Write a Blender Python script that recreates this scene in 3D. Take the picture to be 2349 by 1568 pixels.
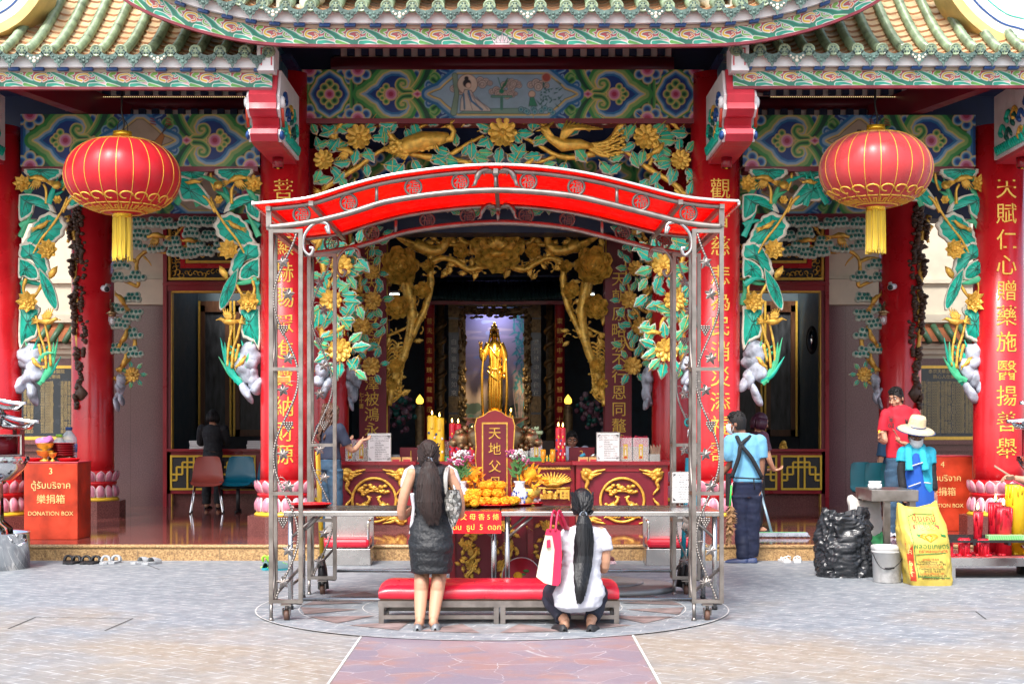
import bpy, bmesh, math, random
import numpy as np
from mathutils import Vector, Matrix, noise
for _o in list(bpy.data.objects): bpy.data.objects.remove(_o)
SC = bpy.context.scene
COL = SC.collection
R = math.radians
# ------------------------------------------------------------------ camera
F, HX, HY, EYE = 3500.0, 1174.5, 960.0, 1.55      # focal length / principal point in pixels of a 2349 px wide picture, eye height in metres
cam = bpy.data.cameras.new('camera'); camo = bpy.data.objects.new('camera', cam); COL.objects.link(camo)
camo.location = (0, 0, EYE); camo.rotation_euler = (R(90), 0, 0)
cam.sensor_width = 36; cam.lens = 36 * F / 2349; cam.shift_y = (HY - 784) / 2349
cam.clip_start = .1; cam.clip_end = 2000
SC.camera = camo
# ------------------------------------------------------------------ daylight: bright overcast
wd = bpy.data.worlds.new('World'); SC.world = wd; wd.use_nodes = True
_nt = wd.node_tree; _bg = _nt.nodes['Background']
_sk = _nt.nodes.new('ShaderNodeTexSky'); _sk.sky_type = 'NISHITA'; _sk.sun_disc = False
_sk.sun_elevation = R(52); _sk.sun_rotation = R(200); _sk.air_density = 1.0; _sk.dust_density = 4.0; _sk.ozone_density = 1.0
_hs = _nt.nodes.new('ShaderNodeHueSaturation'); _hs.inputs['Saturation'].default_value = .85
_nt.links.new(_sk.outputs[0], _hs.inputs['Color']); _nt.links.new(_hs.outputs[0], _bg.inputs[0])
_bg.inputs[1].default_value = .15
sun = bpy.data.lights.new('sun', 'SUN'); sun.energy = 1.5; sun.angle = R(13); sun.color = (1, .99, .975)
suno = bpy.data.objects.new('sun', sun); COL.objects.link(suno)
suno.rotation_euler = Vector((math.sin(R(200)) * math.cos(R(52)), math.cos(R(200)) * math.cos(R(52)), math.sin(R(52)))).to_track_quat('Z', 'Y').to_euler()
SC.view_settings.view_transform = 'Standard'; SC.view_settings.look = 'None'; SC.view_settings.gamma = 1
SC.view_settings.exposure = 1.3
SC.cycles.max_bounces = 8; SC.cycles.diffuse_bounces = 5; SC.cycles.glossy_bounces = 3; SC.cycles.transmission_bounces = 6
SC.cycles.transparent_max_bounces = 12; SC.cycles.caustics_reflective = False; SC.cycles.caustics_refractive = False
SC.cycles.use_denoising = True
try: SC.cycles.denoiser = 'OPENIMAGEDENOISE'
except Exception: pass
# ------------------------------------------------------------------ measuring
def PX(px, d): return (px - HX) * d / F
def PZ(py, d): return EYE - (py - HY) * d / F
def W(px, py, d): return Vector((PX(px, d), d, PZ(py, d)))
def GD(py, z=0.0): return (EYE - z) * F / (py - HY)       # distance of a point of height z seen at row py
def lin(c):
    if isinstance(c, str):
        c = c.lstrip('#'); c = [int(c[i:i + 2], 16) / 255 for i in (0, 2, 4)]
        return tuple(x / 12.92 if x <= .04045 else ((x + .055) / 1.055) ** 2.4 for x in c)
    return tuple(c)
# ------------------------------------------------------------------ materials
MATS = {}
def mat(name, col, rough=.5, metal=0., var=.12, scale=6., bump=0., bscale=40., spec=.5, coat=0., trans=0., sheen=0., emit=0., attr=None, stretch=None, translucent=0., alpha=1., dirt=0., gain=1.):
    if name in MATS: return MATS[name]
    m = bpy.data.materials.new(name); MATS[name] = m; m.use_nodes = True
    nt = m.node_tree; N = nt.nodes; L = nt.links; b = N['Principled BSDF']
    b.inputs['Roughness'].default_value = rough; b.inputs['Metallic'].default_value = metal
    b.inputs['Specular IOR Level'].default_value = spec; b.inputs['Coat Weight'].default_value = coat
    b.inputs['Transmission Weight'].default_value = trans; b.inputs['Sheen Weight'].default_value = sheen
    b.inputs['Alpha'].default_value = alpha
    c = lin(col) if not attr else (1, 1, 1)
    tc = N.new('ShaderNodeTexCoord'); mp = N.new('ShaderNodeMapping'); L.new(tc.outputs['Object'], mp.inputs[0])
    if stretch: mp.inputs['Scale'].default_value = stretch
    src = None
    if attr:
        at = N.new('ShaderNodeAttribute'); at.attribute_name = attr; src = at.outputs['Color']
    else:
        rgb = N.new('ShaderNodeRGB'); rgb.outputs[0].default_value = (*c, 1); src = rgb.outputs[0]
    if var > 0:
        nz = N.new('ShaderNodeTexNoise'); nz.inputs['Scale'].default_value = scale; nz.inputs['Detail'].default_value = 6
        L.new(mp.outputs[0], nz.inputs['Vector'])
        mr = N.new('ShaderNodeMapRange'); mr.inputs['From Min'].default_value = .3; mr.inputs['From Max'].default_value = .7
        mr.inputs['To Min'].default_value = (1 - var) * gain; mr.inputs['To Max'].default_value = (1 + var * .6) * gain
        L.new(nz.outputs['Fac'], mr.inputs['Value'])
        mx = N.new('ShaderNodeMix'); mx.data_type = 'RGBA'; mx.blend_type = 'MULTIPLY'; mx.inputs[0].default_value = 1
        cb = N.new('ShaderNodeCombineColor'); [L.new(mr.outputs[0], cb.inputs[i]) for i in range(3)]
        L.new(src, mx.inputs[6]); L.new(cb.outputs[0], mx.inputs[7]); src = mx.outputs[2]
        mr2 = N.new('ShaderNodeMapRange'); mr2.inputs['From Min'].default_value = .3; mr2.inputs['From Max'].default_value = .7
        mr2.inputs['To Min'].default_value = max(0, rough * .8); mr2.inputs['To Max'].default_value = min(1, rough * 1.25)
        L.new(nz.outputs['Fac'], mr2.inputs['Value']); L.new(mr2.outputs[0], b.inputs['Roughness'])
    if dirt > 0:
        n2 = N.new('ShaderNodeTexNoise'); n2.inputs['Scale'].default_value = 2.2; n2.inputs['Detail'].default_value = 9; n2.inputs['Roughness'].default_value = .7
        L.new(tc.outputs['Object'], n2.inputs['Vector'])
        r2 = N.new('ShaderNodeMapRange'); r2.inputs['From Min'].default_value = .52; r2.inputs['From Max'].default_value = .72; r2.inputs['To Max'].default_value = dirt
        L.new(n2.outputs['Fac'], r2.inputs['Value'])
        m2 = N.new('ShaderNodeMix'); m2.data_type = 'RGBA'; m2.inputs[7].default_value = (.12, .1, .085, 1)
        L.new(r2.outputs[0], m2.inputs[0]); L.new(src, m2.inputs[6]); src = m2.outputs[2]
    L.new(src, b.inputs['Base Color'])
    if bump > 0:
        nb = N.new('ShaderNodeTexNoise'); nb.inputs['Scale'].default_value = bscale; nb.inputs['Detail'].default_value = 4
        L.new(mp.outputs[0], nb.inputs['Vector'])
        bp = N.new('ShaderNodeBump'); bp.inputs['Strength'].default_value = bump; bp.inputs['Distance'].default_value = .01
        L.new(nb.outputs['Fac'], bp.inputs['Height']); L.new(bp.outputs[0], b.inputs['Normal'])
    if emit > 0:
        L.new(src, b.inputs['Emission Color']); b.inputs['Emission Strength'].default_value = emit
    if translucent > 0:
        out = N['Material Output']; tr = N.new('ShaderNodeBsdfTranslucent'); L.new(src, tr.inputs[0])
        ms = N.new('ShaderNodeMixShader'); ms.inputs[0].default_value = translucent
        L.new(b.outputs[0], ms.inputs[1]); L.new(tr.outputs[0], ms.inputs[2]); L.new(ms.outputs[0], out.inputs[0])
    return m
def painted(name='painted', rough=.45, var=.12, **k): return mat(name, '#ffffff', rough, attr='Col', var=var, scale=9, gain=k.pop('gain', .78), **k)
# ------------------------------------------------------------------ mesh builder
ROOTM = {}
def frame(p, z=(0, 0, 1), x=None):
    z = Vector(z).normalized()
    x = Vector(x) if x is not None else (Vector((1, 0, 0)) if abs(z.x) < .9 else Vector((0, 1, 0)))
    y = z.cross(x).normalized(); x = y.cross(z).normalized()
    return Matrix(((x.x, y.x, z.x, p[0]), (x.y, y.y, z.y, p[1]), (x.z, y.z, z.z, p[2]), (0, 0, 0, 1)))
_TX = {}
def text_mesh(s, ext):
    k = (s, ext)
    if k not in _TX:
        c = bpy.data.curves.new('t', 'FONT'); c.body = s; c.extrude = ext; c.resolution_u = 3
        o = bpy.data.objects.new('t', c); COL.objects.link(o); bpy.context.view_layer.update()
        me = bpy.data.meshes.new_from_object(o.evaluated_get(bpy.context.evaluated_depsgraph_get()))
        v = np.zeros(len(me.vertices) * 3); me.vertices.foreach_get('co', v); v = v.reshape(-1, 3)
        fs = [tuple(p.vertices) for p in me.polygons]
        bpy.data.objects.remove(o); bpy.data.curves.remove(c); bpy.data.meshes.remove(me)
        _TX[k] = (v, fs)
    return _TX[k]
class MB:
    def __init__(s, m=None):
        s.v = []; s.f = []; s.mi = []; s.sm = []; s.ms = []; s.c = 0
        if m: s.m(m)
    def m(s, m):
        if m not in s.ms: s.ms.append(m)
        s.c = s.ms.index(m); return s
    def add(s, vs, fs, smooth=False):
        o = len(s.v); s.v.extend([tuple(v) for v in vs])
        for f in fs:
            s.f.append([i + o for i in f]); s.mi.append(s.c); s.sm.append(smooth)
        return s
    def box(s, c, sz, M=None, bev=0.):
        a, b, d = sz[0] / 2, sz[1] / 2, sz[2] / 2
        if bev > 0:
            bm = bmesh.new(); bmesh.ops.create_cube(bm, size=1)
            for v in bm.verts: v.co = Vector((v.co.x * sz[0], v.co.y * sz[1], v.co.z * sz[2]))
            bmesh.ops.bevel(bm, geom=bm.edges[:], offset=min(bev, .49 * min(sz)), segments=2, affect='EDGES', profile=.5)
            bm.verts.index_update(); vs = [v.co.copy() for v in bm.verts]; fs = [[v.index for v in f.verts] for f in bm.faces]; bm.free()
        else:
            vs = [Vector((x, y, z)) for x in (-a, a) for y in (-b, b) for z in (-d, d)]
            fs = [(0, 1, 3, 2), (4, 6, 7, 5), (0, 4, 5, 1), (2, 3, 7, 6), (0, 2, 6, 4), (1, 5, 7, 3)]
        T = Matrix.Translation(Vector(c)) @ (M.to_4x4() if M else Matrix())
        return s.add([T @ v for v in vs], fs, False)
    def bx(s, x0, x1, y0, y1, z0, z1, bev=0.): return s.box(((x0 + x1) / 2, (y0 + y1) / 2, (z0 + z1) / 2), (x1 - x0, y1 - y0, z1 - z0), None, bev)
    def tube(s, pts, r, n=8, cap=True, closed=False, sx=1., up=None, smooth=True):
        pts = [Vector(p) for p in pts]; k = len(pts)
        if not hasattr(r, '__len__'): r = [r] * k
        vs = []; prev = None
        for i, p in enumerate(pts):
            if closed: t = pts[(i + 1) % k] - pts[i - 1]
            else: t = pts[min(i + 1, k - 1)] - pts[max(i - 1, 0)]
            if t.length < 1e-9: t = Vector((0, 0, 1))
            t.normalize()
            if up is not None: a = Vector(up)
            elif prev is None: a = Vector((0, 0, 1)) if abs(t.z) < .9 else Vector((1, 0, 0))
            else: a = prev
            b = t.cross(a)
            if b.length < 1e-6: b = t.cross(Vector((.3, .9, .2)))
            b.normalize(); a = b.cross(t).normalized(); prev = a
            for j in range(n):
                q = 2 * math.pi * (j + .5) / n
                vs.append(p + b * (math.cos(q) * r[i] * sx) + a * (math.sin(q) * r[i]))
        fs = []
        for i in range(k if closed else k - 1):
            for j in range(n):
                i2 = (i + 1) % k
                fs.append((i * n + j, i * n + (j + 1) % n, i2 * n + (j + 1) % n, i2 * n + j))
        if cap and not closed:
            fs.append(tuple(range(n - 1, -1, -1))); fs.append(tuple((k - 1) * n + j for j in range(n)))
        return s.add(vs, fs, smooth and n > 4)
    def bar(s, a, b, w, h=None):                       # square tube between two points
        a = Vector(a); b = Vector(b); t = (b - a); L = t.length
        M = frame((a + b) / 2, t, (1, 0, 0) if abs(t.normalized().x) < .9 else (0, 1, 0))
        c = M.translation.copy(); return s.box(c, (w, h or w, L), M.to_3x3())
    def lathe(s, prof, c=(0, 0, 0), n=24, M=None, smooth=True, rf=None):
        vs = []; T = Matrix.Translation(Vector(c)) @ (M.to_4x4() if M else Matrix())
        for (r, z) in prof:
            for j in range(n):
                q = 2 * math.pi * j / n; rr = r * (rf(q, z) if rf else 1)
                vs.append(T @ Vector((math.cos(q) * rr, math.sin(q) * rr, z)))
        k = len(prof); fs = []
        for i in range(k - 1):
            for j in range(n): fs.append((i * n + j, i * n + (j + 1) % n, (i + 1) * n + (j + 1) % n, (i + 1) * n + j))
        if prof[0][0] > 1e-4: fs.append(tuple(range(n - 1, -1, -1)))
        if prof[-1][0] > 1e-4: fs.append(tuple((k - 1) * n + j for j in range(n)))
        return s.add(vs, fs, smooth)
    def ell(s, c, r, M=None, n=12, k=8):
        if not hasattr(r, '__len__'): r = (r, r, r)
        T = Matrix.Translation(Vector(c)) @ (M.to_4x4() if M else Matrix())
        vs = []
        for i in range(k + 1):
            a = math.pi * i / k
            for j in range(n):
                q = 2 * math.pi * j / n
                vs.append(T @ Vector((r[0] * math.sin(a) * math.cos(q), r[1] * math.sin(a) * math.sin(q), -r[2] * math.cos(a))))
        fs = [(i * n + j, i * n + (j + 1) % n, (i + 1) * n + (j + 1) % n, (i + 1) * n + j) for i in range(k) for j in range(n)]
        return s.add(vs, fs, True)
    def prism(s, poly, w0, w1, xf):                     # 2-D outline extruded from w0 to w1; xf(u, v, w) -> point
        n = len(poly)
        A = sum(poly[i][0] * poly[(i + 1) % n][1] - poly[(i + 1) % n][0] * poly[i][1] for i in range(n))
        if A < 0: poly = poly[::-1]
        vs = [xf(u, v, w0) for u, v in poly] + [xf(u, v, w1) for u, v in poly]
        fs = [tuple(range(n - 1, -1, -1)), tuple(range(n, 2 * n))] + [(i, (i + 1) % n, n + (i + 1) % n, n + i) for i in range(n)]
        return s.add(vs, fs, False)
    def grid(s, P, smooth=True, closed=False):          # P[i][j] points
        k = len(P); n = len(P[0]); vs = [p for row in P for p in row]
        fs = [(i * n + j, i * n + (j + 1) % n, (i + 1) * n + (j + 1) % n, (i + 1) * n + j) for i in range(k - 1) for j in range(n if closed else n - 1)]
        return s.add(vs, fs, smooth)
    def text(s, t, o, size, u=(1, 0, 0), v=(0, 0, 1), align='c', ext=.004, xf=None, bold=0.):
        vv, fs = text_mesh(t, ext / size)
        if not len(vv): return s
        x0, x1 = vv[:, 0].min(), vv[:, 0].max(); off = -(x0 + x1) / 2 if align == 'c' else -x0
        u = Vector(u); v = Vector(v); w = u.cross(v).normalized(); o = Vector(o)
        if xf: pts = [xf((a + off) * size, (b - .36) * size, c * size) for a, b, c in vv]
        else: pts = [o + u * ((a + off) * size) + v * ((b - .36) * size) + w * (c * size) for a, b, c in vv]
        s.add(pts, fs)
        return s
    def build(s, name, parent=None, local=False, sub=0, remesh=0., smooth_it=0):
        me = bpy.data.meshes.new(name)
        M = ROOTM.get(parent.name) if parent is not None else None
        vs = s.v
        if M is not None and not local:
            I = M.inverted(); vs = [I @ Vector(v) for v in vs]
        me.from_pydata([tuple(v) for v in vs], [], s.f)
        for m in s.ms: me.materials.append(m)
        me.polygons.foreach_set('material_index', s.mi); me.polygons.foreach_set('use_smooth', s.sm)
        me.validate(); me.update()
        o = bpy.data.objects.new(name, me); COL.objects.link(o)
        if parent is not None:
            o.parent = parent
            if M is not None: ROOTM[o.name] = M
        if remesh > 0:
            md = o.modifiers.new('r', 'REMESH'); md.mode = 'VOXEL'; md.voxel_size = remesh; md.use_smooth_shade = True
            if smooth_it:
                sm = o.modifiers.new('s', 'SMOOTH'); sm.factor = .5; sm.iterations = smooth_it
            bpy.context.view_layer.update()
            m2 = bpy.data.meshes.new_from_object(o.evaluated_get(bpy.context.evaluated_depsgraph_get()))
            o.modifiers.clear(); o.data = m2; bpy.data.meshes.remove(me); m2.name = name
            m2.materials.clear(); [m2.materials.append(m) for m in s.ms]
            m2.polygons.foreach_set('use_smooth', [True] * len(m2.polygons))
        elif sub:
            md = o.modifiers.new('sub', 'SUBSURF'); md.levels = md.render_levels = sub
        return o
def tag(o, label, cat, group=None, kind=None):
    o['label'] = label
    if cat: o['category'] = cat
    if group: o['group'] = group
    if kind: o['kind'] = kind
    return o
def thing(name, label, cat, loc=(0, 0, 0), rz=0., group=None):
    o = bpy.data.objects.new(name, None); COL.objects.link(o); o.location = loc; o.rotation_euler = (0, 0, rz)
    ROOTM[o.name] = Matrix.Translation(Vector(loc)) @ Matrix.Rotation(rz, 4, 'Z')
    return tag(o, label, cat, group)
def dup(o, loc=None, rz=None, label=None, parent=None, scale=None):
    c = o.copy(); COL.objects.link(c)
    if parent is not None: c.parent = parent
    for ch in list(o.children): dup(ch, parent=c)
    if loc is not None: c.location = loc
    if rz is not None: c.rotation_euler = (0, 0, rz)
    if scale is not None: c.scale = (scale,) * 3
    if label: c['label'] = label
    return c
def struct(mb, name, label=None):
    o = mb.build(name); o['kind'] = 'structure'
    if label: o['label'] = label; o['category'] = name.split('_')[-1]
    return o
# ------------------------------------------------------------------ painted canvases (colour per vertex)
def lerp(a, b, t): return a + (b - a) * t
class Cv:
    def __init__(s, w, h, px, bg):
        s.nx = max(2, round(w / px) + 1); s.ny = max(2, round(h / px) + 1); s.w = w; s.h = h; s.px = px
        s.X, s.Y = np.meshgrid(np.linspace(0, w, s.nx), np.linspace(0, h, s.ny))
        s.I = np.empty((s.ny, s.nx, 3)); s.I[:] = lin(bg)
    def win(s, x0, x1, y0, y1):
        p = s.px; i0 = max(0, int(y0 / s.h * (s.ny - 1)) - 1); i1 = min(s.ny, int(y1 / s.h * (s.ny - 1)) + 3)
        j0 = max(0, int(x0 / s.w * (s.nx - 1)) - 1); j1 = min(s.nx, int(x1 / s.w * (s.nx - 1)) + 3)
        return (slice(i0, max(i0, i1)), slice(j0, max(j0, j1)))
    def put(s, sl, sd, col, a=1.):
        k = np.clip(.5 - sd / s.px, 0, 1)[..., None] * a
        s.I[sl] = s.I[sl] * (1 - k) + np.array(lin(col)) * k
    def bands(s, sl, sd, bs):
        for d, c in bs: s.put(sl, sd + d, c)
    def poly(s, pts, bs):
        if isinstance(bs, str): bs = [(0, bs)]
        p = np.array(pts, float); g = s.px * 2 - min(0, min(d for d, c in bs))
        sl = s.win(p[:, 0].min() - g, p[:, 0].max() + g, p[:, 1].min() - g, p[:, 1].max() + g)
        X, Y = s.X[sl], s.Y[sl]
        if X.size == 0: return
        d2 = np.full(X.shape, 1e9); ins = np.zeros(X.shape, bool); n = len(p)
        for i in range(n):
            a, b = p[i], p[(i + 1) % n]; e = b - a; L = e @ e
            if L < 1e-14: continue
            t = np.clip(((X - a[0]) * e[0] + (Y - a[1]) * e[1]) / L, 0, 1)
            d2 = np.minimum(d2, (X - a[0] - t * e[0]) ** 2 + (Y - a[1] - t * e[1]) ** 2)
            c = (a[1] > Y) != (b[1] > Y)
            if abs(e[1]) > 1e-12: ins ^= c & (X < e[0] * (Y - a[1]) / e[1] + a[0])
        sd = np.sqrt(d2); sd[ins] *= -1
        s.bands(sl, sd, bs)
    def circ(s, c, r, bs, ry=None):
        if isinstance(bs, str): bs = [(0, bs)]
        q = max(r, ry or r); sl = s.win(c[0] - q * 1.2, c[0] + q * 1.2, c[1] - q * 1.2, c[1] + q * 1.2)
        sd = (np.hypot(s.X[sl] - c[0], (s.Y[sl] - c[1]) * (r / (ry or r))) - r)
        s.bands(sl, sd, bs)
    def stroke(s, pts, w, bs):
        if isinstance(bs, str): bs = [(0, bs)]
        p = np.array(pts, float); n = len(p)
        w = np.full(n, w) if not hasattr(w, '__len__') else np.array(w, float)
        g = w.max() + s.px * 2; sl = s.win(p[:, 0].min() - g, p[:, 0].max() + g, p[:, 1].min() - g, p[:, 1].max() + g)
        X, Y = s.X[sl], s.Y[sl]
        if X.size == 0: return
        sd = np.full(X.shape, 1e9)
        for i in range(n - 1):
            a, b = p[i], p[i + 1]; e = b - a; L = e @ e
            if L < 1e-14: continue
            t = np.clip(((X - a[0]) * e[0] + (Y - a[1]) * e[1]) / L, 0, 1)
            sd = np.minimum(sd, np.hypot(X - a[0] - t * e[0], Y - a[1] - t * e[1]) - (w[i] + (w[i + 1] - w[i]) * t))
        s.bands(sl, sd, bs)
    def mirror_x(s): s.I = s.I[:, ::-1].copy()
    def mesh(s, name, xf, m, parent=None, thick=.03, back=None):        # xf(u, v, w): w towards the front
        ny, nx = s.ny, s.nx
        V = [xf(s.X[i, j], s.Y[i, j], 0.) for i in range(ny) for j in range(nx)]
        idx = np.arange(ny * nx).reshape(ny, nx)
        fs = np.stack([idx[:-1, :-1], idx[:-1, 1:], idx[1:, 1:], idx[1:, :-1]], -1).reshape(-1, 4).tolist()
        o = len(V)
        cs = np.concatenate([s.I.reshape(-1, 3), np.ones((ny * nx, 1))], 1)
        if thick:
            ring = list(idx[0, :]) + list(idx[1:, -1]) + list(idx[-1, -2::-1]) + list(idx[-2:0:-1, 0])
            V += [xf(s.X.flat[k], s.Y.flat[k], -thick) for k in ring]; n = len(ring)
            fs += [(ring[(i + 1) % n], ring[i], o + i, o + (i + 1) % n) for i in range(n)] + [tuple(o + n - 1 - i for i in range(n))]
            cs = np.concatenate([cs, cs[ring]], 0)
        mb = MB(m); mb.add(V, fs, False); ob = mb.build(name, parent)
        at = ob.data.color_attributes.new('Col', 'FLOAT_COLOR', 'POINT')
        if len(at.data) == len(cs): at.data.foreach_set('color', cs.astype(np.float32).ravel())
        return ob
def spl(pts, n=8):                                       # Catmull-Rom through points
    P = [Vector(p) if len(p) == 3 else Vector((p[0], p[1], 0)) for p in pts]; out = []
    for i in range(len(P) - 1):
        a = P[max(i - 1, 0)]; b = P[i]; c = P[i + 1]; d = P[min(i + 2, len(P) - 1)]
        for k in range(n):
            t = k / n
            out.append(.5 * ((2 * b) + (c - a) * t + (2 * a - 5 * b + 4 * c - d) * t * t + (3 * b - a - 3 * c + d) * t ** 3))
    out.append(P[-1].copy()); return out
def spl2(pts, n=8): return [(p.x, p.y) for p in spl(pts, n)]
RND = random.Random(7)
def rn(a, b): return RND.uniform(a, b)
# ------------------------------------------------------------------ the palette
M_red = mat('red_lacquer', (.56, .010, .016), .28, var=.22, scale=2.2, coat=.2, dirt=.10)
M_red2 = mat('deep_red_lacquer', (.27, .008, .018), .3, var=.15, scale=3, coat=.2)
M_maroon = mat('maroon_paint', (.18, .008, .022), .4, var=.15)
M_pinkred = mat('weathered_red_paint', (.5, .03, .05), .45, var=.2, scale=5)
M_gold = mat('gilding', (.82, .48, .075), .36, .4, var=.4, scale=14, bump=.8, bscale=26)
M_goldd = mat('old_gilding', (.66, .38, .065), .38, .35, var=.5, scale=9, bump=.8, bscale=24)
M_goldp = mat('gold_paint', (.80, .50, .07), .4, .15, var=.15, scale=20)
M_yel = mat('yellow_paint', (.75, .48, .03), .4, var=.1)
M_bronzed = mat('dark_carved_wood', (.07, .035, .02), .5, var=.4, bump=.4)
M_navy = mat('navy_paint', (.006, .016, .06), .5, var=.2)
M_blue = mat('blue_paint', (.01, .06, .22), .45, var=.2)
M_white = mat('white_paint', (.72, .73, .74), .5, var=.1, dirt=.25)
M_cream = mat('cream_plaster', (.62, .55, .42), .7, var=.08, bump=.1, dirt=.12)
M_teal = mat('teal_paint', (.004, .43, .30), .4, var=.3, scale=12)
M_teal2 = mat('pale_green_paint', (.06, .46, .22), .4, var=.3, scale=12)
M_rim = mat('cream_rim_paint', (.68, .64, .52), .5, var=.2, scale=18)
M_dkgrn = mat('dark_green_paint', (.0, .075, .06), .45, var=.3)
M_rock = mat('painted_rock', (.44, .48, .56), .5, var=.8, scale=7, bump=.5, bscale=14)
M_steel = mat('stainless_steel', (.5, .49, .48), .26, 1., var=.12, scale=5)
M_steelm = mat('mirror_steel', (.74, .75, .76), .10, 1., var=.06, scale=3)
M_tube = mat('dull_steel_tube', (.27, .245, .225), .38, .9, var=.3, scale=8, dirt=.25)
M_chrome = mat('chrome', (.8, .8, .8), .08, 1., var=0.)
M_iron = mat('blackened_iron', (.03, .03, .032), .5, .5, var=.3)
M_black = mat('black_plastic', (.012, .012, .013), .45, var=.2)
M_blackf = mat('black_cloth', (.011, .012, .015), .8, var=.3, scale=30, bump=.2, bscale=90)
M_vinyl = mat('red_vinyl', (.62, .012, .035), .32, var=.16, scale=5, bump=.12, bscale=14, coat=.15)
M_redpl = mat('red_plastic', (.68, .012, .02), .25, var=.05)
M_pvc = mat('red_sheet', (.9, .012, .006), .25, var=.04, translucent=.62)
M_pink = mat('pink_lotus_paint', (.60, .22, .30), .4, var=.35, scale=12)
M_pinkw = mat('pale_pink_paint', (.74, .52, .54), .4, var=.2, scale=12)
M_skin = mat('skin', (.50, .27, .17), .5, var=.08, scale=8, spec=.35)
M_skind = mat('tanned_skin', (.27, .125, .075), .5, var=.1, scale=8, spec=.35)
M_hair = mat('black_hair', (.008, .0065, .0065), .7, var=.4, scale=60, stretch=(1, 1, .06), bump=.5, bscale=120)
M_hairb = mat('brown_black_hair', (.022, .011, .009), .7, var=.5, scale=60, stretch=(1, 1, .06), bump=.5, bscale=120)
M_eyew = mat('eye_white', (.7, .7, .68), .3, var=0.)
M_lip = mat('lips', (.34, .12, .10), .45, var=0.)
M_whitef = mat('white_cloth', (.54, .55, .60), .85, var=.06, bump=.3, bscale=18)
M_woodt = mat('brown_wood', (.12, .05, .022), .4, var=.35, scale=4, stretch=(6, 6, 1))
M_orange = mat('orange_red_paint', (.50, .040, .010), .38, var=.5, scale=4.5, dirt=.12)
M_marig = mat('marigold', (.92, .40, .01), .7, var=.25, scale=30, bump=.6, bscale=60)
M_leafg = mat('plant_green', (.05, .16, .03), .5, var=.35, scale=20)
M_flame = mat('candle_flame', (1., .62, .15), .5, var=0., emit=9.)
M_glass = mat('clear_plastic', (.9, .92, .92), .08, var=0., alpha=.22)
M_paper = mat('white_paper', (.78, .78, .77), .7, var=.04)
M_ink = mat('black_ink', (.02, .02, .02), .6, var=0.)
M_inst = mat('incense_wood', (.36, .25, .17), .8, var=.3, scale=30)
M_inr = mat('incense_red', (.5, .02, .07), .6, var=.2, scale=40)
M_card = mat('cardboard', (.60, .36, .13), .7, var=.15)
def granite(name, base, dark, sc=90., rough=.12, tile=None, light=None):
    m = bpy.data.materials.new(name); m.use_nodes = True; N = m.node_tree.nodes; L = m.node_tree.links; b = N['Principled BSDF']
    tc = N.new('ShaderNodeTexCoord')
    v = N.new('ShaderNodeTexNoise'); v.inputs['Scale'].default_value = sc; v.inputs['Detail'].default_value = 5; v.inputs['Roughness'].default_value = .75; L.new(tc.outputs['Object'], v.inputs[0])
    cr = N.new('ShaderNodeValToRGB'); cr.color_ramp.elements[0].position = .38; cr.color_ramp.elements[1].position = .58
    cr.color_ramp.elements[0].color = (*lin(dark), 1); cr.color_ramp.elements[1].color = (*lin(base), 1)
    if light:
        e = cr.color_ramp.elements.new(.72); e.color = (*lin(light), 1)
    L.new(v.outputs[0], cr.inputs[0]); src = cr.outputs[0]
    n2 = N.new('ShaderNodeTexNoise'); n2.inputs['Scale'].default_value = 1.3; n2.inputs['Detail'].default_value = 5; L.new(tc.outputs['Object'], n2.inputs[0])
    mr = N.new('ShaderNodeMapRange'); mr.inputs['To Min'].default_value = .7; mr.inputs['To Max'].default_value = 1.3; L.new(n2.outputs[0], mr.inputs[0])
    mx = N.new('ShaderNodeMix'); mx.data_type = 'RGBA'; mx.blend_type = 'MULTIPLY'; mx.inputs[0].default_value = 1
    cb = N.new('ShaderNodeCombineColor'); [L.new(mr.outputs[0], cb.inputs[i]) for i in range(3)]
    L.new(src, mx.inputs[6]); L.new(cb.outputs[0], mx.inputs[7]); src = mx.outputs[2]
    if tile:
        bt = N.new('ShaderNodeTexBrick'); bt.offset = 0; bt.inputs['Scale'].default_value = 1; bt.inputs['Mortar Size'].default_value = .004
        bt.inputs['Brick Width'].default_value = tile; bt.inputs['Row Height'].default_value = tile
        bt.inputs['Color1'].default_value = (1, 1, 1, 1); bt.inputs['Color2'].default_value = (.86, .86, .86, 1); bt.inputs['Mortar'].default_value = (.45, .4, .38, 1)
        L.new(tc.outputs['Object'], bt.inputs[0])
        m2 = N.new('ShaderNodeMix'); m2.data_type = 'RGBA'; m2.blend_type = 'MULTIPLY'; m2.inputs[0].default_value = 1
        L.new(src, m2.inputs[6]); L.new(bt.outputs[0], m2.inputs[7]); src = m2.outputs[2]
    L.new(src, b.inputs['Base Color']); b.inputs['Roughness'].default_value = rough
    return m
M_floor = granite('polished_red_granite', (.30, .09, .072), (.15, .04, .035), 70, .07, tile=.6, light=(.38, .15, .13))
M_gran = granite('brown_granite', (.20, .075, .065), (.09, .03, .03), 70, .25, light=(.27, .12, .11))
M_wallg = granite('purple_marble', (.17, .078, .088), (.08, .036, .042), 60, .18, tile=.75, light=(.22, .12, .125))
M_ygran = granite('yellow_granite', (.52, .33, .14), (.16, .085, .04), 55, .35, light=(.62, .45, .24))
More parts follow.
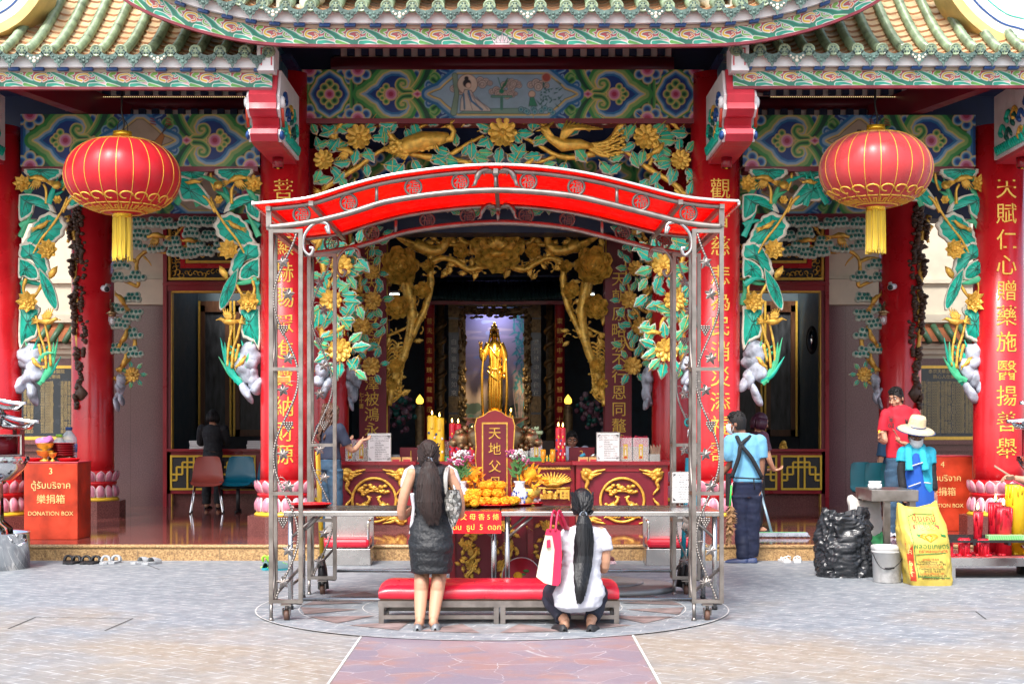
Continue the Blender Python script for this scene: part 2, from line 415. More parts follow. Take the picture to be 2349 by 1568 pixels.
def paving(name, kind):
    m = bpy.data.materials.new(name); m.use_nodes = True; N = m.node_tree.nodes; L = m.node_tree.links; b = N['Principled BSDF']
    tc = N.new('ShaderNodeTexCoord'); geo = tc.outputs['Object']
    def nz(sc, det=6, rough=.6):
        n = N.new('ShaderNodeTexNoise'); n.inputs['Scale'].default_value = sc; n.inputs['Detail'].default_value = det; n.inputs['Roughness'].default_value = rough
        L.new(geo, n.inputs['Vector']); return n.outputs['Fac']
    def ramp(s, a, b_, p0=.35, p1=.65):
        c = N.new('ShaderNodeValToRGB'); c.color_ramp.elements[0].position = p0; c.color_ramp.elements[1].position = p1
        c.color_ramp.elements[0].color = (*a, 1); c.color_ramp.elements[1].color = (*b_, 1); L.new(s, c.inputs[0]); return c.outputs[0]
    def mix(f, a, b_, mode='MIX'):
        x = N.new('ShaderNodeMix'); x.data_type = 'RGBA'; x.blend_type = mode
        if isinstance(f, float): x.inputs[0].default_value = f
        else: L.new(f, x.inputs[0])
        for i, q in ((6, a), (7, b_)):
            if isinstance(q, tuple): x.inputs[i].default_value = (*q, 1)
            else: L.new(q, x.inputs[i])
        return x.outputs[2]
    def maprange(s, a, b_, c=0., d=1.):
        r = N.new('ShaderNodeMapRange'); r.inputs[1].default_value = a; r.inputs[2].default_value = b_; r.inputs[3].default_value = c; r.inputs[4].default_value = d; L.new(s, r.inputs[0]); return r.outputs[0]
    if kind == 'flag':                                   # crazy paving with pale joints
        v = N.new('ShaderNodeTexVoronoi'); v.feature = 'DISTANCE_TO_EDGE'; v.inputs['Scale'].default_value = 3.1
        wn = N.new('ShaderNodeTexNoise'); wn.inputs['Scale'].default_value = 5; L.new(geo, wn.inputs[0])
        wv = N.new('ShaderNodeVectorMath'); wv.operation = 'MULTIPLY_ADD'; wv.inputs[1].default_value = (.10, .10, 0); L.new(wn.outputs['Color'], wv.inputs[0]); L.new(geo, wv.inputs[2])
        L.new(wv.outputs[0], v.inputs['Vector'])
        v2 = N.new('ShaderNodeTexVoronoi'); v2.inputs['Scale'].default_value = 3.1; L.new(wv.outputs[0], v2.inputs['Vector'])
        sx = N.new('ShaderNodeSeparateColor'); L.new(v2.outputs['Color'], sx.inputs[0])
        base = ramp(sx.outputs[0], (.20, .165, .20), (.25, .175, .19), .2, .8)
        base = mix(maprange(nz(2.2), .5, .62), base, (.27, .165, .155))
        base = mix(maprange(nz(26, 8, .7), .55, .8, 0, .35), base, (.42, .38, .38))
        joint = maprange(v.outputs['Distance'], .004, .013, 1., 0.)
        broken = maprange(nz(4.4, 5), .42, .58)
        jm = N.new('ShaderNodeMath'); jm.operation = 'MULTIPLY'; L.new(joint, jm.inputs[0]); L.new(broken, jm.inputs[1])
        col = mix(jm.outputs[0], base, (.40, .37, .38))
        hgt = v.outputs['Distance']
    else:
        bt = N.new('ShaderNodeTexBrick'); bt.inputs['Scale'].default_value = 1; bt.inputs['Brick Width'].default_value = .25; bt.inputs['Row Height'].default_value = .12
        bt.inputs['Mortar Size'].default_value = .0055; bt.inputs['Mortar Smooth'].default_value = .4
        mp = N.new('ShaderNodeMapping'); mp.inputs['Rotation'].default_value = (0, 0, R(38) if kind == 'brick' else R(12)); L.new(geo, mp.inputs[0])
        wn = N.new('ShaderNodeTexNoise'); wn.inputs['Scale'].default_value = 6; L.new(geo, wn.inputs[0])
        wv = N.new('ShaderNodeVectorMath'); wv.operation = 'MULTIPLY_ADD'; wv.inputs[1].default_value = (.035, .035, 0); L.new(wn.outputs['Color'], wv.inputs[0]); L.new(mp.outputs[0], wv.inputs[2])
        L.new(wv.outputs[0], bt.inputs[0])
        bt.inputs['Color1'].default_value = (.95, .95, .95, 1); bt.inputs['Color2'].default_value = (.89, .89, .9, 1); bt.inputs['Mortar'].default_value = (1, 1, 1, 1)
        grey = ramp(nz(7, 9, .7), (.175, .20, .225), (.295, .32, .34))
        tan = ramp(nz(9, 9, .7), (.27, .215, .155), (.37, .32, .255))
        # ochre wear in the open yard, grey near the step
        sp = N.new('ShaderNodeSeparateXYZ'); L.new(geo, sp.inputs[0])
        near = maprange(sp.outputs[1], 14.6, 9.8, 0., 1.)
        ad = N.new('ShaderNodeMath'); ad.operation = 'ADD'; L.new(near, ad.inputs[0]); L.new(maprange(nz(.55, 5), .3, .7, -.95, .35), ad.inputs[1])
        if kind == 'brick': f = maprange(ad.outputs[0], .1, .85, 0., .9)
        else: f = maprange(nz(1.4, 6), .56, .75, 0, .4)
        col = mix(f, grey, tan)
        col = mix(1., col, bt.outputs['Color'], 'MULTIPLY')
        jm = N.new('ShaderNodeMath'); jm.operation = 'MULTIPLY'; L.new(bt.outputs['Fac'], jm.inputs[0]); L.new(maprange(nz(7, 6), .44, .58), jm.inputs[1])
        col = mix(jm.outputs[0], col, (.50, .51, .51))
        hgt = bt.outputs['Fac']
    col = mix(maprange(nz(.9, 8, .65), .5, .75, 0., .32), col, (.40, .40, .40))
    col = mix(maprange(nz(3.1, 8, .7), .60, .8, 0., .45), col, (.16, .15, .15))
    L.new(col, b.inputs['Base Color']); b.inputs['Roughness'].default_value = .62; b.inputs['Specular IOR Level'].default_value = .4
    bp = N.new('ShaderNodeBump'); bp.inputs['Strength'].default_value = .35; bp.inputs['Distance'].default_value = .006; L.new(nz(60, 6), bp.inputs['Height']); L.new(bp.outputs[0], b.inputs['Normal'])
    return m
M_pave = paving('stamped_paving', 'brick'); M_circ = paving('circle_paving', 'circ'); M_flag = paving('crazy_paving', 'flag')
# ================================================================== THE SETTING
PF = .176                                              # platform height
g = MB(M_pave); g.add([(-400, -60, 0), (400, -60, 0), (400, 900, 0), (-400, 900, 0)], [(0, 1, 2, 3)]); g.m(mat('dark_joint', (.07, .07, .07), .8, var=.2))
for L in (((18, 1442), (82, 1415)), ((82, 1415), (305, 1418)), ((305, 1418), (240, 1446)), ((2095, 1403), (2238, 1402)), ((2238, 1402), (2262, 1420)), ((330, 1292), (366, 1306))):
    p, q = [Vector((PX(a, GD(b)), GD(b), .003)) for a, b in L]; n = Vector((-(q - p).y, (q - p).x, 0)).normalized() * .006; g.add([p - n, q - n, q + n, p + n], [(0, 1, 2, 3)])
struct(g, 'ground')
wk = MB(M_flag); wk.add([(-1.06, .5, .004), (.85, .5, .004), (.85, 12, .004), (-1.06, 12, .004)], [(0, 1, 2, 3)])
wk.m(mat('pale_line', (.62, .60, .58), .7, var=.3, scale=14))
for x in (-1.075, .865): wk.add([(x - .008, .5, .0045), (x + .008, .5, .0045), (x + .008, 12, .0045), (x - .008, 12, .0045)], [(0, 1, 2, 3)])
struct(wk, 'path')
CC = (-.16, 12.55); CR = 1.92
ci = MB(M_circ)
def ringf(mb, r0, r1, z, n=96, c=CC):
    vs = []
    for j in range(n):
        q = 2 * math.pi * j / n
        vs += [(c[0] + r0 * math.cos(q), c[1] + r0 * math.sin(q), z), (c[0] + r1 * math.cos(q), c[1] + r1 * math.sin(q), z)]
    mb.add(vs, [(2 * j, 2 * j + 1, (2 * j + 3) % (2 * n), (2 * j + 2) % (2 * n)) for j in range(n)])
ci.add([(CC[0] + CR * math.cos(k * math.pi / 48), CC[1] + CR * math.sin(k * math.pi / 48), .008) for k in range(96)], [tuple(range(96))])
ci.m(MATS['pale_line']); ringf(ci, CR - .002, CR + .008, .0105); ringf(ci, 1.575, 1.582, .0105); ringf(ci, 1.06, 1.067, .0105)
brickm = mat('brick_red_paving', (.25, .19, .18), .6, var=.5, scale=6, bump=.2)
ci.m(brickm)
for k in range(16):
    q = 2 * math.pi * (k + .5) / 16; p = lambda r, a: (CC[0] + r * math.cos(q + a), CC[1] + r * math.sin(q + a), .0125)
    ci.add([p(1.57, -.15), p(1.57, .15), p(1.10, 0)], [(0, 1, 2)])
struct(ci, 'circle_path')
pl = MB(M_floor); pl.bx(-12, 12, 16.74, 34, -.2, PF)
pl.m(M_ygran); pl.bx(-12, 12, 16.70, 16.738, -.2, PF - .05)
pl.tube([(-12, 16.71, PF - .024), (12, 16.71, PF - .024)], .024, 10)
pl.m(mat('granite_joint', (.2, .14, .08), .8, var=0)); [pl.bx(x - .003, x + .003, 16.697, 16.75, 0, PF - .052) for x in np.arange(-8.6, 9, .9)]
struct(pl, 'platform')
# ================================================================== THE TEMPLE
TEMPLE = thing('temple_building', 'ornate red columned temple hall with green tiled roofs and gilded carvings behind the yard', 'temple', (0, 16.7, PF))
def T(mb, name, par=None, **k): return mb.build(name, par or TEMPLE, **k)
def column(x, d, r, ztop, chars=None, cpx=None, cpy=None, size=.27, dark=False):
    m = MB(M_red2 if dark else M_red)
    rings = []; n = 48
    z0 = PF + .62; m.lathe([(r * 1.02, z0), (r, z0 + .2), (r, ztop)], (x, d, 0), n)
    if chars:
        m.m(M_goldp)
        for c, py in zip(chars, cpy):
            z = PZ(py, d - r); a0 = math.asin(max(-.9, min(.9, (PX(cpx, d - r) - x) / r)))
            def xf(u, v, w, z=z, a0=a0): a = a0 + u / r; return Vector((x + (r + .002 + w) * math.sin(a), d - (r + .002 + w) * math.cos(a), z + v))
            m.text(c, (0, 0, 0), size, ext=.006, xf=xf)
    sh = T(m, 'column')
    p = MB(M_gran)
    oc = [(math.cos(math.pi / 8 + k * math.pi / 4) * r * 1.56, math.sin(math.pi / 8 + k * math.pi / 4) * r * 1.56) for k in range(8)]
    p.prism(oc, PF - .02, PF + .235, lambda u, v, w: Vector((x + u, d + v, w)))
    T(p, 'plinth', sh)
    l = MB(M_yel); l.lathe([(r * 1.24, PF + .235), (r * 1.26, PF + .25), (r * 1.18, PF + .275), (r * 1.08, PF + .30)], (x, d, 0), n)
    l.m(M_red); l.lathe([(r * 1.03, PF + .28), (r * 1.08, PF + .455), (r * 1.14, PF + .47), (r * 1.14, PF + .495), (r * 1.03, PF + .51), (r * 1.05, PF + .64), (r * 1.0, PF + .66)], (x, d, 0), n)
    for (za, zb, ra, rb, fl) in ((PF + .285, PF + .465, 1.17, 1.05, 1), (PF + .495, PF + .655, 1.05, 1.17, 1)):
        npet = 16
        for k in range(npet):
            a = 2 * math.pi * (k + .5) / npet; hw = math.pi / npet * .97
            for (sc, mm, off) in ((1, M_pinkw, .0), (.72, M_pink, .012)):
                l.m(mm); P = []
                for i in range(7):
                    t = i / 6; ww = hw * sc * (1 - max(0, (t - .55) / .45) ** 2.2) * (.86 + .14 * min(1, t * 4)); row = []
                    tt = .5 + (t - .5) * (sc ** .5)
                    for j in range(5):
                        q = a + ww * (j - 2) / 2; bulge = .03 * math.sin(math.pi * tt) * (1 - ((j - 2) / 2) ** 2 * .6)
                        rr = r * (ra + (rb - ra) * tt) + bulge + off + (.03 * max(0, tt - .75) * 2 if rb > ra else 0)
                        row.append((x + rr * math.sin(q), d - rr * math.cos(q), za + (zb - za) * tt))
                    P.append(row)
                l.grid(P)
    T(l, 'lotus_base', sh)
    return sh
ZT = 5.75
C1 = [-6.12, -2.69, 2.41, 5.77]
column(C1[0], 18.1, .29, 5.0)
column(C1[1], 18.1, .29, 5.62, '菩薩顯赫賜眾進寶納財源', 650, [435, 505, 563, 625, 682, 743, 802, 863, 932, 990, 1042], .25)
column(C1[2], 18.1, .29, 5.62, '觀音慈悲為民消災添福壽', 1653, [433, 500, 565, 632, 690, 748, 806, 864, 922, 976, 1036], .25)
column(C1[3], 18.1, .29, 5.0, '天賦仁心贈藥施醫揚善舉', 2310, [432, 490, 550, 608, 667, 724, 784, 850, 908, 967, 1028], .255)
C2 = [-5.88, -2.58, 2.25, 5.44]
for x, dk in zip(C2, (False, False, False, False)): column(x, 21.4, .29, 5.3, dark=dk)
# ---------------------------------------------------------------- painted beams
BG_ = dict(g0='#0a4a38', g1='#379448', g2='#8db367', y='#e3c878', b0='#093884', b1='#1f73ad', b2='#8fb4d2', p0='#b03358', p1='#cf6f98', p2='#e3a3c0')
def ruyi(c, x0, h, s=1):
    K = BG_; m = h / 2
    def P(pts): return [(x0 + s * u * h, m + v * h) for u, v in pts]
    up = [(0, 0), (.10, .05), (.22, .15), (.32, .20), (.37, .29), (.47, .40), (.62, .465), (.80, .46), (.94, .38), (1.0, .26), (.96, .14), (.86, .10)]
    full = up + [(u, -v) for u, v in up[::-1][:-1]]
    c.poly(P(full), [(-h * .17, K['g1']), (-h * .10, K['g2']), (-h * .03, K['y']), (0, K['b2']), (h * .045, K['b1']), (h * .09, K['b0'])])
    for sg in (1, -1):                                   # green leaf bands that cross towards the cartouche
        q = spl2([(.86, sg * .02), (1.05, sg * .03), (1.18, sg * .13), (1.32, sg * .34), (1.42, sg * .6)], 6)
        w = np.linspace(.10, .16, len(q)) * h
        c.stroke(P(q), w, [(0, K['y']), (h * .02, K['g2']), (h * .06, K['g1']), (h * .1, K['g0'])])
    for sg in (1, -1):
        q = spl2([(1.02, sg * .04), (.86, sg * .06), (.76, sg * .17), (.80, sg * .27), (.90, sg * .26), (.91, sg * .19), (.86, sg * .18)], 6)
        w = np.linspace(.075, .04, len(q)) * h
        for off, col in ((0, K['y']), (.018, K['g2']), (.04, K['g1']), (.058, K['g0'])): c.stroke(P(q), np.maximum(w - off * h, .001), col)
    for (u, v, r) in ((.40, 0, .085), (.52, .15, .075), (.52, -.15, .075), (.44, .08, .06), (.44, -.08, .06)):
        a = P([(u, v)])[0]; c.circ(a, r * h, [(0, K['y']), (h * .02, K['g2']), (h * .04, K['g1']), (h * .06, K['g0'])])
    a = P([(.62, 0)])[0]; c.circ(a, .135 * h, [(0, K['y']), (h * .02, K['p2']), (h * .05, K['p1']), (h * .085, K['p0'])])
    a = P([(1.16, 0)])[0]; c.poly([(a[0] - .1 * h, a[1]), (a[0], a[1] + .07 * h), (a[0] + .1 * h, a[1]), (a[0], a[1] - .07 * h)], [(-.02 * h, K['y']), (0, K['p2']), (.02 * h, K['p1']), (.035 * h, K['p0'])])
def rosettes(c, cx, cy, h, r=.17):
    K = BG_
    for k in range(6):
        a = k * math.pi / 3 + .5; c.circ((cx + .19 * h * math.cos(a), cy + .19 * h * math.sin(a)), .115 * h, [(0, K['y']), (h * .02, K['b2']), (h * .045, K['b1']), (h * .07, K['b0'])])
    c.circ((cx, cy), .15 * h, [(0, K['y']), (h * .02, K['p2']), (h * .05, K['p1']), (h * .085, K['p0'])])
def curls(c, x0, h, s=1):
    K = BG_; m = h / 2
    def P(pts): return [(x0 + s * u * h, m + v * h) for u, v in pts]
    for sg in (1, -1):
        for (pts, A, B, C) in (([(-.1, .02), (.02, .10), (.03, .20), (-.08, .24), (-.12, .17), (-.06, .14)], 'b2', 'b1', 'b0'),
                               ([(.02, .30), (.10, .25), (.14, .33), (.06, .42), (-.02, .38)], 'g2', 'g1', 'g0'),
                               ([(.22, .52), (.36, .44), (.34, .32), (.24, .30), (.22, .38)], 'b2', 'b1', 'b0')):
            q = spl2([(u, sg * v) for u, v in pts], 6); w = np.linspace(.075, .03, len(q)) * h
            for off, col in ((0, K[A]), (.025, K[B]), (.05, K[C])): c.stroke(P(q), np.maximum(w - off * h, .001), col)
def cartouche(c, x0, x1, h, bg):
    K = BG_; m = h / 2; t = h * .42
    up = [(0, 0), (.10, .05), (.24, .10), (.34, .20), (.46, .30), (.60, .41)]
    L = [(x0 + u * h, m + v * h) for u, v in up]; Rr = [(x1 - u * h, m + v * h) for u, v in up[::-1]]
    Lb = [(x0 + u * h, m - v * h) for u, v in up[::-1][:-1]]; Rb = [(x1 - u * h, m - v * h) for u, v in up]
    c.poly(L + Rr + Rb[1:] + Lb, [(-h * .15, K['b1']), (-h * .09, K['b2']), (-h * .035, K['y']), (0, '#1d3a44'), (h * .012, bg)])
def cloud(c, x, y, s, col='#cfc0b4', ink='#5a5560'):
    for dx, dy, r in ((-.9, 0, .5), (-.2, .25, .6), (.6, .1, .55), (.1, -.25, .6), (1.2, -.1, .4)):
        c.circ((x + dx * s, y + dy * s), r * s, [(0, ink), (.07 * s, col)])
        c.circ((x + dx * s, y + dy * s), r * s * .5, [(0, ink), (.06 * s, col)])
def beam_canvas(w, h, px, big=False, seed=0):
    K = BG_; c = Cv(w, h, px, K['g0']); half = c.nx // 2
    u = 0.
    if big:
        for (a, b, col) in ((0, .06, 'g1'), (.05, .10, 'g0'), (.09, .13, 'g1'), (.125, .16, 'g2')): c.poly([(a * h, 0), (b * h, 0), (b * h, h), (a * h, h)], K[col])
        cx = .57 * h; up = [(-.40, 0), (-.36, .10), (-.28, .22), (-.24, .32), (-.12, .40), (0, .48)]
        pts = up + [(-a, b) for a, b in up[::-1][1:]]; pts = pts + [(a, -b) for a, b in pts[::-1][1:-1]]
        for (x, y) in ((.16, 0), (.98, 0), (.16, 1), (.98, 1)): rosettes(c, x * h, y * h, h)
        c.poly([(cx + a * h, h / 2 + b * h) for a, b in pts], [(-.06 * h, K['g1']), (-.03 * h, K['y']), (0, K['b2']), (.03 * h, K['b1']), (.065 * h, K['b0'])])
        for k in range(8):
            a = k * math.pi / 4; rr = (.17 if k % 2 else .2) * h; c.circ((cx + rr * math.cos(a) * .85, h / 2 + rr * math.sin(a) * 1.1), .095 * h, [(0, K['y']), (.02 * h, K['g2']), (.045 * h, K['g1']), (.06 * h, K['g0'])])
        c.circ((cx, h / 2), .12 * h, [(0, K['y']), (.02 * h, K['p2']), (.045 * h, K['p1']), (.075 * h, K['p0'])])
        for (a, b, col) in ((.98, 1.14, 'g2'), (1.0, 1.12, 'g1'), (1.04, 1.08, 'g0')): c.poly([(a * h, 0), (b * h, 0), (b * h, h), (a * h, h)], K[col])
        u = 1.15
    else:
        for (a, b, col) in ((0, .05, 'b0'), (.05, .10, 'b1'), (.10, .17, 'b2')): c.poly([(a * h, 0), (b * h, 0), (b * h, h), (a * h, h)], K[col])
        u = .18
    c.poly([((u + 1.25) * h, -.1 * h), ((u + 1.15) * h, h / 2), ((u + 1.25) * h, 1.1 * h), (w, h), (w, 0)], K['b0'])
    for y in (0, 1): rosettes(c, u * h, y * h, h); rosettes(c, (u + 1.02) * h, y * h, h)
    ruyi(c, (u + .06) * h, h); curls(c, (u + 1.52) * h, h)
    x0 = (u + 1.45) * h
    sl = c.I[:, :half][:, ::-1]; c.I[:, c.nx - half:] = sl
    cartouche(c, x0, w - x0, h, '#9fc0d4' if big else '#b9a894')
    return c, x0
def face(d, x0, z0): return lambda u, v, w: Vector((x0 + u, d - w, z0 + v))
def beam(x0, x1, z0, z1, d, px, big=False, art=0, name='painted_beam'):
    c, xc = beam_canvas(x1 - x0, z1 - z0, px, big); w, h = x1 - x0, z1 - z0; r = random.Random(art)
    if big:                                              # garden scene with a seated robed figure, clouds, bamboo and waves
        for k in range(9): cloud(c, lerp(xc + .6 * h, w - xc - .7 * h, r.random()), h * r.uniform(.48, .76), h * r.uniform(.10, .16))
        a = w / 2 - .72 * h
        c.stroke([(a - .28 * h, .12 * h), (a - .22 * h, .5 * h), (a - .26 * h, .88 * h)], [.07 * h, .05 * h, .06 * h], [(0, '#3a5a50'), (.012 * h, '#8aa792')])
        c.poly([(xc + .6 * h, .1 * h), (a, .2 * h), (a + 1.2 * h, .22 * h), (a + 1.3 * h, .09 * h)], [(0, '#3d6a62'), (.012 * h, '#7fa79a')])
        c.circ((a, .70 * h), .21 * h, [(0, '#7b5a4c'), (.012 * h, '#ead9c4')])
        c.poly([(a - .16 * h, .15 * h), (a - .14 * h, .4 * h), (a - .06 * h, .6 * h), (a + .08 * h, .58 * h), (a + .16 * h, .42 * h), (a + .45 * h, .22 * h), (a + .5 * h, .14 * h)], [(0, '#4c4652'), (.012 * h, '#ddd3c8')])
        c.stroke([(a + .02 * h, .56 * h), (a + .08 * h, .36 * h), (a + .3 * h, .18 * h)], .02 * h, '#2f78a8'); c.stroke([(a - .08 * h, .5 * h), (a - .06 * h, .2 * h)], .018 * h, '#3a86b0')
        c.circ((a - .01 * h, .72 * h), .085 * h, '#22222a'); c.circ((a - .02 * h, .82 * h), .045 * h, '#22222a'); c.circ((a + .02 * h, .675 * h), .06 * h, [(0, '#8a5a4a'), (.008 * h, '#f0d4bc')]); [c.stroke([(a + k * .09 * h, (.52 - abs(k) * .04) * h), (a + (.1 + k * .16) * h, .18 * h)], .006 * h, '#6a6470') for k in (-1, 0, 1, 2)]
        c.stroke([(a + .5 * h, .45 * h), (a + .9 * h, .45 * h)], .025 * h, [(0, '#2f6a60'), (.01 * h, '#6fae97')]); c.stroke([(a + .7 * h, .43 * h), (a + .7 * h, .2 * h)], .03 * h, '#4d8f80'); c.circ((a + .7 * h, .56 * h), .05 * h, '#1f8f6c')
        for k in range(7): c.stroke([(a + .7 * h, .6 * h), (a + (.7 + r.uniform(-.13, .13)) * h, r.uniform(.68, .84) * h)], .008 * h, '#1f7a55')
        for k in range(40):
            x = w - xc - r.uniform(.3, .75) * h; y = r.uniform(.2, .72) * h; c.stroke([(x, y), (x + r.uniform(-.09, .09) * h, y + r.uniform(-.02, .1) * h)], [.014 * h, .003 * h], '#1d6a62')
        for k in range(12): c.circ((w / 2 + r.uniform(.35, 1.1) * h, r.uniform(.12, .26) * h), .06 * h, [(0, '#245f74'), (.012 * h, '#8fc0c8'), (.03 * h, '#3f8ea0')])
        b = w / 2 + .6 * h; c.circ((b, .5 * h), .075 * h, [(0, '#7b5a4c'), (.01 * h, '#e4cdb4')]); c.poly([(b - .07 * h, .25 * h), (b - .04 * h, .44 * h), (b + .04 * h, .44 * h), (b + .12 * h, .25 * h)], [(0, '#2a4a44'), (.01 * h, '#3f9a78')])
        c.circ((w - xc - .62 * h, .84 * h), .1 * h, [(0, '#c9a58a'), (.02 * h, '#b4554a')])
    else:
        mx = w / 2
        if art == 1:
            c.poly([(mx - .05 * h, .3 * h), (mx + .0 * h, .5 * h), (mx + .28 * h, .5 * h), (mx + .42 * h, .66 * h), (mx + .47 * h, .58 * h), (mx + .4 * h, .36 * h), (mx + .38 * h, .1 * h), (mx + .3 * h, .3 * h), (mx + .05 * h, .28 * h), (mx, .08 * h)], [(0, '#6a3a20'), (.012 * h, '#c07a3c')])
            for k in (0, 1): c.stroke([(mx + .43 * h, .65 * h), (mx + (.5 + .08 * k) * h, .82 * h)], .01 * h, '#4a342a')
            c.poly([(mx - .3 * h, .12 * h), (mx - .22 * h, .62 * h), (mx - .1 * h, .55 * h), (mx - .12 * h, .1 * h)], [(0, '#6f5a30'), (.01 * h, '#c9a84a')])
        elif art == 2:
            for k in (-1, 1):
                c.poly([(mx + k * .1 * h, .45 * h), (mx + k * .3 * h, .6 * h), (mx + k * .5 * h, .5 * h), (mx + k * .35 * h, .42 * h)], [(0, '#3a3230'), (.012 * h, '#e8e0d4')]); c.stroke([(mx + k * .12 * h, .48 * h), (mx + k * .02 * h, .7 * h)], .02 * h, '#2a2a30')
        elif art:
            for k in range(16): c.circ((mx + r.uniform(-1, 1) * h, r.uniform(.2, .7) * h), .07 * h, [(0, '#2c5a40'), (.015 * h, r.choice(['#4f8a55', '#c65a6a', '#8a6a4a', '#d8c4a0']))])
        for k in (0, 1):
            for j in range(3): c.stroke([(mx + (.2 + .3 * k) * h, (.92 - j * .05) * h), (mx + (.26 + .3 * k + .02 * j) * h, (.90 - j * .05) * h)], .012 * h, '#a8443c')
    ob = c.mesh(name, face(d, x0, z0), painted(), TEMPLE, thick=.3)
    t = MB(M_maroon); t.bx(x0 + .02, x1 - .02, d - .02, d + .28, z0 - .06, z0 - .003); t.build('beam_moulding', ob); ROOTM
    return ob
S18 = 18.0 / F
beam(PX(692, 18), PX(1614, 18), PZ(272, 18), PZ(160, 18), 18.0, .0085, True, 5)
beam(PX(47, 18), PX(596, 18), PZ(382, 18), PZ(262, 18), 18.0, .008, False, 1)
beam(PX(1704, 18), PX(2238, 18), PZ(382, 18), PZ(264, 18), 18.0, .008, False, 2)
# the second row of beams, deeper in
beam(PX(740, 21.4), PX(1560, 21.4), PZ(452, 21.4), PZ(352, 21.4), 21.4, .013, True, 8)
beam(PX(215, 21.4), PX(700, 21.4), PZ(490, 21.4), PZ(392, 21.4), 21.4, .013, False, 9)
beam(PX(1590, 21.4), PX(2060, 21.4), PZ(490, 21.4), PZ(392, 21.4), 21.4, .013, False, 10)
# ---------------------------------------------------------------- eaves, fascias and tiled roofs
M_tileg = mat('glazed_green_tile', (.235, .315, .19), .32, var=.5, scale=7, coat=.15, dirt=.35)
M_tileb = mat('glazed_tile_end', (.075, .135, .115), .38, var=.6, scale=14)
M_pan = mat('cream_pan_tile', (.56, .40, .22), .6, var=.4, scale=5, dirt=.2); M_pane = mat('pan_tile_lip', (.33, .15, .06), .6, var=.3)
def fascia_canvas(L, h, px):
    per = .43; n = max(1, round(L / per)); per = L / n; c = Cv(per, h, px, '#c4505c')
    Kt = ['#0e8a70', '#2fb394']
    c.poly([(0, 0), (per, 0), (per, .5 * h), (0, .4 * h)], '#e8b4b4')
    for o in (-per, 0, per):
        for up in (0, 1):
            x = o + per * .5 * up * 0
        main = spl2([(o - .30 * per, h * .98), (o - .02 * per, h * .62), (o + .18 * per, h * .2), (o + .45 * per, h * .12), (o + .72 * per, h * .34), (o + .98 * per, h * .5)], 8)
        w = np.concatenate([np.linspace(.05, .30, len(main) // 2), np.linspace(.30, .05, len(main) - len(main) // 2)]) * h
        for k in range(2, len(main) - 2, 3): c.circ(main[k], w[k] * 1.25, [(-.02 * h, '#2b3b40'), (0, '#e9efe9'), (.06 * h, Kt[1])])
        c.stroke(main, w + .05 * h, '#dfe9e2'); c.stroke(main, w, [(0, '#19a085'), (.07 * h, '#0c7a60')])
        for (pts, c1, ww) in (([(.05, .16), (.2, .08), (.34, -.02)], '#5aa84a', .12), ([(.62, .1), (.8, .16), (1.0, .06)], '#19a085', .14), ([(.2, .95), (.1, .8), (.2, .62)], '#7fb84a', .13), ([(.62, .98), (.72, .84), (.66, .7)], '#2aa88a', .10)):
            q = spl2([(o + a * per, b * h) for a, b in pts], 6); w2 = np.linspace(ww, ww * .3, len(q)) * h; c.stroke(q, w2 + .04 * h, '#eef2ea'); c.stroke(q, w2, c1)
        for (pts, cols, ww) in (([(.42, .42), (.30, .55), (.34, .80), (.52, .88), (.60, .74)], ('#2b3b40', '#f2f0e6', '#e8c02a'), .13),
                                ([(.50, .40), (.58, .52), (.52, .66)], ('#7a3a2a', '#f5ece0', '#d9762a'), .10),
                                ([(.98, .9), (.80, .72), (.78, .48), (.92, .40), (.96, .52)], ('#2b3b40', '#eef2e4', '#6fae3f'), .11)):
            q = spl2([(o + a * per, b * h) for a, b in pts], 6); w2 = np.linspace(ww, ww * .6, len(q)) * h
            c.stroke(q, w2 + .03 * h, cols[0]); c.stroke(q, w2, cols[1]); c.stroke(q, w2 * .55, cols[2])
    full = Cv(per * n, h, px, '#ffffff'); full.I = np.concatenate([c.I[:, :-1]] * n + [c.I[:, -1:]], 1); full.nx = full.I.shape[1]; full.ny = c.ny
    full.X, full.Y = np.meshgrid(np.linspace(0, per * n, full.nx), np.linspace(0, h, full.ny)); return full
class Path2:                                             # eave line in the plane y = d, as a function of length
    def __init__(s, pts):
        s.p = [Vector((x, z)) for x, z in pts]; s.l = [0.]
        for a, b in zip(s.p, s.p[1:]): s.l.append(s.l[-1] + (b - a).length)
        s.L = s.l[-1]
    def at(s, u):
        u = min(max(u, 0), s.L); i = max(0, min(len(s.p) - 2, int(np.searchsorted(s.l, u) - 1))); e = s.p[i + 1] - s.p[i]; t = (u - s.l[i]) / max(e.length, 1e-9)
        e0 = (s.p[min(i + 2, len(s.p) - 1)] - s.p[i - 1 if i else 0]).normalized()
        return s.p[i] + e * t, Vector((-e0.y, e0.x))
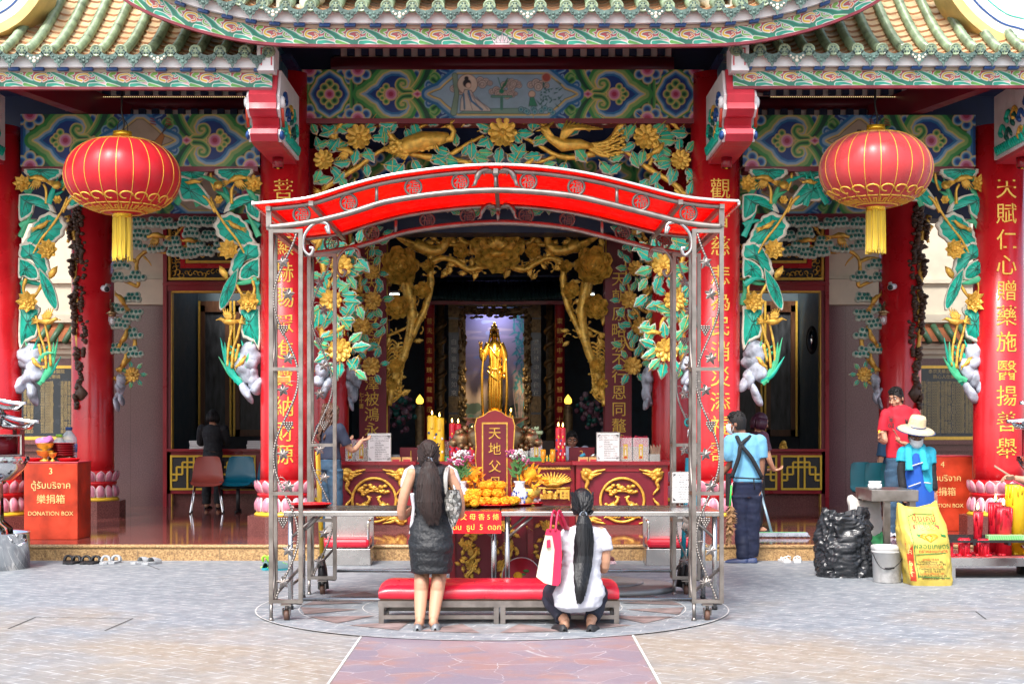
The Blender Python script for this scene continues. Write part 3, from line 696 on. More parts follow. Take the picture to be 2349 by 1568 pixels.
def roof(pts, d, hf, rise, run, name='tiled_roof', back=None, ridge=None, lotus=None):
    """pts: bottom edge of the painted fascia, left to right."""
    P = Path2(pts); lift = 0
    c = fascia_canvas(P.L, hf, .0045)
    if lotus:
        a = P.L / 2
        c.circ((a, hf * .12), hf * .5, [(0, '#2b3b40'), (.03 * hf, '#f1eee8')])
        for k in (-2, -1, 1, 2, 0):
            q = [(a + k * .20 * hf - .15 * hf, .1 * hf), (a + k * .36 * hf, .92 * hf - abs(k) * .22 * hf), (a + k * .20 * hf + .15 * hf, .1 * hf)]
            c.poly(q, [(0, '#2b3b40'), (.03 * hf, '#f4e6e8'), (.1 * hf, '#d2486e')])
    def xf(u, v, w): p, n = P.at(u); q = p + n * v; return Vector((q.x, d - w, q.y))
    root = MB(M_white)
    # white drip board, blue rafter ends
    def strip(v0, v1, dd0, dd1, m):
        root.m(m); k = 60; A = [xf(P.L * i / k, v0, dd0) for i in range(k + 1)]; B = [xf(P.L * i / k, v1, dd0) for i in range(k + 1)]
        A2 = [xf(P.L * i / k, v0, dd1) for i in range(k + 1)]; B2 = [xf(P.L * i / k, v1, dd1) for i in range(k + 1)]
        root.grid([A2, A, B, B2, A2], smooth=False)
    strip(hf + .035, hf + .16, .10, .03, M_white)
    strip(hf + .000, hf + .034, .02, -.4, mat('sand_paint', (.46, .37, .28), .6))
    strip(-.03, -.001, .012, -.05, M_maroon)
    root.m(M_blue); n = round(P.L / .265)
    for i in range(n):
        u = (i + .5) * P.L / n; a = [xf(u - .055, hf + .004, .085), xf(u + .055, hf + .004, .085), xf(u + .065, hf + .034, .085), xf(u - .045, hf + .034, .085)]
        b = [xf(u - .055, hf + .004, -.1), xf(u + .055, hf + .004, -.1), xf(u + .065, hf + .034, -.1), xf(u - .045, hf + .034, -.1)]
        root.add(a + b, [(0, 1, 2, 3), (0, 4, 5, 1), (1, 5, 6, 2), (3, 2, 6, 7), (0, 3, 7, 4)])
    # slope: y grows back, z follows a concave curve
    def slope(t): return d - .16 + run * t, rise * (t ** 1.35)
    rows = n; seg = 24
    for i in range(rows + 1):
        u = min(max(i * P.L / rows, .01), P.L - .01); p0, nn = P.at(u); base = p0 + nn * (hf + .16)
        pts_, rr = [], []
        for k in range(seg):
            for t in ((k + .02) / seg, (k + .98) / seg):
                y, z = slope(t); pts_.append((base.x, y, base.y + z + .03)); rr.append(.056 if abs(t * seg - k) < .5 else .050)
        root.m(M_tileg); root.tube(pts_, rr, 10)
        if i < rows:
            u2 = (i + 1) * P.L / rows; p1, n1 = P.at(u2); b1 = p1 + n1 * (hf + .16)
            root.m(M_pan)
            for k in range(seg):
                A = []; 
                for (t, dz) in ((k / seg, -.012), (k / seg, .012), ((k + 1) / seg, -.012)):
                    y, z = slope(t); A.append([(lerp(base.x, b1.x, s), y, lerp(base.y, b1.y, s) + z + dz - .045 * math.sin(math.pi * s)) for s in (0, .25, .5, .75, 1)])
                root.m(M_pane); root.grid(A[:2], smooth=False); root.m(M_pan); root.grid(A[1:], smooth=False)
    ro = T(root, name)
    c.mesh('painted_fascia', xf, painted('fascia_paint', .4, gain=.8), ro, thick=.04)
    e = MB(M_tileb)
    M90 = Matrix.Rotation(R(90), 3, 'X')
    for i in range(rows + 1):
        u = min(max(i * P.L / rows, .01), P.L - .01); p0, nn = P.at(u); b = p0 + nn * (hf + .19); y = d - .175
        e.m(M_tileg); e.lathe([(0, .012), (.03, .014), (.045, .006), (.052, .016), (.064, .016), (.068, 0), (.068, -.03)], (b.x, y, b.y), 16, M90); e.m(M_tileb)
        for k in range(6): e.ell((b.x + .028 * math.cos(k * 1.047), y - .014, b.y + .028 * math.sin(k * 1.047)), (.011, .006, .011), n=6, k=4)
        if i < rows:
            u2 = u + P.L / rows / 2; p1, n1 = P.at(u2); b = p1 + n1 * (hf + .13); hw = P.L / rows / 2 - .03
            f = [(-hw, .045), (-hw * 1.0, .0), (-hw * .72, -.035), (-hw * .6, -.03), (-hw * .42, -.065), (-hw * .2, -.07), (0, -.115), (hw * .2, -.07), (hw * .42, -.065), (hw * .6, -.03), (hw * .72, -.035), (hw, 0), (hw, .045), (hw * .5, .01), (0, 0), (-hw * .5, .01)]
            def xe(a, q, w, b=b): return Vector((b.x + a, y - .0 - w, b.y + q))
            e.m(M_tileb); e.prism(f, 0, .016, lambda a, q, w: xe(a, q * 1.25 + .01, w))
            e.m(M_rim if i % 5 == 2 else M_tileb)
            for (a, q, r_) in ((0, -.055, .022), (-.04, -.03, .016), (.04, -.03, .016), (-.065, -.005, .013), (.065, -.005, .013), (0, -.02, .018)): e.ell((b.x + a, y - .016, b.y + q), (r_, .01, r_), n=7, k=4)
    T(e, 'eave_tiles', ro)
    if ridge: pass
    return ro
def pts2(L, d): return [(PX(a, d), PZ(b, d)) for a, b in L]
DC, DS = 15.9, 16.3
_c = [(225, -48), (290, -2), (345, 28), (430, 60), (520, 83), (600, 96), (700, 101), (900, 102.5), (1152, 103)]
_c = [tuple(p) for p in spl2(_c, 6)]
_c = _c + [(2304 - a, b) for a, b in _c[::-1][1:]]
roof(pts2(_c, DC), DC, .165, 1.9, 2.6, lotus=True)
roof(pts2([(-330, 199), (0, 199), (300, 199.5), (624, 201)], DS), DS, .155, 2.5, 2.9)
roof(pts2([(1682, 198), (2000, 196), (2349, 196), (2680, 196)], DS), DS, .155, 2.5, 2.9)
# swooping ridge ends at the outer top corners
M_streak = mat('white_streaked_plaster', (.74, .76, .78), .5, var=.35, scale=5, stretch=(1, 1, 4))
for arc in ([(-160, 118), (-60, 98), (0, 76), (26, 63), (52, 45), (73, 23), (89, 0), (100, -30), (104, -70), (80, -130)],
            [(2560, 100), (2440, 125), (2349, 111), (2322, 104), (2272, 86), (2221, 46), (2184, 0), (2165, -40), (2150, -90), (2180, -140)]):
    rp = MB(M_streak); dd = 16.75
    A = spl2([(PX(a, dd), PZ(b, dd)) for a, b in arc], 5); cx = sum(a for a, b in A) / len(A) + (.6 if arc[0][0] > 1000 else -.6); cz = 6.6
    def inset(p, k): v = Vector((cx - p[0], cz - p[1])); v.normalize(); return (p[0] + v.x * k, p[1] + v.y * k)
    B = [inset(p, .10) for p in A]
    rp.m(mat('ochre_band', (.62, .44, .17), .5, var=.25)); rp.prism(A + B[::-1], 0, .5, lambda u, v, w: Vector((u, dd + w, v)))
    rp.m(M_streak); C = [inset(p, .55) for p in A]; rp.prism(B + C[::-1], .03, .5, lambda u, v, w: Vector((u, dd + w, v)))
    rp.m(M_blue); D1 = [inset(p, .2) for p in A]; D2 = [inset(p, .22) for p in A]; rp.prism(D1 + D2[::-1], .024, .04, lambda u, v, w: Vector((u, dd + w, v)))
    rp.m(M_teal); D1 = [inset(p, .32) for p in A]; D2 = [inset(p, .33) for p in A]; rp.prism(D1 + D2[::-1], .024, .04, lambda u, v, w: Vector((u, dd + w, v)))
    T(rp, 'ridge_end')
for px, s in ((655, 1), (1690, -1)):
    h_ = MB(M_rim); h_.bx(PX(px - 18, 16.2), PX(px + 18, 16.2), 16.1, 16.5, PZ(26, 16.2), PZ(-30, 16.2)); h_.tube(spl([W(px + s * 16, 22, 16.15), W(px + s * 40, 18, 16.15), W(px + s * 60, -2, 16.15), W(px + s * 50, -40, 16.3)], 5), [.05] * 5 + [.09] * 5 + [.14] * 6, 10); T(h_, 'ridge_end')
# white corner blocks where side eaves stop, and the carved end boards under the centre eave
for x0, x1 in ((592, 630), (1676, 1716)):
    b = MB(M_white); b.bx(PX(x0, 16.2), PX(x1, 16.2), 16.13, 16.5, PZ(165, 16.2), PZ(104, 16.2)); b.m(M_pinkred)
    xa, xb, za, zb = PX(x0 + 6, 16.13), PX(x1 - 6, 16.13), PZ(150, 16.13), PZ(110, 16.13)
    for q in ((xa, xa + .012, za, zb), (xb - .012, xb, za, zb), (xa, xb, zb - .012, zb)): b.bx(q[0], q[1], 16.122, 16.13, q[2], q[3])
    T(b, 'corner_block')
for x0, x1, s in ((632, 690, 1), (1618, 1672, -1)):       # hanging painted spandrels
    c = Cv(1, 1, .02, '#1f4f60'); r = random.Random(x0)
    for k in range(40): c.circ((r.random(), r.random()), r.uniform(.04, .09), [(0, r.choice(['#2f8a78', '#a8443c', '#c8b46a', '#7fa7b8'])), (.02, '#16485a')])
    xs = PX(x0 if s > 0 else x1, 17.2); d0, d1 = 16.4, 18.0; zt = 5.75
    def xf(u, v, w, xs=xs, s=s): y = lerp(d0, d1, u); zb = lerp(5.42, 4.95, u) + .25 * math.sin(u * math.pi); return Vector((xs - s * (w + .0), y, lerp(zb, zt, v)))
    c.mesh('painted_spandrel', xf, painted(), TEMPLE, thick=.05)
# soffits with rafters
def rafters(x0, x1, za, zb, d, n, name='rafters'):
    m = MB(mat('soffit_white', (.8, .74, .68), .7)); m.bx(x0, x1, d + .01, d + .05, za, zb); m.m(M_navy)
    w = (x1 - x0) / n
    for i in range(n): m.bx(x0 + i * w, x0 + i * w + w * .52, d - .06, d + .012, za - .003, zb + .003)
    T(m, name)
rafters(PX(765, 18.5), PX(1540, 18.5), PZ(129, 18.5), PZ(96, 18.5), 18.5, 24)
rafters(PX(205, 18.5), PX(590, 18.5), PZ(219, 18.5), PZ(196, 18.5), 18.5, 12); rafters(PX(1720, 18.5), PX(2080, 18.5), PZ(219, 18.5), PZ(196, 18.5), 18.5, 12)
rafters(PX(230, 19), PX(590, 19), PZ(268, 19), PZ(252, 19), 19., 12); rafters(PX(1700, 19), PX(2060, 19), PZ(268, 19), PZ(252, 19), 19., 12)
ce = MB(M_navy)
ce.bx(PX(640, 18.3), PX(1660, 18.3), 15.95, 24, 6.14, 6.22); ce.bx(-8.5, PX(660, 17), 17.3, 24, 5.62, 5.68); ce.bx(PX(1655, 17), 8.5, 17.3, 24, 5.62, 5.68)
ce.bx(-3.6, 3.3, 18.62, 18.7, 5.5, 6.2); ce.bx(-8.5, -2.9, 19.3, 19.38, 4.9, 5.7); ce.bx(2.6, 8.5, 19.3, 19.38, 4.9, 5.7)
ce.bx(-3.3, 3.1, 21.75, 22.3, 4.2, 6.2); ce.bx(-8, -2.5, 21.75, 22.3, 4.4, 5.7); ce.bx(2.1, 8, 21.75, 22.3, 4.4, 5.7)
T(ce, 'ceiling')
rb = MB(M_maroon)
for a, b in ((150, 590), (1720, 2140)): rb.tube([W(a, 239, 19.1), W(b, 239, 19.1)], .09, 16)
rb.tube([W(760, 148, 18.45), W(1545, 148, 18.45)], .085, 16)
rb.bx(-3.4, -3.0, 18, 18.6, 5.5, 6.15); rb.bx(2.7, 3.1, 18, 18.6, 5.5, 6.15)
for x in (-6.0, 5.7): 
    for dd in (17.0,): rb.bar((x + (.5 if x < 0 else -.5), 16.6, 5.3), (x + (1.2 if x < 0 else -1.2), 19, 5.3), .16, .3)
T(rb, 'ceiling_beams')
# ---------------------------------------------------------------- carved brackets on the columns
def bracket(x):
    prof = [(16.30, 5.07), (16.24, 5.0), (16.27, 4.92), (16.24, 4.85), (16.34, 4.79), (16.45, 4.785), (16.50, 4.72), (16.47, 4.665), (16.36, 4.66), (16.33, 4.60), (16.40, 4.53), (16.55, 4.515), (17.85, 4.52), (17.85, 5.3), (16.4, 5.3)]
    m = MB(M_pinkred); m.prism(prof, -.145, .145, lambda u, v, w: Vector((x + w, u, v)))
    o = T(m, 'carved_bracket')
    s = MB(M_white); p2 = [(a + .05, b) for a, b in prof[:11]] + [(16.5, 4.56), (17.8, 4.56), (17.8, 5.3), (16.45, 5.3)]
    for sg in (1, -1):
        s.m(M_white); s.prism(p2, .147, .175, lambda u, v, w: Vector((x + sg * w, u, v)))
        for k in range(9):
            s.m((M_teal, M_blue, M_gold, M_dkgrn)[k % 4]); a = 16.62 + (k % 5) * .21; b = 4.68 + .13 * (k % 3) + .06 * (k % 2)
            s.tube(spl([(x + sg * .18, a - .1, b), (x + sg * .19, a, b + .09), (x + sg * .19, a + .08, b + .02), (x + sg * .185, a + .02, b - .03)], 4), [.022] * 8 + [.028] * 4 + [.012], 6)
        s.m(M_white); s.ell((x + sg * .19, 16.42, 4.95), (.035, .07, .07)); s.m(M_black); s.ell((x + sg * .215, 16.41, 4.955), (.014, .025, .025))
        s.m(M_orange); s.tube([(x + sg * .19, 16.40, 4.88), (x + sg * .19, 16.5, 4.70)], .018, 6); s.m(M_blue); s.ell((x + sg * .18, 16.44, 4.60), (.03, .07, .05))
        s.m(M_teal)
        for k in range(14): s.tube(spl([(x + sg * .178, 16.75 + k * .07, 4.60), (x + sg * .195, 16.8 + k * .07, 4.68), (x + sg * .18, 16.86 + k * .07, 4.70)], 3), [.02] * 3 + [.014] * 3 + [.005], 5)
    T(s, 'bracket_carving', o)
    l = MB(M_red2); l.lathe([(.062, 4.40), (.062, 4.516)], (x, 17.35, 0), 20); l.m(M_black); l.lathe([(0, 4.398), (.05, 4.398)], (x, 17.35, 0), 16); l.m(M_yel); l.ell((x, 17.35, 4.405), .02)
    T(l, 'downlight', o)
for x in C1: bracket(x + .03)
# ================================================================== WALLS, DOORS AND THE SANCTUARY
def mxx(x):return-.5-x
def bxm(m,s,x0,x1,*a):
    if s<0:x0,x1=mxx(x1),mxx(x0)
    m.bx(x0,x1,*a)
M_teald=mat('grey_teal_wall',(.075,.11,.125),.6,var=.2)
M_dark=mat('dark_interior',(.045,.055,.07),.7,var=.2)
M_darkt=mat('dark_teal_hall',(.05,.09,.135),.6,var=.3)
for s in(1,-1):
    w=MB(M_wallg);dz=lambda y:PZ(y,24)
    bxm(w,s,-6.9,-5.46,24,24.5,PF-.02,dz(701))
    w.m(M_cream);bxm(w,s,-6.9,-5.47,24.02,24.5,dz(700),4.9);bxm(w,s,-6.9,-5.43,23.93,24.3,dz(699),dz(641));bxm(w,s,-6.9,-5.45,23.97,24.3,dz(640),dz(634))
    w.m(M_gran);bxm(w,s,-5.44,-2.9,24.02,24.3,PF-.02,dz(1131));w.m(M_maroon);bxm(w,s,-3.5,-2.9,24.02,24.3,dz(1130),4.9)
    w.m(M_cream);bxm(w,s,-12,-6.3,26,26.4,PF,5.6)
    for a,b,e in((722,740,.10),(788,800,.14),(800,812,.08),(640,650,.06)):bxm(w,s,-9.5,-6.3,26-e,26.05,PZ(b,26),PZ(a,26))
    w.m(M_wallg);bxm(w,s,-9.5,-6.3,25.95,26.02,PF,PZ(822,26));w.m(M_gran)
    for a,b,e in((1008,1018,.22),(1018,1034,.15),(1034,1052,.10)):bxm(w,s,-9.5,-6.3,25.95-e,26,PZ(b,26),PZ(a,26))
    wo=T(w,'wall')
    # little tiled coping
    t=MB(mat('orange_roof_tile',(.5,.18,.07),.6,var=.3));
    for k in range(9):
        y0,z0=25.75+k*.03,PZ(783,25.8)+k*.035
        bxm(t,s,-9.5,-6.3,y0,y0+.06,z0,z0+.03)
    t.m(M_dkgrn if False else mat('green_ridge_tile',(.06,.14,.07),.4))
    for k in range(14):
        x=-9.3+k*.22;x=x if s>0 else mxx(x);t.tube([(x,25.72,PZ(785,25.8)),(x+s*.1,25.95,PZ(745,25.8))],.055,8)
    t.build('coping_tiles',wo)
    # donor plaque
    xa,xb=(PX(44,25.9),PX(172,25.9))if s>0 else(PX(2100,25.9),PX(2240,25.9))
    za,zb=PZ(1008,25.9),PZ(838,25.9)
    p=MB(mat('black_stone_plaque',(.02,.03,.04),.25));p.bx(xa,xb,25.9,25.94,za,zb);p.m(M_goldp)
    p.bx(xa,xb,25.892,25.9,za,za+.055);p.bx(xa,xb,25.892,25.9,zb-.05,zb)
    p.m(mat('plaque_engraving',(.42,.32,.13),.5));w_=xb-xa
    p.text('泰京天華慈善醫院',((xa+xb)/2,25.898,zb-.10),.075,ext=.001);p.text('熱心人仕樂捐',((xa+xb)/2,25.898,zb-.19),.075,ext=.001)
    rr=random.Random(3);nm='王陳林黃李張吳劉蔡楊許鄭謝洪郭邱曾廖賴徐周葉蘇莊江呂何羅高蕭潘朱簡鍾彭游詹胡施沈';ncol=5 if s<0 else 3
    for c in range(ncol):
        cw=w_/ncol
        for k in range(19):
            z=zb-.29-k*(zb-za-.38)/19
            p.text(('%d,000銖'%rr.choice([50,100,60,120,80]))if(c%2 if s<0 else c==1)else ''.join(rr.choice(nm)for _ in range(3)),(xa+cw*(c+.5),25.898,z),.058,ext=.0008)
    p.build('donor_plaque',wo)
    # door surround with gilded transom
    f=MB(M_red2)
    bxm(f,s,-5.46,-5.40,23.86,24.05,PF,dz(508));bxm(f,s,-5.40,-3.5,23.88,24.05,dz(668),dz(646));bxm(f,s,-5.46,-3.5,23.84,23.9,dz(656),dz(650))
    f.m(M_maroon);bxm(f,s,-5.40,-5.345,23.9,24.05,PF,dz(668))
    f.m(M_goldp);bxm(f,s,-5.345,-5.33,23.91,24.05,PF,dz(668));bxm(f,s,-5.345,-3.5,23.91,24.05,dz(672),dz(668))
    fo=T(f,'door_frame')
    t=MB(M_black);zA,zB=dz(645),dz(508)
    bxm(t,s,-5.40,-3.5,23.98,24.04,zA,zB);t.m(M_goldp)
    for(i,d0)in((0,23.90),(.27,23.93)):
        bxm(t,s,-5.39+i,-3.5,d0,23.98,zA+.01+i,zA+.05+i);bxm(t,s,-5.39+i,-5.35+i,d0,23.98,zA+.05+i,zB)
    t.m(M_red);bxm(t,s,-5.20,-3.5,23.92,23.98,zA+.20,zA+.27);bxm(t,s,-5.20,-5.13,23.92,23.98,zA+.27,zB)
    t.m(M_gold);q=random.Random(5)
    for k in range(60):  # fretwork scrolls
        if k<26:x,z=-5.32+k*.07,zA+.12+q.uniform(-.03,.03)
        elif k<40:x,z=-5.27+q.uniform(-.04,.04),zA+.2+(k-26)*.055
        else:x,z=-4.98+(k%10)*.13,zA+.40+(k//10-4)*.14
        if s<0:x=mxx(x)
        a=q.uniform(0,6.3);r=q.uniform(.035,.055)
        t.tube([(x+r*math.cos(a+b*.9)*(1-b*.1),23.95-.002*b,z+r*math.sin(a+b*.9)*(1-b*.1))for b in range(7)],[.014-.0015*b for b in range(7)],5)
    t.build('gilded_transom',fo)
    # counter with yellow lattice
    c=MB(M_red2);zt,zb_=dz(1030),dz(1131)
    bxm(c,s,-5.40,-3.4,23.80,23.95,zt-.03,zt+.01);bxm(c,s,-5.40,-3.4,23.9,23.95,zb_,zt-.03)
    xs=[-5.36,-4.66,-3.96,-3.4];th=.028
    c.m(M_black);
    for a in xs[:2]:bxm(c,s,a+.02,a+.64,23.895,23.9,zb_+.07,zt-.1)
    c.m(M_yel)
    for a in xs[:2]:
        x0,x1,z0,z1=a+.01,a+.65,zb_+.06,zt-.09
        for(p0,p1,r0,r1)in((x0,x1,z1-.03,z1),(x0,x1,z0,z0+.03),(x0,x0+.03,z0+.03,z1-.03),(x1-.03,x1,z0+.03,z1-.03)):bxm(c,s,p0,p1,23.872,23.895,r0,r1)
        cx=(x0+x1)/2;H=z1-z0
        for off in(-.05,.05):bxm(c,s,cx+off-th/2,cx+off+th/2,23.874,23.895,z0+.03,z1-.03)
        for zz,hw in((z0+H*.80,.13),(z0+H*.66,.22)):bxm(c,s,cx-hw,cx+hw,23.876,23.895,zz-th/2,zz+th/2)
        for sg in(-1,1):
            bxm(c,s,cx+sg*.13-th/2,cx+sg*.13+th/2,23.878,23.895,z0+H*.45,z0+H*.80);bxm(c,s,cx+sg*.22-th/2,cx+sg*.22+th/2,23.878,23.895,z0+H*.28,z0+H*.66)
            a0,a1=sorted((cx+sg*.13,cx+sg*.30));bxm(c,s,a0,a1,23.88,23.895,z0+H*.45-th/2,z0+H*.45+th/2)
            a0,a1=sorted((cx+sg*.22,cx+sg*.31));bxm(c,s,a0,a1,23.88,23.895,z0+H*.28-th/2,z0+H*.28+th/2)
    c.build('lattice_counter',fo)
    # room behind
    r=MB(M_teald);bxm(r,s,-5.6,-3.0,27.2,27.3,PF,4.6);bxm(r,s,-5.7,-5.6,24.5,27.3,PF,4.6);r.m(M_dark);bxm(r,s,-3.5,-3.4,24.3,27.3,PF,4.6);bxm(r,s,-5.7,-3.0,24.3,25.7,4.5,4.6)  # ceiling stops short of the back wall: gap added to let sky light in
    bxm(r,s,-5.6,-3.0,27.1,27.2,PF,PZ(1000,27))
    ro=T(r,'room_walls')
    pn=MB(M_bronzed)
    pa=MB(mat('dark_mural',(.05,.055,.06),.4,var=.8,scale=3,stretch=(4,1,1)))
    for x0,x1 in((-5.52,-5.0),(-4.9,-4.2)):
        bxm(pa,s,x0+.08,x1-.08,27.06,27.09,PZ(985,27),PZ(715,27));pn.m(M_woodt)
        for q in((x0,x0+.08),(x1-.08,x1)):bxm(pn,s,q[0],q[1],27.02,27.09,PZ(1000,27),PZ(700,27))
        bxm(pn,s,x0,x1,27.02,27.09,PZ(1000,27),PZ(985,27));bxm(pn,s,x0,x1,27.02,27.09,PZ(715,27),PZ(690,27));pn.m(M_goldp)
        for q in(x0-.035,x1):bxm(pn,s,q,q+.035,27.0,27.09,PZ(1000,27),PZ(690,27))
    po=pn.build('picture_panel',ro);pa.build('picture_face',po)
# -------------------------------------------------- centre hall
hl=MB(M_darkt)
hl.bx(-3.6,3.4,29.5,29.6,PF,6);hl.bx(-3.2,-3.1,22.9,29.5,PF,6);hl.bx(2.7,2.8,22.9,29.5,PF,6);hl.bx(-3.6,3.4,22.7,23.4,5.2,5.3);hl.bx(-3.6,3.4,24.3,29.6,5.2,5.3)  # two ceiling slabs with an invented opening between them to brighten the hall
hl.m(M_maroon)
for a,b in((868,893),(1384,1400)):hl.bx(PX(a,22.75),PX(b,22.75),22.72,22.8,PF,4.6)
hl.bx(PX(800,22.9),PX(1480,22.9),22.85,23.0,PZ(506,22.9),5.2);hl.bx(PX(1392,22.7),PX(1452,22.7),22.68,22.74,PZ(612,22.7),PZ(480,22.7));hl.bx(PX(820,22.7),PX(884,22.7),22.68,22.74,PZ(612,22.7),PZ(480,22.7))
hl.m(M_goldp);hl.bx(PX(880,22.8),PX(1400,22.8),22.82,22.85,PZ(489,22.8),PZ(486,22.8));
for x in(888,1390):hl.bx(PX(x,22.7)-.01,PX(x,22.7)+.01,22.70,22.72,PF,4.6)
T(hl,'hall_walls')
def couplet(x0,x1,y0,y1,chars,cx,ys,d,size,name,label,small=None):
    m=MB(M_maroon);m.bx(PX(x0,d),PX(x1,d),d,d+.06,PZ(y1,d),PZ(y0,d));m.m(M_goldp)
    for c,y in zip(chars,ys):m.text(c,(PX(cx,d),d-.004,PZ(y,d)),size,ext=.006)
    if small:
        for k,c in enumerate(small[0]):m.text(c,(PX(small[1],d),d-.004,PZ(small[2]+13*k,d)),.075,ext=.003)
    return tag(m.build(name),label,'couplet board')
couplet(824,886,520,1062,'聖德昭天下慈恩濟泯澤被鴻永',853,[545,580,615,650,685,720,755,790,838,880,915,950,985,1022],22.4,.225,'couplet_board','tall dark red board with gold characters at the left of the altar hall',('七十書',829,905))
couplet(1388,1449,610,1062,'天朝原略坡不行恩同鼇戴',1420,[640,680,720,758,792,826,862,900,938,976,1013],22.4,.225,'couplet_board','tall dark red board with gold characters at the right of the altar hall')
# shrine with the statue
M_shr=mat('blackened_gilt_carving',(.16,.10,.04),.42,.45,var=.6,scale=16,bump=.8,bscale=28)
SH=thing('shrine','dark carved and gilded shrine with red columns and a small tiled roof inside the hall','shrine',(PX(1134,26),26,PF))
def shr(m,name,p=None):return m.build(name,p or SH)
m=MB(M_shr);q=random.Random(2)
for a,b in((1053,1068),(1202,1217)):
    m.bx(PX(a,26),PX(b,26),26,26.2,PF,PZ(705,26))
    for k in range(60):m.ell((PX(q.uniform(a,b),26),25.99,q.uniform(PF+1,PZ(712,26))),(q.uniform(.02,.045),.03,q.uniform(.03,.06)),n=7,k=4)
m.bx(PX(1028,26),PX(1240,26),25.98,26.2,PZ(720,26),PZ(706,26));m.bx(PX(1028,26),PX(1240,26),25.96,26.2,PZ(703,26),PZ(690,26))
for k in range(60):m.ell((PX(q.uniform(1065,1205),26),25.98,PZ(q.uniform(706,733)-0,26)+.10*abs(q.uniform(-.5,.5))),(.05,.03,.025),n=7,k=4)
fr=shr(m,'carved_frame')
b=MB(mat('blue_black_board',(.012,.02,.045),.3));
for(a,c,t,cx)in((1029,1052,'白蓮臺上現如來',1041),(1218,1241,'紫竹林中觀自在',1230)):
    b.m(MATS['blue_black_board']);b.bx(PX(a,26),PX(c,26),26.02,26.2,PF,PZ(705,26));b.m(M_shr)
    for y0,y1 in((700,728),(732,762),(908,945),(950,1000)):b.bx(PX(a,26),PX(c,26),26.0,26.05,PZ(y1,26),PZ(y0,26))
    b.m(mat('silvered_character',(.42,.42,.40),.5,.3))
    for k,ch in enumerate(t):b.text(ch,(PX(cx,26),26.015,PZ(784+19.5*k,26)),.105,ext=.002)
b.m(M_gold);b.text('觀世音菩薩',(PX(1134,26),25.955,PZ(697,26)),.085,ext=.003)
shr(b,'inscribed_boards')
for x,t in((985,'普天同主運珠此聲聞示現'),(1284,'東鎮湖中原雁合慧日普十方')):
    c=MB(M_red2);c.lathe([(.085,PF),(.085,PZ(700,25.4)),(.10,PZ(700,25.4)+.02),(0,PZ(700,25.4)+.05)],(PX(x,25.4),25.4,0),20);c.m(M_goldd)
    for k,ch in enumerate(t):c.text(ch,(PX(x,25.3),25.31,PZ(736+22.5*k,25.3)),.105,ext=.003)
    shr(c,'red_column')
for x in(1010,1262):
    c=MB(M_shr);c.lathe([(.07,PF),(.07,PZ(695,25.8))],(PX(x,25.8),25.8,0),14)
    c.tube([(PX(x,25.8)+.075*math.cos(k*.5),25.8+.075*math.sin(k*.5),PF+.5+k*.022)for k in range(120)],.04,6)
    shr(c,'dragon_pillar')
rf=MB(mat('dark_green_shrine_tile',(.015,.05,.05),.4));
for k in range(44):
    x=PX(968+k*7.7,25.2);rf.tube([(x,25.05,PZ(688,25.05)+.08*(abs(k-21.5)/21.5)**3),(x,25.35,PZ(668,25.2)),(x,26.2,PZ(640,25.6))],.03,6)
rf.m(M_maroon);rf.bx(PX(975,25.2),PX(1300,25.2),25.1,25.16,PZ(698,25.1),PZ(690,25.1));rf.m(M_navy);rf.bx(PX(965,25.6),PX(1305,25.6),25.5,26.4,PZ(636,25.6),PZ(632,25.6));rf.bx(PX(965,25.6),PX(1305,25.6),25.3,26.4,PZ(690,25.6),PZ(684,25.6))
shr(rf,'shrine_roof')
pd=MB(M_bronzed);pd.bx(PX(1000,25.6),PX(1270,25.6),25.2,26.6,PF,PZ(1010,25.6));shr(pd,'altar_step')
# mural behind the statue
c=Cv(PX(1215,26.9)-PX(1050,26.9),PZ(695,26.9)-PZ(1005,26.9),.012,'#7d6f80');r=random.Random(4);w,h=c.w,c.h
cols=[(0,'#233846'),(.14,'#3a4a4e'),(.22,'#6a6058'),(.34,'#8a7468'),(.55,'#8a7a86'),(.78,'#706a80'),(.9,'#625f86'),(1,'#4c5484')]
tt=c.Y/h
for(a,ca),(b,cb)in zip(cols,cols[1:]):
    k=((tt>=a)&(tt<=b))[...,None];f=np.clip((tt-a)/(b-a),0,1)[...,None];c.I=np.where(k,np.array(lin(ca))*(1-f)+np.array(lin(cb))*f,c.I)
for k in range(26):x,y=r.uniform(0,w),r.uniform(.45,1)*h;c.stroke([(x,y),(x+r.uniform(.1,.4),y+r.uniform(-.02,.04))],[.035,.01],r.choice(['#857890','#8a7d88','#767c98','#8c7c88']))
for k in range(26):c.circ((r.uniform(0,w),.22*h+r.uniform(-.02,.03)),r.uniform(.03,.08),'#22352f')
for k in range(60):c.circ((r.uniform(0,w),r.uniform(0,.16)*h),r.uniform(.02,.06),r.choice(['#2f5a4a','#27484f','#7a4a5a','#2a5f62']))
for k in range(110):
    y=r.uniform(.25,1.0)*h;x=w*(.80+.16*r.random()-.25*max(0,y/h-.7));a=r.uniform(-1.6,-.3)if r.random()<.5 else r.uniform(-2.8,-1.6)
    c.stroke([(x,y),(x+.11*math.cos(a),y+.11*math.sin(a))],[.018,.003],r.choice(['#1f6a70','#2a7a78','#1a555f']))
c.stroke([(w*.98,.2*h),(w*.93,.7*h),(w*.86,h)],.012,'#2a6a62')
mu=c.mesh('mural',face(26.9,PX(1050,26.9),PZ(1005,26.9)),mat('mural_paint','#ffffff',.6,attr='Col',var=.05),SH,thick=.03)
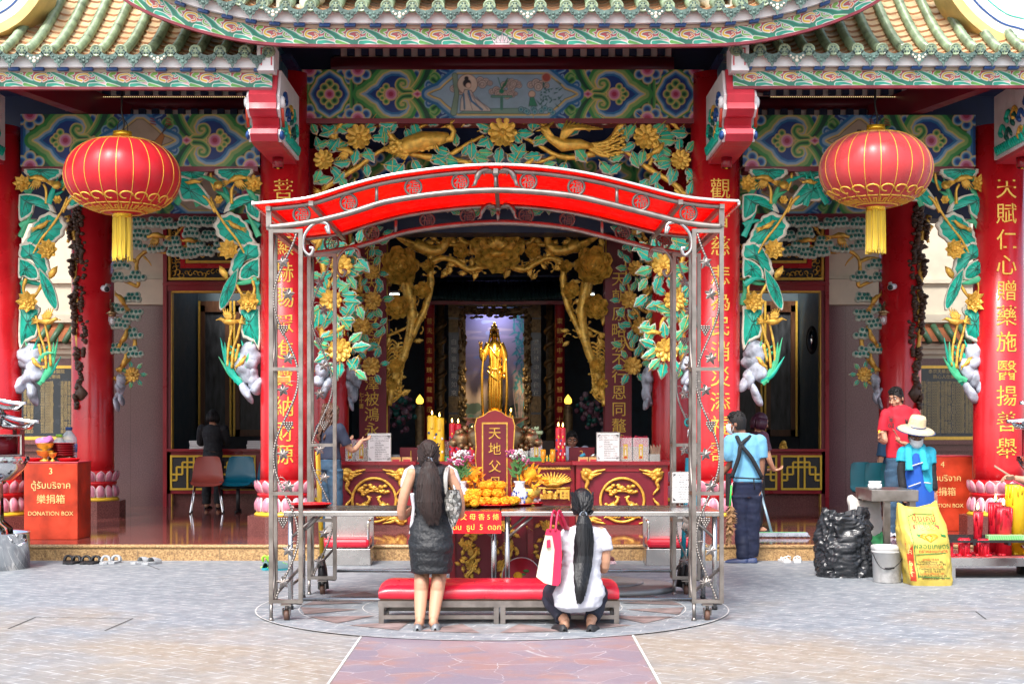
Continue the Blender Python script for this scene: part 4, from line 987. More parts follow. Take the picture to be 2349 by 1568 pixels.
# lamp that lights statue and mural from inside the shrine
for(x,y,z,e,col,sz)in((PX(1134,25.4),25.3,3.30,230,(1,.78,.45),.35),(PX(1134,26.6),26.55,PZ(715,26.6),5,(.78,.76,1),.5)):
    la=bpy.data.lights.new('shrine_lamp','SPOT' if y<26 else 'AREA');la.energy=e;la.color=col
    if y<26:la.spot_size=R(52);la.spot_blend=.7;la.shadow_soft_size=.1
    else:la.size=sz
    lo=bpy.data.objects.new('shrine_lamp',la);COL.objects.link(lo);lo.location=(x,y,z)
    lo.rotation_euler=(R(38 if y<26 else 25),0,0)
for px in(905,1352):
    tb=MB(M_white);tb.bx(PX(px-12,24),PX(px+12,24),23.98,24.04,PZ(672,24),PZ(668,24));tb.m(mat('fluorescent_tube',(.9,1,.97),.4,var=0,emit=4));tb.tube([W(px-11,675,24),W(px+11,675,24)],.010,8);tag(tb.build('tube_lamp'),'short lit fluorescent tube inside the hall, on the %s'%('left' if px<1000 else 'right'),'lamp')
# ================================================================== CARVINGS
M_pine=mat('pine_grey_green',(.42,.50,.42),.5,var=.3,scale=18);M_pineg=mat('pine_teal',(.0,.15,.12),.4,var=.3,scale=20)
M_vein=mat('leaf_vein_dark',(.01,.10,.07),.5,var=0)
class Carve:
    def __init__(s,d,mir=None,du=0.,wood=M_gold):s.d=d;s.mir=mir;s.du=du;s.k=d/F;s.wood=wood
    def P(s,u,v,w=0.):
        u=u+s.du
        if s.mir is not None:u=s.mir-u
        p=W(u,v,s.d);p.y-=w;return p
    def add(s,mb,vs,fs,sm=True):
        if s.mir is not None:fs=[f[::-1]for f in fs]
        mb.add(vs,fs,sm)
    def branch(s,mb,pts,r0,r1,w=.02,n=8):
        q=spl([(a,b,0)for a,b in pts],5);k=len(q);rr=[lerp(r0,r1,i/(k-1))*s.k*rn(.86,1.14)for i in range(k)]
        mb.tube([s.P(p.x,p.y,w+rn(-.3,.3)*r0*s.k*.4)for p in q],rr,n)
    def leaf(s,mb,u,v,ang,L,w=.04,mats=None,tilt=0.):
        M1,M2,M3=mats or(M_rim,M_teal,M_gold)
        prof=[(.0,.03),(.14,.20),(.30,.27),(.36,.22),(.52,.31),(.64,.22),(.82,.13),(1,0)]
        ca,sa=math.cos(ang),math.sin(ang)
        def Q(t,q,h):return s.P(u+(ca*t-sa*q)*L,v-(sa*t+ca*q)*L,w+h*L*s.k+tilt*t)
        n=len(prof)
        out=[Q(t,q,-.02-.25*q)for t,q in prof]+[Q(t,-q,-.02-.25*q)for t,q in prof[-2::-1]]
        N=len(out);inn=[]
        for(t,q)in prof:inn.append(Q(.07+t*.85,q*.80,.05-.12*q))
        for(t,q)in prof[-2::-1]:inn.append(Q(.07+t*.85,-q*.80,.05-.12*q))
        bk=[p+Vector((0,.022,0))for p in out];sp=[Q(.07+t*.85,0,.10)for t,q in prof]
        mb.m(M1);s.add(mb,out+inn+bk,[(i,(i+1)%N,N+(i+1)%N,N+i)for i in range(N)]+[(2*N+i,2*N+(i+1)%N,(i+1)%N,i)for i in range(N)])
        mb.m(M2);s.add(mb,inn+sp,[(i,N+i,N+i+1,i+1)for i in range(n-1)]+[(N-1-i if i else 0,N-2-i if True else 0,N+i+1,N+i)for i in range(1,n-1)]+[(0,N+0,N+1,N-1)])
        mb.m(M3);mb.tube([Q(t,0,.12)for t in(-.12,.3,.6,.86)],[.022*L*s.k,.02*L*s.k,.014*L*s.k,.004],5)
    def flower(s,mb,u,v,r,w=.06,rings=((1.,10,.35),(.74,9,.36)),cup=.25,centre=True,tip=.85):
        for ri,(rad,n,hw)in enumerate(rings):
            for k in range(n):
                a=2*math.pi*(k+.5*(ri%2))/n+.1*ri;ca,sa=math.cos(a),math.sin(a);P=[]
                for i in range(6):
                    t=.12+.88*i/5;ww=hw*rad*r*math.sin(math.pi*min(.98,.18+.66*t))*(1 if i<5 else tip)*(1 if i<4 or tip>.5 else .8);row=[]
                    for j in range(5):
                        q=(j-2)/2;h=(cup*t*t*rad-.10*q*q*rad+.035*(1 if j==2 else 0))*r+ri*.12*r
                        rr=t*rad*r*(1-(.06*q*q if i<5 else .0));row.append(s.P(u+ca*rr-sa*q*ww,v-sa*rr-ca*q*ww,w+h*s.k))
                    P.append(row)
                vs=[p for row in P for p in row];s.add(mb,vs,[(i*5+j,i*5+j+1,(i+1)*5+j+1,(i+1)*5+j)for i in range(5)for j in range(4)])
        if centre:
            c=s.P(u,v,w+.22*r*s.k);mb.ell(c,(r*.26*s.k,r*.2*s.k,r*.26*s.k),n=12,k=6)
            for k in range(8):mb.ell(s.P(u+.14*r*math.cos(k*.785),v+.14*r*math.sin(k*.785),w+.40*r*s.k),r*.055*s.k,n=6,k=4)
    def bird(s,mb,u,v,L,ang=0.,wings=True,w=.08):
        ca,sa=math.cos(ang),math.sin(ang);k=s.k
        def Q(x,y,h=0.):return s.P(u+(ca*x-sa*y)*L,v-(sa*x+ca*y)*L,w+h*L*k)
        mb.tube([Q(-.42,-.05),Q(-.3,0,.05),Q(-.05,0,.1),Q(.2,.06,.08),Q(.34,.16,.06),Q(.42,.2,.05),Q(.5,.18,.05)],[.04*L*k,.1*L*k,.17*L*k,.14*L*k,.09*L*k,.095*L*k,.05*L*k],9)
        mb.tube([Q(.5,.19,.05),Q(.66,.16,.05)],[.035*L*k,.004],6)
        for j in range(4):mb.tube([Q(-.35,-.02+.02*j),Q(-.8,-.18+.10*j)],[.05*L*k,.02*L*k],5)
        if wings:
            for sg in(1,.55):
                for j in range(6):
                    a=1.2+j*.22;mb.tube([Q(.0,.08,.1),Q(.05+.3*math.cos(a),.1+.3*math.sin(a)*sg,.16),Q(.05+(.62-.05*j)*math.cos(a),.1+(.68-.05*j)*math.sin(a)*sg,.1)],[.05*L*k,.055*L*k,.018*L*k],5)
        else:
            for j in range(5):mb.tube([Q(.12,.06,.2),Q(-.35-.04*j,.10-.06*j,.16)],[.05*L*k,.02*L*k],5)
    def outline(s,mb,pts,st,rim=.81,w=.05,dome=.05,wav=0.,mats=(M_rim,M_teal),nv=9,back=.03,closed=True):
        """A leaf from a closed outline (spline), raised towards the stem point st, pale rim outside, green inside."""
        q=spl2(pts+[pts[0]],5)[:-1];n=len(q)
        if wav:q=[(st[0]+(a-st[0])*(1+wav*math.sin(i*2*math.pi*11/n)),st[1]+(b-st[1])*(1+wav*math.sin(i*2*math.pi*11/n)))for i,(a,b)in enumerate(q)]
        def ring(f,h):return[s.P(st[0]+(a-st[0])*f,st[1]+(b-st[1])*f,w+h)for a,b in q]
        R0=ring(1,-.012);R1=ring(.95,.012);R2=ring(rim,.0);R3=ring(.5,dome*.7);R4=ring(.12,dome);Bk=[p+Vector((0,back,0))for p in R0]
        strip=lambda a,b:[(a*n+i,a*n+(i+1)%n,b*n+(i+1)%n,b*n+i)for i in range(n)]
        sgn=1 if sum(q[i][0]*q[(i+1)%n][1]-q[(i+1)%n][0]*q[i][1]for i in range(n))<0 else-1
        def ad(vs,fs):s.add(mb,vs,fs if sgn>0 else[f[::-1]for f in fs])
        mb.m(mats[0]);ad(Bk+R0+R1+R2,strip(0,1)+strip(1,2)+strip(2,3))
        mb.m(mats[1]);ad(R2+R3+R4,strip(0,1)+strip(1,2)+[tuple(2*n+i for i in range(n))])
        mb.m(M_vein)
        for k in range(nv):
            i=int(k*n/nv);a,b=q[i]
            mb.tube([s.P(lerp(st[0],a,f),lerp(st[1],b,f),w+dome*(1-f)+.006)for f in(.05,.45,.8)],[.006,.005,.002],4)
    def rock(s,mb,cu,cv,ru,rv,w=.05,seed=1):
        r=random.Random(seed)
        for k in range(6):
            a=s.P(cu+r.uniform(-.45,.45)*ru,cv+(k/5-.5)*1.35*rv,w);e=(ru*s.k*r.uniform(.45,.8)*(1-.4*k/5),.11,rv*s.k*r.uniform(.34,.5))
            M=Matrix.Rotation(r.uniform(-.6,.6),3,'Y');n0=len(mb.v);mb.ell(a,e,M,n=20,k=14)
            for i in range(n0,len(mb.v)):
                p=Vector(mb.v[i]);o=.55*noise.noise(p*5+Vector((k,0,0)))-.55*abs(noise.noise(p*7));d=(p-a);mb.v[i]=tuple(a+d*(1+.75*o))
LEAFM=[(M_rim,M_teal,M_goldp),(M_rim,M_teal2,M_goldp),(M_rim,M_teal,M_goldp)]
def place_leaves(cv,mb,pts,L,r,w=.05):
    for(u,v,a)in pts:cv.leaf(mb,u,v,a,L*r.uniform(.8,1.15),w+r.uniform(0,.05),r.choice(LEAFM))
# ---------------------------------------------------------------- the centre arch of leaves, sunflowers and birds
def centre_panel():
    d=18.1;br=MB(M_gold);lv=MB(M_rim);r=random.Random(11);A=Carve(d);B=Carve(d,mir=2304)
    spots=[]
    BR=[([(726,560),(735,500),(742,440),(775,412),(820,385),(865,352),(905,332)],9,4),([(872,276),(890,305),(915,330),(950,348)],10,6),([(750,300),(770,318),(800,345),(815,380)],9,5),([(775,285),(768,318)],6,8),
          ([(940,352),(990,362),(1030,356),(1075,330),(1110,312)],8,4),([(1030,360),(1075,372),(1110,350),(1152,318)],5,3),([(850,278),(960,279),(1060,278)],6,5),([(735,440),(724,470),(722,540)],6,4),([(950,300),(980,285),(1005,280)],5,3),
          ([(722,520),(740,600),(748,660),(735,720),(742,790),(735,830)],7,9),([(748,660),(765,640),(775,575)],8,4),([(742,740),(760,720),(785,735),(790,770)],7,3),([(735,800),(760,815)],7,4)]
    for C in(A,B):
        for pts,r0,r1 in BR:C.branch(br,pts,r0,r1)
    FL=[(825,318,29),(745,370,23),(1480,318,29),(1559,370,23),(1153,308,33),(785,612,26),(762,690,25),(783,803,27),(1519,610,26),(1545,690,25),(1527,803,27)]
    root=T(br,'flower_panel')
    used=[(u,v,rr+4)for u,v,rr in FL]+[(975,325,46),(930,335,36),(1030,310,26),(1290,330,40),(1350,330,40),(1400,330,34),(1300,305,30),(1360,295,25)]
    def ok(u,v,q):return all((u-a)**2+(v-b)**2>(c*.8+q)**2 for a,b,c in used)
    P_=[]
    for u,v,rr in FL:
        n=7
        for k in range(n):
            a=2*math.pi*k/n+r.uniform(-.2,.2);x,y=u+rr*.95*math.cos(a),v-rr*.95*math.sin(a)
            if 275<y-20*math.sin(a)and 716<x+26*math.cos(a)<1590:P_.append((x,y,a))
    occ=[(a,b)for a,b,c in P_]
    for t in range(5000):
        u=r.uniform(722,1152);v=r.uniform(280,850)
        if u>826 and v>384+(0 if u>960 else 0):continue
        for C in(0,1):
            x=u if not C else 2304-u
            if ok(x,v,10)and all((x-a)**2+(v-b)**2>22**2 for a,b in occ):P_.append((x,v,r.uniform(0,6.28)));occ.append((x,v))
    for(u,v,a)in P_:
        A.leaf(lv,u,v,a,41*r.uniform(.8,1.15),.05+r.uniform(0,.05),r.choice(LEAFM))
    T(lv,'leaves',root)
    for u,v,rr in FL:f=MB(M_goldp if False else M_gold);A.flower(f,u,v,rr,.10);T(f,'flower',root)
    for u,v,L,a,wg in((783,290,30,.8,0),(800,348,44,2.6,1),(1070,375,36,2.6,0),(1215,375,36,.5,0),(1548,292,30,2.2,0),(1508,348,44,.5,1),(757,655,24,1.2,0),(775,760,40,.2,0),(1542,650,30,1.9,0),(1500,762,34,2.9,0),(745,452,40,1.2,1),(1560,452,40,1.9,1),(735,560,40,1.,1)):
        b=MB(M_gold);A.bird(b,u,v,L,a,bool(wg));T(b,'carved_bird',root)
    # peacock
    b=MB(M_gold);P=A.P;k=A.k
    b.tube([P(905,348,.06),P(935,338,.10),P(970,328,.13),P(1010,322,.12),P(1030,318,.1)],[10*k,20*k,22*k,16*k,10*k],12)
    b.tube([P(1015,322,.11),P(1036,322,.12),P(1042,306,.12),P(1034,294,.12),P(1024,294,.12)],[11*k,8*k,6*k,7*k,4*k],9);b.tube([P(1024,294,.12),P(1012,298,.12)],[4*k,.5*k],6)
    for j in range(3):b.tube([P(1034,290,.12),P(1036+j*4,280,.12)],1.2*k,5)
    for j in range(46):u=r.uniform(898,1008);v=333+(960-u)*.12+r.uniform(-16,16);b.ell(P(u,v,.14+.02*r.random()),(7.5*k,.02,6*k),n=9,k=5)
    for j in range(9):b.tube([P(975+j*3,330,.17),P(945+j*8,345+j%3*4,.16)],[4*k,1.5*k],5)
    for j in range(9):b.tube([P(940,350,.1),P(880+j*6,352+j*3-6,.09)],[5*k,3*k],5)
    T(b,'carved_peacock',root)
    # phoenix
    b=MB(M_gold)
    b.tube([P(1243,300,.1),P(1252,308,.11),P(1262,322,.12),P(1290,338,.13),P(1330,335,.12),P(1360,340,.1)],[6*k,8*k,9*k,15*k,12*k,6*k],11);b.tube([P(1246,301,.1),P(1228,305,.1)],[4*k,.5*k],6)
    for j in range(4):b.tube([P(1246,296,.1),P(1238+6*j,284,.1)],[2*k,k],5)
    for j in range(10):b.tube([P(1285,330,.14),P(1290+j*3,310-j,.18),P(1300+j*9,282+j*2.2,.16)],[5*k,5*k,2*k],6)
    for j in range(7):b.tube([P(1270,322,.14),P(1255-j*2,300,.15),P(1240-j*5+30,284+j*2,.12)],[4*k,4*k,1.5*k],6)
    for j in range(5):
        q=spl([P(1340,336,.1),P(1380,332+j*7,.11),P(1410,318+j*9,.1),P(1432+j%2*8,300+j*13,.09)],5);b.tube(q,[4.5*k]*8+[3.5*k]*(len(q)-9)+[1*k],6)
        for i in range(3,len(q)-1,2):b.ell(q[i]+Vector((0,-.01,rn(-.03,.03))),(6*k,.015,3.5*k),n=7,k=4)
    T(b,'carved_phoenix',root)
    for u in(738,1572):rk=MB(M_rock);A.rock(rk,u,868,26,44,seed=u);T(rk,'carved_rock',root)
centre_panel()
def second_panel():
    d=21.4;br=MB(M_goldd);lv=MB(M_rim);r=random.Random(21);A=Carve(d)
    FL=[(853,625,17),(857,690,20),(831,748,20),(853,840,21),(1457,617,18),(1442,688,20),(1469,748,20),(1450,839,21)]
    for C in(A,Carve(d,mir=2306)):
        for pts,a,b in(([(800,520),(812,600),(828,650),(815,720),(822,770),(838,800),(810,850),(800,900)],7,6),([(815,720),(845,700),(866,650),(872,590)],5,2),([(822,770),(850,760),(868,720)],5,2),([(838,800),(862,800),(875,770)],4,2),([(830,560),(850,530),(868,500)],6,3),([(770,500),(1150,470)],3,3)):C.branch(br,pts,a,b)
    root=T(br,'flower_panel');P_=[]
    for u,v,rr in FL:
        for k in range(6):a=2*math.pi*k/6+r.uniform(-.2,.2);P_.append((u+rr*math.cos(a),v-rr*math.sin(a),a))
    occ=[(a,b)for a,b,c in P_]
    for t in range(2500):
        u=r.uniform(800,880);v=r.uniform(500,860);x=u if t%2 else 2306-u
        if all((x-a)**2+(v-b)**2>19**2 for a,b in occ)and all((x-a)**2+(v-b)**2>(c+3)**2 for a,b,c in FL):P_.append((x,v,r.uniform(.2,2.9)));occ.append((x,v))
    for t in range(40):P_.append((r.uniform(900,1400),488-r.uniform(0,26),r.uniform(0,6.28)))
    for(u,v,a)in P_:A.leaf(lv,u,v,a,27*r.uniform(.8,1.15),.04+r.uniform(0,.05),r.choice(LEAFM))
    T(lv,'leaves',root)
    for u,v,rr in FL:f=MB(M_goldd);A.flower(f,u,v,rr,.09);T(f,'flower',root)
    for u,v,L,a in((813,615,34,1.9),(1495,605,34,1.2),(820,665,34,2.4),(1488,672,34,.7),(840,712,26,1.),(1460,716,26,2.),(838,530,34,1.),(1470,530,34,2.)):b=MB(M_goldd);A.bird(b,u,v,L,a,True);T(b,'carved_bird',root)
    for u in(812,1488):rk=MB(M_rock);A.rock(rk,u,892,22,50,seed=u);T(rk,'carved_rock',root)
second_panel()
# ---------------------------------------------------------------- lotus panels of the side bays
def lotus_bay(du):
    d=18.1
    for C in(Carve(d,du=du),Carve(d,mir=647+2*du,du=du)):
        br=MB(M_gold);lv=MB(M_rim);fl=[];bd=[];rk=MB(M_rock)
        for pts,a,b in(([(160,455),(148,485),(125,520),(100,552),(82,585)],3,2.6),([(185,450),(165,462),(150,490)],4,3),([(88,725),(98,770),(108,800),(112,845)],3,3),([(104,722),(115,770),(120,800),(122,840)],3,3),([(66,640),(60,665),(68,690)],4,3),([(104,650),(92,672),(78,690)],4,3),
                          ([(95,790),(104,830)],4,3),([(150,440),(158,420),(160,400)],3,3),([(112,470),(112,440),(105,425)],4,3)):C.branch(br,pts,a,b,w=.10)
        O=C.outline
        O(lv,[(60,392),(100,390),(148,392),(146,406),(122,418),(92,418),(68,408)],(104,398),wav=.04,w=.12)
        O(lv,[(166,392),(205,390),(238,393),(230,408),(200,415),(176,408)],(204,398),w=.06)
        O(lv,[(48,448),(70,446),(100,452),(122,468),(132,490),(122,484),(104,476),(84,472),(78,492),(62,505),(48,506)],(66,466),w=.08)
        O(lv,[(92,500),(112,488),(138,494),(154,512),(150,535),(132,555),(104,562),(74,572),(58,562),(66,540),(76,518)],(106,530),wav=.05,w=.06)
        O(lv,[(48,562),(72,556),(98,572),(114,600),(120,628),(112,642),(96,628),(92,608),(70,596),(48,592)],(76,588),wav=.04,w=.07)
        O(lv,[(48,592),(72,600),(92,618),(96,642),(76,644),(60,636),(48,638)],(68,618),w=.10)
        O(lv,[(96,616),(110,630),(128,655),(138,685),(140,705),(135,714),(122,700),(108,676),(100,650)],(118,665),w=.13,rim=.9)
        O(lv,[(48,704),(66,700),(88,700),(97,712),(90,728),(92,756),(86,775),(62,786),(48,800)],(70,742),wav=.03,w=.08)
        O(lv,[(152,470),(168,445),(190,420),(220,406),(245,404),(268,412),(262,420),(244,420),(235,440),(226,462),(200,464),(172,478),(158,482)],(206,440),w=.09)if True else 0
        mm=(M_rim,M_teal2)
        def blade(a,b,c,wd=6.5):
            q=spl2([a,b,c],6);n=len(q);L=[];Rr=[]
            for i,(x,y)in enumerate(q):
                x2,y2=q[min(i+1,n-1)];x1,y1=q[max(i-1,0)];dx,dy=x2-x1,y2-y1;l=math.hypot(dx,dy)or 1;ww=wd*(1-(i/(n-1))**2)+.3
                L.append((x-dy/l*ww,y+dx/l*ww));Rr.append((x+dy/l*ww,y-dx/l*ww))
            h=rn(.03,.12);vs=[C.P(x,y,h)for x,y in L]+[C.P(x,y,h+.025)for x,y in q]+[C.P(x,y,h)for x,y in Rr]
            lv.m(M_teal2 if rn(0,1)<.6 else M_teal);lv.add(vs,[(i,i+1,n+i+1,n+i)for i in range(n-1)]+[(n+i,n+i+1,2*n+i+1,2*n+i)for i in range(n-1)],True)
        for a,b,c in(((92,880),(120,845),(138,775)),((88,872),(115,860),(143,818)),((90,860),(95,815),(122,790)),((86,850),(82,815),(92,780)),((80,845),(72,810),(62,782)),((100,875),(122,830),(128,785)),((84,840),(110,812),(132,812)),((75,850),(70,830),(78,800)),
                        ((50,545),(62,520),(78,490)),((50,520),(70,510),(90,508)),((55,640),(85,650),(108,652)),((52,655),(75,640),(100,645)),((48,480),(72,440),(86,424)),((110,470),(130,450),(150,440)),((60,440),(90,420),(100,400)),((118,470),(128,440),(140,410)),((48,700),(55,670),(50,640)),((240,470),(215,430),(200,395)),((190,475),(200,440),(190,400)),((140,430),(160,415),(190,405)),((230,430),(250,420),(290,425)),((50,425),(80,412),(110,420))):blade(a,b,c)
        for u,v,rr,rings in((118,575,21,((1.,9,.34),(.7,7,.4),(.4,5,.5))),(72,694,22,((1.,8,.36),(.7,7,.4),(.4,5,.5))),(60,425,18,((1.,8,.34),(.65,6,.4))),(140,462,9,((1.,6,.5),(.6,5,.5)))):
            f=MB(M_gold);C.flower(f,u,v,rr*1.15,.13,rings,cup=.45,tip=.12);fl.append(f)
        f=MB(M_gold);f.tube([C.P(122,640,.12),C.P(126,632,.14),C.P(133,622,.14),C.P(139,612,.12)],[3*C.k,8*C.k,7*C.k,.5*C.k],9);fl.append(f)
        f=MB(M_gold);f.lathe([(0,0),(.02,.01),(.055,.06),(.05,.085),(0,.09)],C.P(140,436,.12),14,Matrix.Rotation(R(60),3,'X'));fl.append(f)
        for u,v,L,a,wg in((104,522,36,.3,0),(116,740,46,-.1,1),(88,832,34,-1.1,0),(100,412,46,2.7,1),(200,420,34,2.8,0)):
            b=MB(M_gold);C.bird(b,u,v,L,a,bool(wg),w=.12);bd.append(b)
        C.rock(rk,68,858,40,64,w=.05,seed=5)
        root=T(br,'lotus_panel');T(lv,'leaves',root);T(rk,'carved_rock',root)
        for f in fl:T(f,'flower',root)
        for b in bd:T(b,'carved_bird',root)
lotus_bay(0);lotus_bay(1653)
# ---------------------------------------------------------------- pine panels on the second row of columns
def pine_panel(mir):
    d=21.4;C=Carve(d,mir=mir);br=MB(M_goldd);tfs=[];r=random.Random(9)
    for pts,a,b in(([(345,570),(318,592),(314,620),(318,655),(300,650),(278,640)],5,4),([(314,600),(290,592),(262,596)],5,3),([(345,572),(380,580),(420,566),(470,552)],4,2),([(268,730),(290,745),(308,770),(308,800),(286,836),(268,850)],5,5),([(400,545),(420,520),(440,508)],3,2),([(330,588),(342,600),(348,610)],3,1),([(262,865),(285,880),(300,868)],5,3)):C.branch(br,pts,a,b)
    for(u,v)in((320,511),(360,510),(392,512),(430,508),(465,508),(500,509),(323,538),(320,561),(362,566),(398,553),(441,532),(482,541),(472,575),(436,580),(510,565),(452,556),(283,605),(278,634),(318,632),(307,681),(305,722),(270,706),(276,742),(310,764),(312,806),(272,797),(405,575)):
        nn=r.randint(6,8);tf=MB(M_pine);tfs.append(tf)
        for k in range(nn):
            a=u+(k%4-1.5)*9.5+(4.5 if k>=4 else 0)+r.uniform(-1,1);b=v+(7 if k<4 else-4)+r.uniform(-1.5,1.5);w=.05+(.02 if k<4 else 0)
            tf.m(M_pine);tf.ell(C.P(a,b,w),(8.4*C.k,.03,8.2*C.k),n=12,k=6);tf.m(M_pineg);tf.ell(C.P(a,b-1.6,w+.012),(4.6*C.k,.028,4.4*C.k),n=10,k=6)
    root=T(br,'pine_panel');[T(tf,'pine_tuft',root)for tf in tfs]
    for u,v,L,a,wg in((364,541,44,2.9,1),(284,688,40,2.0,0),(290,776,40,.9,0),(290,830,36,1.,0),(440,552,36,2.8,0)):b=MB(M_goldd);C.bird(b,u,v,L,a,bool(wg));T(b,'carved_bird',root)
    f=MB(M_goldd);C.flower(f,307,859,17,.08);T(f,'flower',root);l=MB(M_rim)
    for k in range(7):a=k*.9;C.leaf(l,307+15*math.cos(a),859-15*math.sin(a),a,19,.04,LEAFM[k%2])
    T(l,'leaves',root);rk=MB(M_rock);C.rock(rk,275,898,14,40,seed=2);T(rk,'carved_rock',root)
    # dark vine with hanging cones on the outer face of the column
    v=MB(M_goldd);C.branch(v,[(165,500),(180,540),(188,590),(184,640),(190,700),(186,760),(192,820),(194,870),(200,915)],7,4,w=.22);C.branch(v,[(160,520),(170,540),(165,560)],8,3,w=.2)
    v.m(M_bronzed)
    for(u,vv)in((172,505),(190,500),(195,540),(200,560),(205,600),(186,640),(198,690),(190,800),(204,770),(196,860),(186,470),(200,480),(178,590),(200,660),(182,720),(206,740),(190,560),(180,680),(198,830),(188,890)):
        for k in range(26):t=k/16;v.ell(C.P(u+r.uniform(-8,8)*(1-t*.6),vv+t*30,.2+r.uniform(0,.1)),(.036,.036,.028),n=7,k=4)
    v.m(M_bronzed);v.tube([C.P(192,880,.2),C.P(202,905,.26),C.P(200,928,.2)],[.07,.09,.03],9)
    v.m(M_dkgrn);
    for k in range(10):C.leaf(v,r.uniform(176,206),r.uniform(500,880),r.uniform(0,6),22,.24,(M_bronzed,M_bronzed,M_bronzed))
    T(v,'vine_carving',root)
pine_panel(None);pine_panel(2286)
# ---------------------------------------------------------------- gilded arch before the sanctuary
def gold_arch():
    d=22.5;M_gold=mat('arch_gilding',(.88,.54,.09),.3,.28,var=.5,scale=12,bump=.9,bscale=24);M_goldd=M_gold;br=MB(M_gold);r=random.Random(31);fl=[]
    for C in(Carve(d),Carve(d,mir=2280)):
        for pts,a,b in(([(925,620),(940,680),(945,730),(935,790),(912,850),(900,890),(893,930)],15,7),([(985,605),(988,650),(978,700),(960,740),(945,775)],9,7),([(985,605),(1015,592),(1045,600),(1075,618),(1105,612)],7,8),([(940,600),(980,610),(1010,595)],6,5),([(1000,555),(1040,562),(1080,556),(1110,545)],6,3),([(905,690),(925,700),(940,690)],4,3),([(890,770),(915,760),(935,750)],4,3),([(968,720),(975,690),(985,680)],4,2)):C.branch(br,pts,a,b,w=.03)
        # heron necks and spread wings under the lintel
        C.branch(br,[(950,560),(985,575),(1012,572),(1024,550),(1012,535),(998,540)],16,5,w=.06);C.branch(br,[(1000,538),(985,545)],4,.5,w=.07)
        for k in range(12):C.branch(br,[(965,565),(930-k*2,548-k*1.5+12),(886+k*5,520+k*5.2-18)],5,2,w=.05+k*.004)
        for k in range(9):C.branch(br,[(960,568),(925,575+k*1.2),(935+k*6,590-k*6)],4,1.5,w=.04)
        for k in range(7):C.branch(br,[(1060,545),(1050-k*5,528),(1062-k*8,510)],4,1.5,w=.03)
        C.branch(br,[(1075,560),(1060,552),(1052,530),(1060,515)],8,4,w=.05)
        for k in range(46):  # twigs, buds and leaves
            u,v=r.choice([(r.uniform(890,975),r.uniform(640,780)),(r.uniform(985,1100),r.uniform(585,630)),(r.uniform(888,915),r.uniform(780,900))]);a=r.uniform(0,6.28)
            C.branch(br,[(u,v),(u+8*math.cos(a),v+8*math.sin(a)),(u+16*math.cos(a+.5),v+16*math.sin(a+.5))],1.8,1,w=.02,n=5)
            br.ell(C.P(u+16*math.cos(a+.5),v+16*math.sin(a+.5),.03),(3.5*C.k,.02,3*C.k),n=7,k=4)
        for k in range(70):  # gilded leaves that fill the arch
            u,v=r.choice([(r.uniform(888,978),r.uniform(630,790)),(r.uniform(975,1115),r.uniform(575,632)),(r.uniform(886,925),r.uniform(780,910)),(r.uniform(890,1100),r.uniform(512,575))]);C.leaf(br,u,v,r.uniform(0,6.28),r.uniform(18,30),r.uniform(.0,.05),(M_gold,)*3)
        for k in range(14):  # curling fronds at the foot
            v0=790+k*9;C.branch(br,[(900,v0+10),(920,v0-4),(934-k*1.6,v0+6),(928-k*2,v0+26-k*.8)],3.2,1.2,w=.03,n=6)
            C.branch(br,[(912,v0),(900,v0-10),(888,v0+4)],3,1.4,w=.04,n=6)
        for u,v,rr in((920,612,42),(914,706,27),(971,667,19),(983,612,14),(1058,578,17),(912,840,16),(900,880,13)):
            f=MB(M_goldd if v>640 else M_gold);C.flower(f,u,v,rr,.06,((1.05,7,.5),(.82,6,.5),(.6,6,.52),(.38,5,.55)),cup=.75,centre=rr>20)
            fl.append(f)
    C=Carve(d);f=MB(M_gold);C.flower(f,1141,568,58,.06,((1.08,8,.46),(.9,7,.5),(.68,7,.46)),cup=.5,centre=False)
    for k in range(26):a=math.pi*(.15+.7*k/25);f.tube([C.P(1141,578,.2),C.P(1141+14*math.cos(a),578-16*math.sin(a),.28),C.P(1141+(24+k%3*3)*math.cos(a),580-(30+k%4*3)*math.sin(a),.27)],[.02,.012,.014],5)
    f.ell(C.P(1141,585,.2),(20*C.k,.1,9*C.k));fl.append(f)
    root=T(br,'gilded_arch')
    for f in fl:T(f,'carved_peony',root)
gold_arch()
# ================================================================== THINGS IN THE YARD
def prof_y(pts,x):
    for(a,b),(c,d)in zip(pts,pts[1:]):
        if a<=x<=c:return b+(d-b)*(x-a)/(c-a)
    return pts[0][1]if x<pts[0][0]else pts[-1][1]
